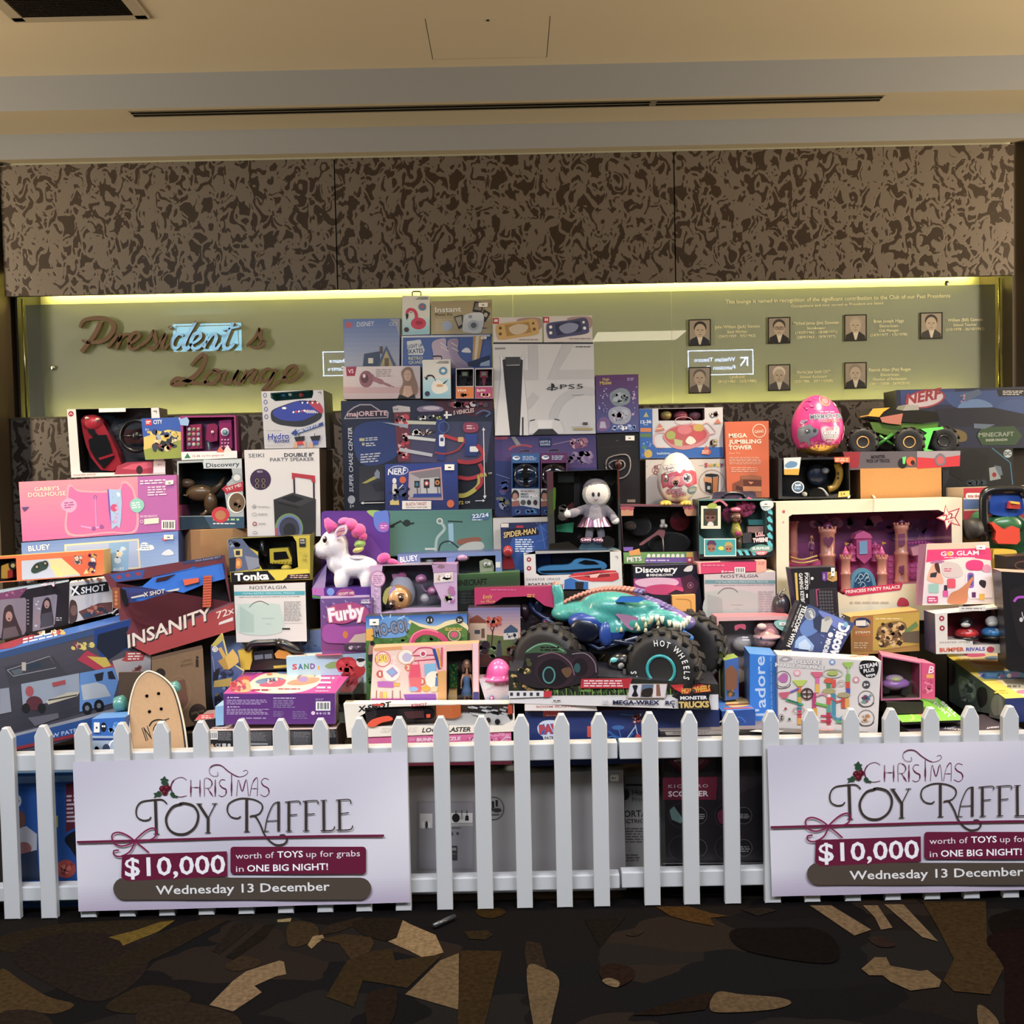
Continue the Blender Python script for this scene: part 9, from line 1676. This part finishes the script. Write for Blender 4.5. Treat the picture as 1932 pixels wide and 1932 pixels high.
# nail salon box, bumper cars, science kit
b=Box('toy_box','pink and cream nail salon craft box with pointing finger picture, below the castle box',F(1748,1026,1866,1022,1877,1139,1740,1142),3.74,.07,'dccfc8',side='b07aa0',top='e8b0b8',sup=False,lean=5,
 art_=T('F',[('g',F(1215,1200,1672,1190,1716,1635,1180,1640),'e6d8c8','d0c4cc'),('p',F(1212,1200,1672,1190,1678,1232,1215,1246),'e8b8a0'),('p',F(1215,1246,1680,1232,1692,1325,1500,1300,1206,1340),'dc2a6c'),('t','GO GLAM',(1316,1292),(1598,1282),34,'f6e8ec',.04),('m',1340,1298,1585,1310,1,'f0c0d4'),('e',1378,1274,16,17,'e8a83c'),('sp',F(1235,1345,1280,1325,1345,1330,1300,1350),'a86a94'),('sp',F(1250,1360,1290,1345,1310,1400,1335,1470,1320,1500,1230,1480,1215,1450),'d8a088'),('sp',F(1270,1350,1300,1350,1310,1420,1280,1400),'4a2420'),('p',F(1240,1420,1290,1410,1280,1450,1235,1450),'2c2838'),('m',1335,1350,1430,1420,3,'d87a94'),('sp',F(1330,1340,1440,1350,1480,1420,1440,1450,1340,1440),'c8b8b4'),
 ('m',1340,1380,1415,1412,2,'c84a70'),('rr',1225,1498,1300,1565,8,'8fb8b0'),('rr',1362,1460,1425,1530,12,'d84a60'),('p',F(1340,1508,1362,1508,1365,1550,1338,1550),'2c2438'),('rr',1330,1548,1370,1595,6,'d04a94'),('sp',F(1505,1340,1560,1320,1625,1335,1625,1390,1560,1400,1510,1385),'d82a74'),('p',F(1505,1420,1560,1400,1690,1420,1700,1600,1530,1610,1500,1520),'e4d4dc'),('rr',1512,1415,1562,1530,18,'8a5ab0'),('rr',1522,1428,1552,1510,12,'3a4a7a'),('sp',F(1600,1500,1610,1470,1650,1480,1640,1530),'2c2430'),('r',1545,1560,1575,1600,'5a2a60'),('r',1600,1572,1640,1618,'d8a83c'),
 ('sp',F(1370,1640,1390,1570,1450,1540,1500,1500,1545,1450,1558,1462,1520,1540,1500,1640),'c07850'),('rr',1215,1590,1295,1640,8,'c03a70'),('m',1225,1600,1285,1632,2,'f0d0dc'),('e',1655,1385,32,30,'d88aa0')]))
sticker(b,1842,1029,1859,1037)
m=MB();m.add([tuple(b.pl.hit(*p,k))for p,k in (((1728,1142),-.05),((1742,1030),-.05),((1748,1026),0),((1740,1142),0))],[[0,1,2,3]],'9a6a8c');b.build(m,'clear_side','card')
b=Box('toy_box','white window box with red and blue bumper cars, in front of the nail salon box',F(1764,1158,1893,1144,1893,1232,1766,1234),3.66,.1,'e6dcd0',sup=False,side='4a4466',top='f4ead6',wcol='7a1c28',back='d8c8c0',
 win=Q('M',F(862,632,1330,590,1332,900,1085,905,1080,860,864,860)),wdepth=.08,film=True,
 art_=T('M',[('e',813,675,23,23,'a82c3c'),('e',817,760,23,23,'a82c3c'),('e',813,675,9,9,'f0e0dc'),('e',817,760,9,9,'f0e0dc'),('t','SHARPER IMAGE',(797,892),(1060,886),16,'8a807c',{'sp':1.3}),('t','BUMPER',(795,965),(1010,958),34,'d85a3c',.08),('t','RIVALS',(1025,958),(1190,952),30,'5a4ab0',.06),('e',1236,945,34,26,'c03a54'),('r',962,572,1195,610,'f0e8dc'),('m',985,580,1175,600,1,'9a908c')]))
b.inner([('t','KABAAAAH!',(1822,1158),(1880,1151),9,'a84048',.06)])
for cx,cy,cb,ch_,nm in ((1824,1192,'c8282c','1c1a1c','red'),(1874,1190,'3a8ad0','ece8e0','blue')):
    m=MB();E3(m,b,cx,cy+3,22,11,.03,.035,cb);E3(m,b,cx,cy+11,23,5,.03,.038,'1c1a1e');b.build(m,'bumper_car');m=MB();E3(m,b,cx-2,cy-17,12,11,.03,.025,ch_);E3(m,b,cx-2,cy-13,9,5,.012,.012,'ece8e0');b.build(m,'driver_helmet')
    m=MB();X3(m,b,[(cx+3,cy-4),(cx+9,cy-3),(cx+16,cy+10),(cx+9,cy+10)],.0,.004,'f0e8e0');b.build(m,'racing_stripe')
b=Box('toy_box','brown and yellow fossil science kit box with dinosaur bones picture',F(1604,1164,1733,1151,1735,1228,1606,1236),3.76,.1,'b8863c',side='7a5a30',top='d8a850',
 art_=T('M',[('p',F(40,655,218,650,215,960,40,960),'a8743c'),('e',122,712,74,44,'22305c'),('p',F(68,694,155,690,155,740,68,740),'e8e0cc'),('t','h',(160,735),(185,735),34,'e8e0cc',.06),('t','STEAM',(62,806),(190,802),18,'e8c8a0',.1),('m',62,812,190,830,1,'d87a3c'),('m',50,880,190,940,3,'d8b888'),('p',F(218,650,620,620,618,900,215,960),'c8a43c'),('m',240,668,480,690,1,'e8d090'),('sp',F(250,800,280,740,400,700,500,720,500,840,400,880,280,860),'8a6a3c'),('s',230,700,500,940,['3a2c20','d8b068','6a5030','e0c080'],50,22,3),('p',F(490,780,590,700,610,740,520,800),'6a8a4c'),('p',F(470,800,618,780,618,890,480,880),'6a5c48')]))
b=Box('toy_box','pink-ended window box with lilac toy car, between the marble box and yellow box',F(1663,1236,1738,1250,1738,1320,1662,1322),3.6,.1,'c86a90',rz=-14,side='d84a7c',top='e07a98',wcol='6a5f50',sup=True,
 win=F(1665,1239,1735,1252,1735,1316,1665,1318),wdepth=.085)
m=MB();c=b.at(1690,1290,.04);k=Matrix.Rotation(.2,3,'Z');m.ell(c,(.055,.035,.022),'b078c8',M=k);m.ell(c+Vector((-.005,0,.018)),(.035,.028,.016),'c8a0d8',M=k);m.ell(c+Vector((-.005,-.01,.02)),(.026,.022,.012),'c8c890',M=k);b.build(m,'toy_car');m=MB();CYL(m,b,1672,1302,7,.01,.02,'1c1a1e');CYL(m,b,1708,1306,7,.01,.02,'1c1a1e');b.build(m,'wheels','rubber')
b=Box('toy_box','narrow pink box end with white script, beside the lilac toy car',F(1739,1250,1764,1253,1764,1320,1739,1318),3.58,.1,'d84a78',side='b83a64',top='e07a98',sup=False,art_=T('M',[('t','B',(695,1150),(745,1150),64,'f4dce4',{'off':.03,'sh':.2}),('rr',680,1160,745,1195,8,'e8a050'),('s',640,1200,745,1340,['c03a68','e87a9c'],20,16,2)]))
b=Box('doll_box','long yellow-topped doll box pointing at the fence with grey window side',F(1897,1318,2010,1312,2012,1362,1898,1362),3.50,.6,'2a3a74',rz=0,lean=-8,side='5f665a',top='e0cc4c',cat='toy box',sup=True,anchor=(1897,1340),
 topart=T('M',[('p',F(880,965,1290,965,1527,1110,1700,1200,1700,1360,1527,1355),'e0cfa8'),('sp',F(1000,975,1150,970,1190,1000,1060,1010),'d05a94'),('sp',F(1190,1010,1290,1000,1320,1030,1220,1035),'7a94b8'),('sp',F(1060,1040,1280,1040,1400,1080,1150,1075),'c8945c'),('p',F(1150,1090,1400,1080,1527,1120,1200,1120),'dcb878'),('p',F(1120,1135,1600,1120,1700,1200,1180,1200),'5a90c0'),('s',1100,1130,1500,1200,['a07ab8','e8e0e0','3a6a9c'],16,20,3),('m',1380,1250,1527,1280,1,'8a7a5a'),('sp',F(1470,1300,1600,1290,1600,1320,1490,1325),'d87a94'),('m',940,1020,1060,1040,1,'c8b030'),('m',1270,1290,1400,1330,2,'c8b030')]),
 sideart=('L',T('M',[('p',F(762,985,1225,1285,1225,1500,990,1460,762,1320),'5c6a5c'),('p',F(1225,1285,1360,1370,1360,1560,1225,1530),'6c6f62'),('sp',F(845,1100,880,1060,930,1100,930,1220,890,1260,850,1200),'3f3838'),('sp',F(1120,1300,1150,1270,1200,1290,1205,1400,1150,1450,1120,1380),'2c2a2a'),('sp',F(960,1180,1060,1220,1110,1300,1080,1400,980,1360),'8fa08c'),('sp',F(1245,1400,1280,1340,1330,1360,1340,1480,1280,1520,1245,1470),'9a9c8c'),('e',798,1110,30,60,'2f4464'),('t','25+',(775,1125),(822,1150),44,'d8e0e4',.05),('s',960,1200,1110,1420,['b0c0a8','7a8a78','4a5450'],24,22,4)])))
# flat games at the right, below
pl2=atz(1700,1362,.64)
b=Box('game_box','flat bright green board game lying on the black boxes at right',F(1702,1362,1822,1357,1823,1362,1703,1367),3.5,.3,'3a3438',side='5a4a44',top='8ad83c',cat='toy box',sup=False,
 topart=T('M',[('p',F(285,1362,770,1360,1015,1556,468,1576),'8ad83c'),('sp',F(380,1400,450,1390,480,1430,400,1440),'a8b0b0'),('sp',F(500,1420,560,1400,580,1440,540,1455),'d87a6c'),('sl',F(470,1500,530,1500,570,1540,540,1560),12,'d8e070'),('sp',F(600,1490,650,1470,670,1510,620,1520),'e0a050'),('p',F(660,1380,700,1362,770,1370,790,1390,740,1400),'b0e47c'),('t','DON\'T',(740,1415),(880,1540),30,'f0f4e0',.06),('t','SPILL',(800,1410),(935,1530),30,'f0f4e0',.06)]))
b=Box('game_box','wide flat dark box with upside-down white lettering below the green board game',F(1728,1388,1935,1378,1936,1394,1730,1404),3.43,.24,'1f1b1e',side='4a4438',top='4f444c',cat='toy box',
 topart=T('M',[('t',"DON'T GET",(935,1618),(870,1640),-14,'e0d8dc',.08),('t','CAUGHT',(1030,1640),(830,1618),14,'e0d8dc',.08),('t','ONE NIGHT',(1390,1602),(1200,1620),14,'e0d8dc',.08)]))
b=Box('toy_box','tall black box with purple strap loops, cut off by the right edge',F(1889,1078,2010,1085,2012,1290,1900,1262),3.56,.12,'19161a',rz=-12,side='241f22',top='e8b09c',sup=False,
 art_=T('M',[('sp',F(1405,440,1480,405,1600,410,1600,900,1490,900,1410,560),'221d20'),('sl',F(1440,530,1470,495,1527,490,1600,500),22,'b04ac0'),('e',1503,686,16,20,'c8c4c4'),('sl',F(1510,620,1515,650,1540,700),6,'d8d4d4')]))
b=Box('toy_box','black box with brown oval ring just above the strap box, right edge',F(1900,1050,2010,1045,2012,1078,1902,1080),3.72,.1,'1c1718',side='2a2422',top='3a2e28',sup=True,art_=T('M',[('o',1520,215,76,40,12,'5a3a34')]))
b=Box('toy_box','dark blue science glow kit box with bold lettering, right of the boat box',Q('J',F(1232,1004,1815,990,1880,1550,1240,1560)),3.88,.12,'1c1a2c',side='121018',top='2a2230',sup=True,
 art_=T('J',[('t','Discovery',(1252,1066),(1635,1056),52,'eeeaec',.07),('t','MINDBLOWN',(1385,1098),(1588,1094),22,'e4e0e4',.06),('e',1362,1088,13,13,'e4e0e4'),('g',F(1235,1120,1680,1110,1700,1230,1240,1260),'a83a84','7a2a60'),('sp',F(1250,1140,1400,1110,1600,1120,1640,1170,1500,1200,1300,1190),'d8a8c4'),('sp',F(1340,1200,1500,1170,1680,1200,1640,1260,1400,1260),'c03a70'),('p',F(1540,1260,1620,1220,1720,1250,1640,1275),'24102c'),('p',F(1660,1110,1760,1080,1830,1160,1800,1260,1700,1270),'4a2038'),('o',1752,1180,28,28,5,'a06a84'),('e',1752,1180,12,12,'a06a84'),('sp',F(1690,1050,1720,1010,1770,1000,1760,1050),'d8d4d0')]))
b=Box('toy_box','small orange rounded box edge behind the nose of the monster truck',F(1268,1124,1312,1122,1313,1172,1270,1174),3.84,.03,'e8a44c',side='b87a30',top='f0b860',sup=True,art_=[('sl',F(1275,1130,1300,1132,1304,1145,1304,1170),1,'a86a28')])
b=Box('toy_box','blue play-food box with burger picture, right of the monster truck tray',F(1362,1342,1424,1338,1426,1392,1364,1394),3.50,.2,'1f4a94',side='2f6ac0',top='3f7ad0',sup=True,
 topart=[('sp',F(1368,1322,1388,1314,1412,1320,1414,1330,1380,1334),'d8b87a'),('l',F(1368,1330,1414,1328),3,'8a4a30'),('l',F(1366,1337,1420,1335),2,'c84a4c')],art_=T('K',[('sl',F(1660,1175,1680,1140,1700,1130,1720,1160),8,'e8e4e0'),('sl',F(1780,1110,1840,1100,1880,1140),10,'3a6ac0')]))
b=Box('toy_box','upright leafy picture card box between the truck wheel and doll box',F(1367,1246,1393,1240,1394,1318,1368,1322),3.62,.08,'3f6ab0',side='7a8a4c',top='9ab04c',sup=True,art_=[('s',1369,1260,1392,1318,['6a5a3c','4a6a34','a86a3c','2f4a2c'],20,5,3),('p',F(1368,1264,1380,1254,1392,1268,1390,1300,1370,1302),'8a5a3c')])
# ================================================================== the big teal monster truck on its tray
b=Box('toy_box','giant teal dinosaur-headed monster truck with huge black wheels on a white-edged tray',Q('K',F(78,745,1672,850,1672,1044,80,992)),3.44,.3,'dcd6d2',rz=-5,side='8a8684',top='2a2a34',sup=False,
 art_=T('K',[('p',F(78,745,500,770,1672,850,1672,925,410,935,80,955),'2a2c22'),('s',85,765,400,930,['8a6a3c','3f3a1c','c8a05c','1c1c16'],60,14,1),('s',420,840,1000,930,['4a6a2c','22301a','6a8a3c','141812'],50,14,2),('s',1290,860,1660,915,['3a2420','6a2c20','1c1a1c'],18,16,3)]+
  [('l',[(430+i*22,935),(420+i*22+(i%3)*8,880+(i%4)*8)],5,['5a8a3a','8ab04c','3a5a24'][i%3])for i in range(42)]+
  [('p',F(80,955,345,945,345,900,78,900),'d8d4d4')]+[('r',90+i*50,912,112+i*50,938,'3a3638')for i in range(5)]+[('p',F(345,905,408,900,405,945,345,950),'c02838'),('t','XL',(785,1000),(848,1000),32,'c0bcc4',.08),('t','MEGA-WREX',(870,1002),(1225,1004),32,'1c2248',.09),('t','RC',(1270,1004),(1342,1002),30,'1c2248',.08),('m',418,966,482,984,1,'5a5658'),
 ('p',F(632,808,1020,803,990,880,622,880),'b8242f'),('m',650,815,990,872,3,'f0d0d0'),('p',F(1000,845,1285,845,1270,955,975,955),'b8a08a'),('p',F(1005,850,1088,850,1075,948,985,948),'d0ccd0'),('sp',F(1020,860,1060,860,1050,900,1062,940,1015,940,1030,900),'1c1a1c'),('p',F(1093,850,1178,850,1166,948,1080,948),'5a7088'),('sp',F(1100,890,1170,880,1160,940,1090,940),'2c2420'),('p',F(1183,850,1278,850,1264,948,1172,948),'dcd0cc'),('p',F(1200,850,1225,850,1235,940,1200,940),'8a5a44')]),)
pls=b.pl.off(.012)
m=MB();bq=Q('K',F(1370,1035,1365,930,1390,880,1400,840,1450,808,1500,810,1545,850,1575,860,1612,900,1600,960,1618,1050,1500,1030));m.ext([pls.hit(*p)for p in bq],b.n *-.008,'1a1a22','0f0f14');b.build(m,'brand_badge','card')
art(b.root,pls,T('K',[('p',F(1308,855,1400,850,1560,850,1620,905,1560,910,1420,925,1340,890),'c02a2c'),('p',F(1345,880,1420,860,1420,915,1390,915),'d8342c'),('t','HOT WHEELS',(1394,920),(1612,898),44,'e8a828',{'off':.1,'sh':.1,'ol':('9a1f24',.05)}),('t','MONSTER',(1382,966),(1588,962),26,'ece8e4',.1),('t','TRUCKS',(1372,1028),(1602,1022),46,'d8b45c',{'off':.12,'ol':('3a2c14',.05)})]),'badge_lettering')
# raised card cut-out with a small truck picture
cq=smooth(Q('K',F(140,800,190,700,215,600,310,540,400,530,500,575,600,600,700,610,750,680,750,800,600,850,500,870,300,880,150,830)),3,True)
m=MB();pls=b.pl.off(.006);m.ext([pls.hit(*p)for p in cq],b.n *-.004,'2a2226','1c181a');b.build(m,'picture_cutout','card')
art(b.root,pls,T('K',[('sp',F(200,610,300,540,420,535,510,590,500,620,300,610),'3f5a3c'),('sl',F(215,600,300,550,400,545,500,600),8,'7ab08a'),('e',435,745,160,140,'34242a'),('e',420,760,120,105,'20181c'),('o',385,780,50,66,12,'4a8a84'),('e',385,780,32,46,'1c2224'),('e',650,710,100,96,'34242a'),('e',620,720,60,70,'22181e'),('e',600,725,24,36,'2f5654'),('sl',F(300,640,420,610,540,680,580,780),9,'7a5a64'),('sl',F(560,620,660,615,730,680,745,760),7,'8a7a84'),('m',320,560,480,600,2,'1c1c1c'),('s',140,640,260,780,['4a4a2c','c8a860','1c1c18'],16,18,3),('sp',F(480,740,540,720,560,760,520,800),'6a4a30')]),'cutout_picture')
hd=Vector((cos(radians(24)),-sin(radians(24)),0));sd_=Vector((-sin(radians(24)),-cos(radians(24)),0))
C0=at(1165,1185,3.70);S=lambda t,w_,z_:C0+hd*t+sd_*w_+Vector((0,0,z_))
tr_=b.root
zt0=at(1165,1330,3.44).z+.012;rw=.137;zc_=zt0+rw
for t_,w_,tx in ((.215,.13,1),(.24,-.13,None),(-.235,.12,None),(-.235,-.12,None)):
    c=S(t_,w_,0);c.z=zc_-(.0 if w_<0 else .03);wheel(tr_,c,sd_ if w_>0 else -sd_,rw,.12,'2aa8a8',txt=tx,col='24211f',lugs=18)
R_=Matrix.Rotation(-radians(24),3,'Z')
def colf(c):
    d=Vector(c)-C0;t=d.dot(hd);z=d.z;w_=abs(d.dot(sd_))
    top=.135-.9*max(0,t-.03)**1.35-.25*abs(min(0,t+.05))-.35*w_
    if w_<.032 and z>(.1-.5*max(0,t-.02)if t>-.2 else .16):return 'b06a58' if t<.08 else '6a5c9c'
    if z<.0 and t<.06:return '1f3f8a'
    return '3a9c96' if (int(t*400)+int(z*300))%7 else '348e8a'
blob([(S(-.01,0,.085),(.14,.085,.062),R_),(S(.06,0,.075),(.10,.075,.055),R_),(S(.155,0,.055),(.11,.055,.036),R_),(S(.235,0,.032),(.065,.05,.034),R_),(S(.12,.0,.09),(.07,.05,.03),R_),(S(-.12,0,.06),(.12,.075,.042),R_),(S(-.19,.0,.05),(.075,.07,.035),R_),(S(-.235,0,.10),(.022,.02,.07),R_),(S(-.25,0,.14),(.014,.016,.035),R_),(S(-.06,.06,.04),(.09,.03,.045),R_),(S(.0,.06,-.0),(.05,.03,.05),R_),(S(.09,.05,.03),(.06,.03,.04),R_)],.006,colf,6).build('body_shell','plastic',tr_)
m=MB()
for i in range(26):
    t_=-.2+i*.0165;z_=.075+.085*(1-((t_-.01)/.26)**2)-(.02 if t_>.1 else 0)
    for w_ in (-.02,0,.02):m.ell(S(t_,w_,z_-.006-abs(w_)*.2),(.009,.011,.008),'b87868' if t_<.08 else '6a5c94',M=R_,nu=8,nv=6)
b.build(m,'scaly_ridge')['kind']='stuff'
sp_=Pl(S(0,.089,0),sd_)
m=MB();m.ext([sp_.hit(*p)for p in Q('K',F(885,225,925,183,1080,185,1116,205,1060,228))],-sd_*.02,'2f7ad0','152a50');b.build(m,'side_window')
m=MB();m.ext([sp_.off(-.012).hit(*p)for p in smooth(Q('K',F(890,315,960,320,1060,345,1040,385,1020,440,960,400,930,360)),3,True)],-sd_*.02,'a87a9c','6a3a5c');b.build(m,'mouth_lining')
m=MB()
for x,y,h in ((1100,350,10),(1165,340,18),(1205,338,14),(1245,345,20),(1300,375,16),(1340,385,24),(1362,388,16),(1385,395,26),(1410,385,20),(1430,368,18),(1446,345,18)):
    p=sp_.off(.0 if x<1250 else (-.025 if x<1380 else -.035)).hit(*Q('K',[(x,y)])[0]);m.lathe(p,[(.009,.006),(.006,-.012),(.0005,-.0012*h)],'ece4c8',n=8)
for x,y in ((900,430),(935,438),(1050,405),(1065,430),(1120,400),(1150,378),(1215,385),(1215,430),(1120,440),(1170,470),(1190,490)):p=sp_.off(-.01).hit(*Q('K',[(x,y)])[0]);m.lathe(p,F(.008,-.006,.005,.006,.0005,.014),'d8cfa4',n=8)
b.build(m,'teeth')
m=MB();m.ell(S(.12,0,-.02),(.10,.05,.028),'16264c',M=R_);m.ell(S(-.09,.0,-.01),(.1,.06,.05),'1c2f6a',M=R_);m.ell(S(-.09,.065,.03),(.085,.03,.04),'24469a',M=R_);m.ell(S(-.1,.088,-.0),(.06,.012,.045),'101628',M=R_);m.ell(S(-.02,.075,-.01),(.028,.026,.05),'2a4c9c',M=R_,)
for w_ in (-.07,.07):
    m.tube([S(-.24,w_,-.05),S(0,w_,-.035),S(.22,w_,-.06)],.012,'141c34');m.tube([S(-.2,w_,.0),S(-.05,w_,-.07),S(.1,w_,-.02),S(.2,w_,-.08)],.009,'1a2544');m.tube([S(-.26,w_,.03),S(-.1,w_,-.03)],.006,'22305c')
m.tube([S(.215,-.2,-.05),S(.215,.12,-.08)],.02,'15171c');m.tube([S(-.235,-.2,-.05),S(-.235,.12,-.08)],.02,'15171c');m.box(S(0,0,-.07),(.3,.1,.05),'14161e',M=R_,bev=.01);b.build(m,'chassis')
m=MB();m.tube([S(.26,.05,.0),S(.285,.03,-.02),S(.27,-.02,-.03)],.014,'3a7ac8');b.build(m,'front_bumper')
m=MB();P=[S(-.29,0,.08),S(-.31,0,.11),S(-.35,0,.10),S(-.345,0,.06),S(-.30,0,.03),S(-.27,0,.02)];m.tube(smooth([tuple(p)for p in P],4),.010,'22305c');m.ell(S(-.322,-.005,.07),(.02,.01,.028),'1c2240');m.box(S(-.275,.01,.015),(.03,.06,.02),'22305c',M=R_);m.box(S(-.27,.05,.015),(.018,.004,.016),'d83a50',M=R_);b.build(m,'tail_hook')
m=MB();c=b.pl.off(-.16).hit(*Q('K',[(930,690)])[0]);m.ell(c,(.05,.03,.04),'14161a');[m.ell(c+Vector((dx,-.03,.018)),(.013,.006,.01),'6ad0d0')for dx in (-.028,.022)];m.ell(c+Vector((-.002,-.033,-.004)),(.012,.008,.012),'8a8c90');b.build(m,'small_drone_face')
# ================================================================== plain cartons hidden in the stack that carry the visible toys
RIS=[]
for bb,zm in sorted(SUP,key=lambda q:q[0][2]):
    x0,x1,y0,y1=bb[0],bb[1],bb[2],bb[3]
    dx,dy=(x1-x0)*.08,(y1-y0)*.08
    r =[x0+dx,x1-dx,y0+dy,y1-dy];z0=0.0
    for o in ALLB*2:                           # stand on whatever already lies below
        if o is bb or o[4]>zm-.02:continue
        ox,oy=min(r[1],o[1])-max(r[0],o[0]),min(r[3],o[3])-max(r[2],o[2])
        if ox<=.004 or oy<=.004:continue
        if o[5]>zm+.03:                      # a taller neighbour:step aside
            cuts=[(o[1]-r[0],0,o[1]+.003),(r[1]-o[0],1,o[0]-.003),(o[3]-r[2],2,o[3]+.003),(r[3]-o[2],3,o[2]-.003)]
            k,i,v=min((c for c in cuts if c[0]>0),key=lambda c:c[0]/((r[1]-r[0])if c[1]<2 else (r[3]-r[2])));r[i]=v;continue
        if oy<.45*(r[3]-r[2])and r[3]-max(o[3],r[2])>.04 and o[2]<r[2]+.02:r[2]=o[3]+.003
        elif oy<.45*(r[3]-r[2])and min(o[2],r[3])-r[2]>.04 and o[3]>r[3]-.02:r[3]=o[2]-.003
        elif ox<.4*(r[1]-r[0]):
            if o[0]<r[0]:r[0]=o[1]+.003
            else:r[1]=o[0]-.003
        else:z0=max(z0,min(o[5],zm))
    for q in RIS:
        if q[5]<=z0 or q[4]>=zm:continue
        ox,oy=min(r[1],q[1])-max(r[0],q[0]),min(r[3],q[3])-max(r[2],q[2])
        if ox<=0 or oy<=0:continue
        if ox*(r[3]-r[2])<oy*(r[1]-r[0]):
            if q[0]<r[0]:r[0]=q[1]+.003
            else:r[1]=q[0]-.003
        elif q[2]<=r[2]:r[2]=q[3]+.003
        else:r[3]=q[2]-.003
    if any(o is not bb and z0<o[4]<zm-.02 and o[5]>zm+.03 and min(r[1],o[1])-max(r[0],o[0])>.02 and min(r[3],o[3])-max(r[2],o[2])>.02 for o in ALLB):continue
    if zm-z0<.03 or r[1]-r[0]<.04 or r[3]-r[2]<.03:continue
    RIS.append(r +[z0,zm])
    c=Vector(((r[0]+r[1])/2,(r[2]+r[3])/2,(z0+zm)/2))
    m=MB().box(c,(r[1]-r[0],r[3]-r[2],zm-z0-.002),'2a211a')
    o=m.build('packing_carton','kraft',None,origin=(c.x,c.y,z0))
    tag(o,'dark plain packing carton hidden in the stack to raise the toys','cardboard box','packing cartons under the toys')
for o in bpy.data.objects:
    if '_o' in o: del o['_o']
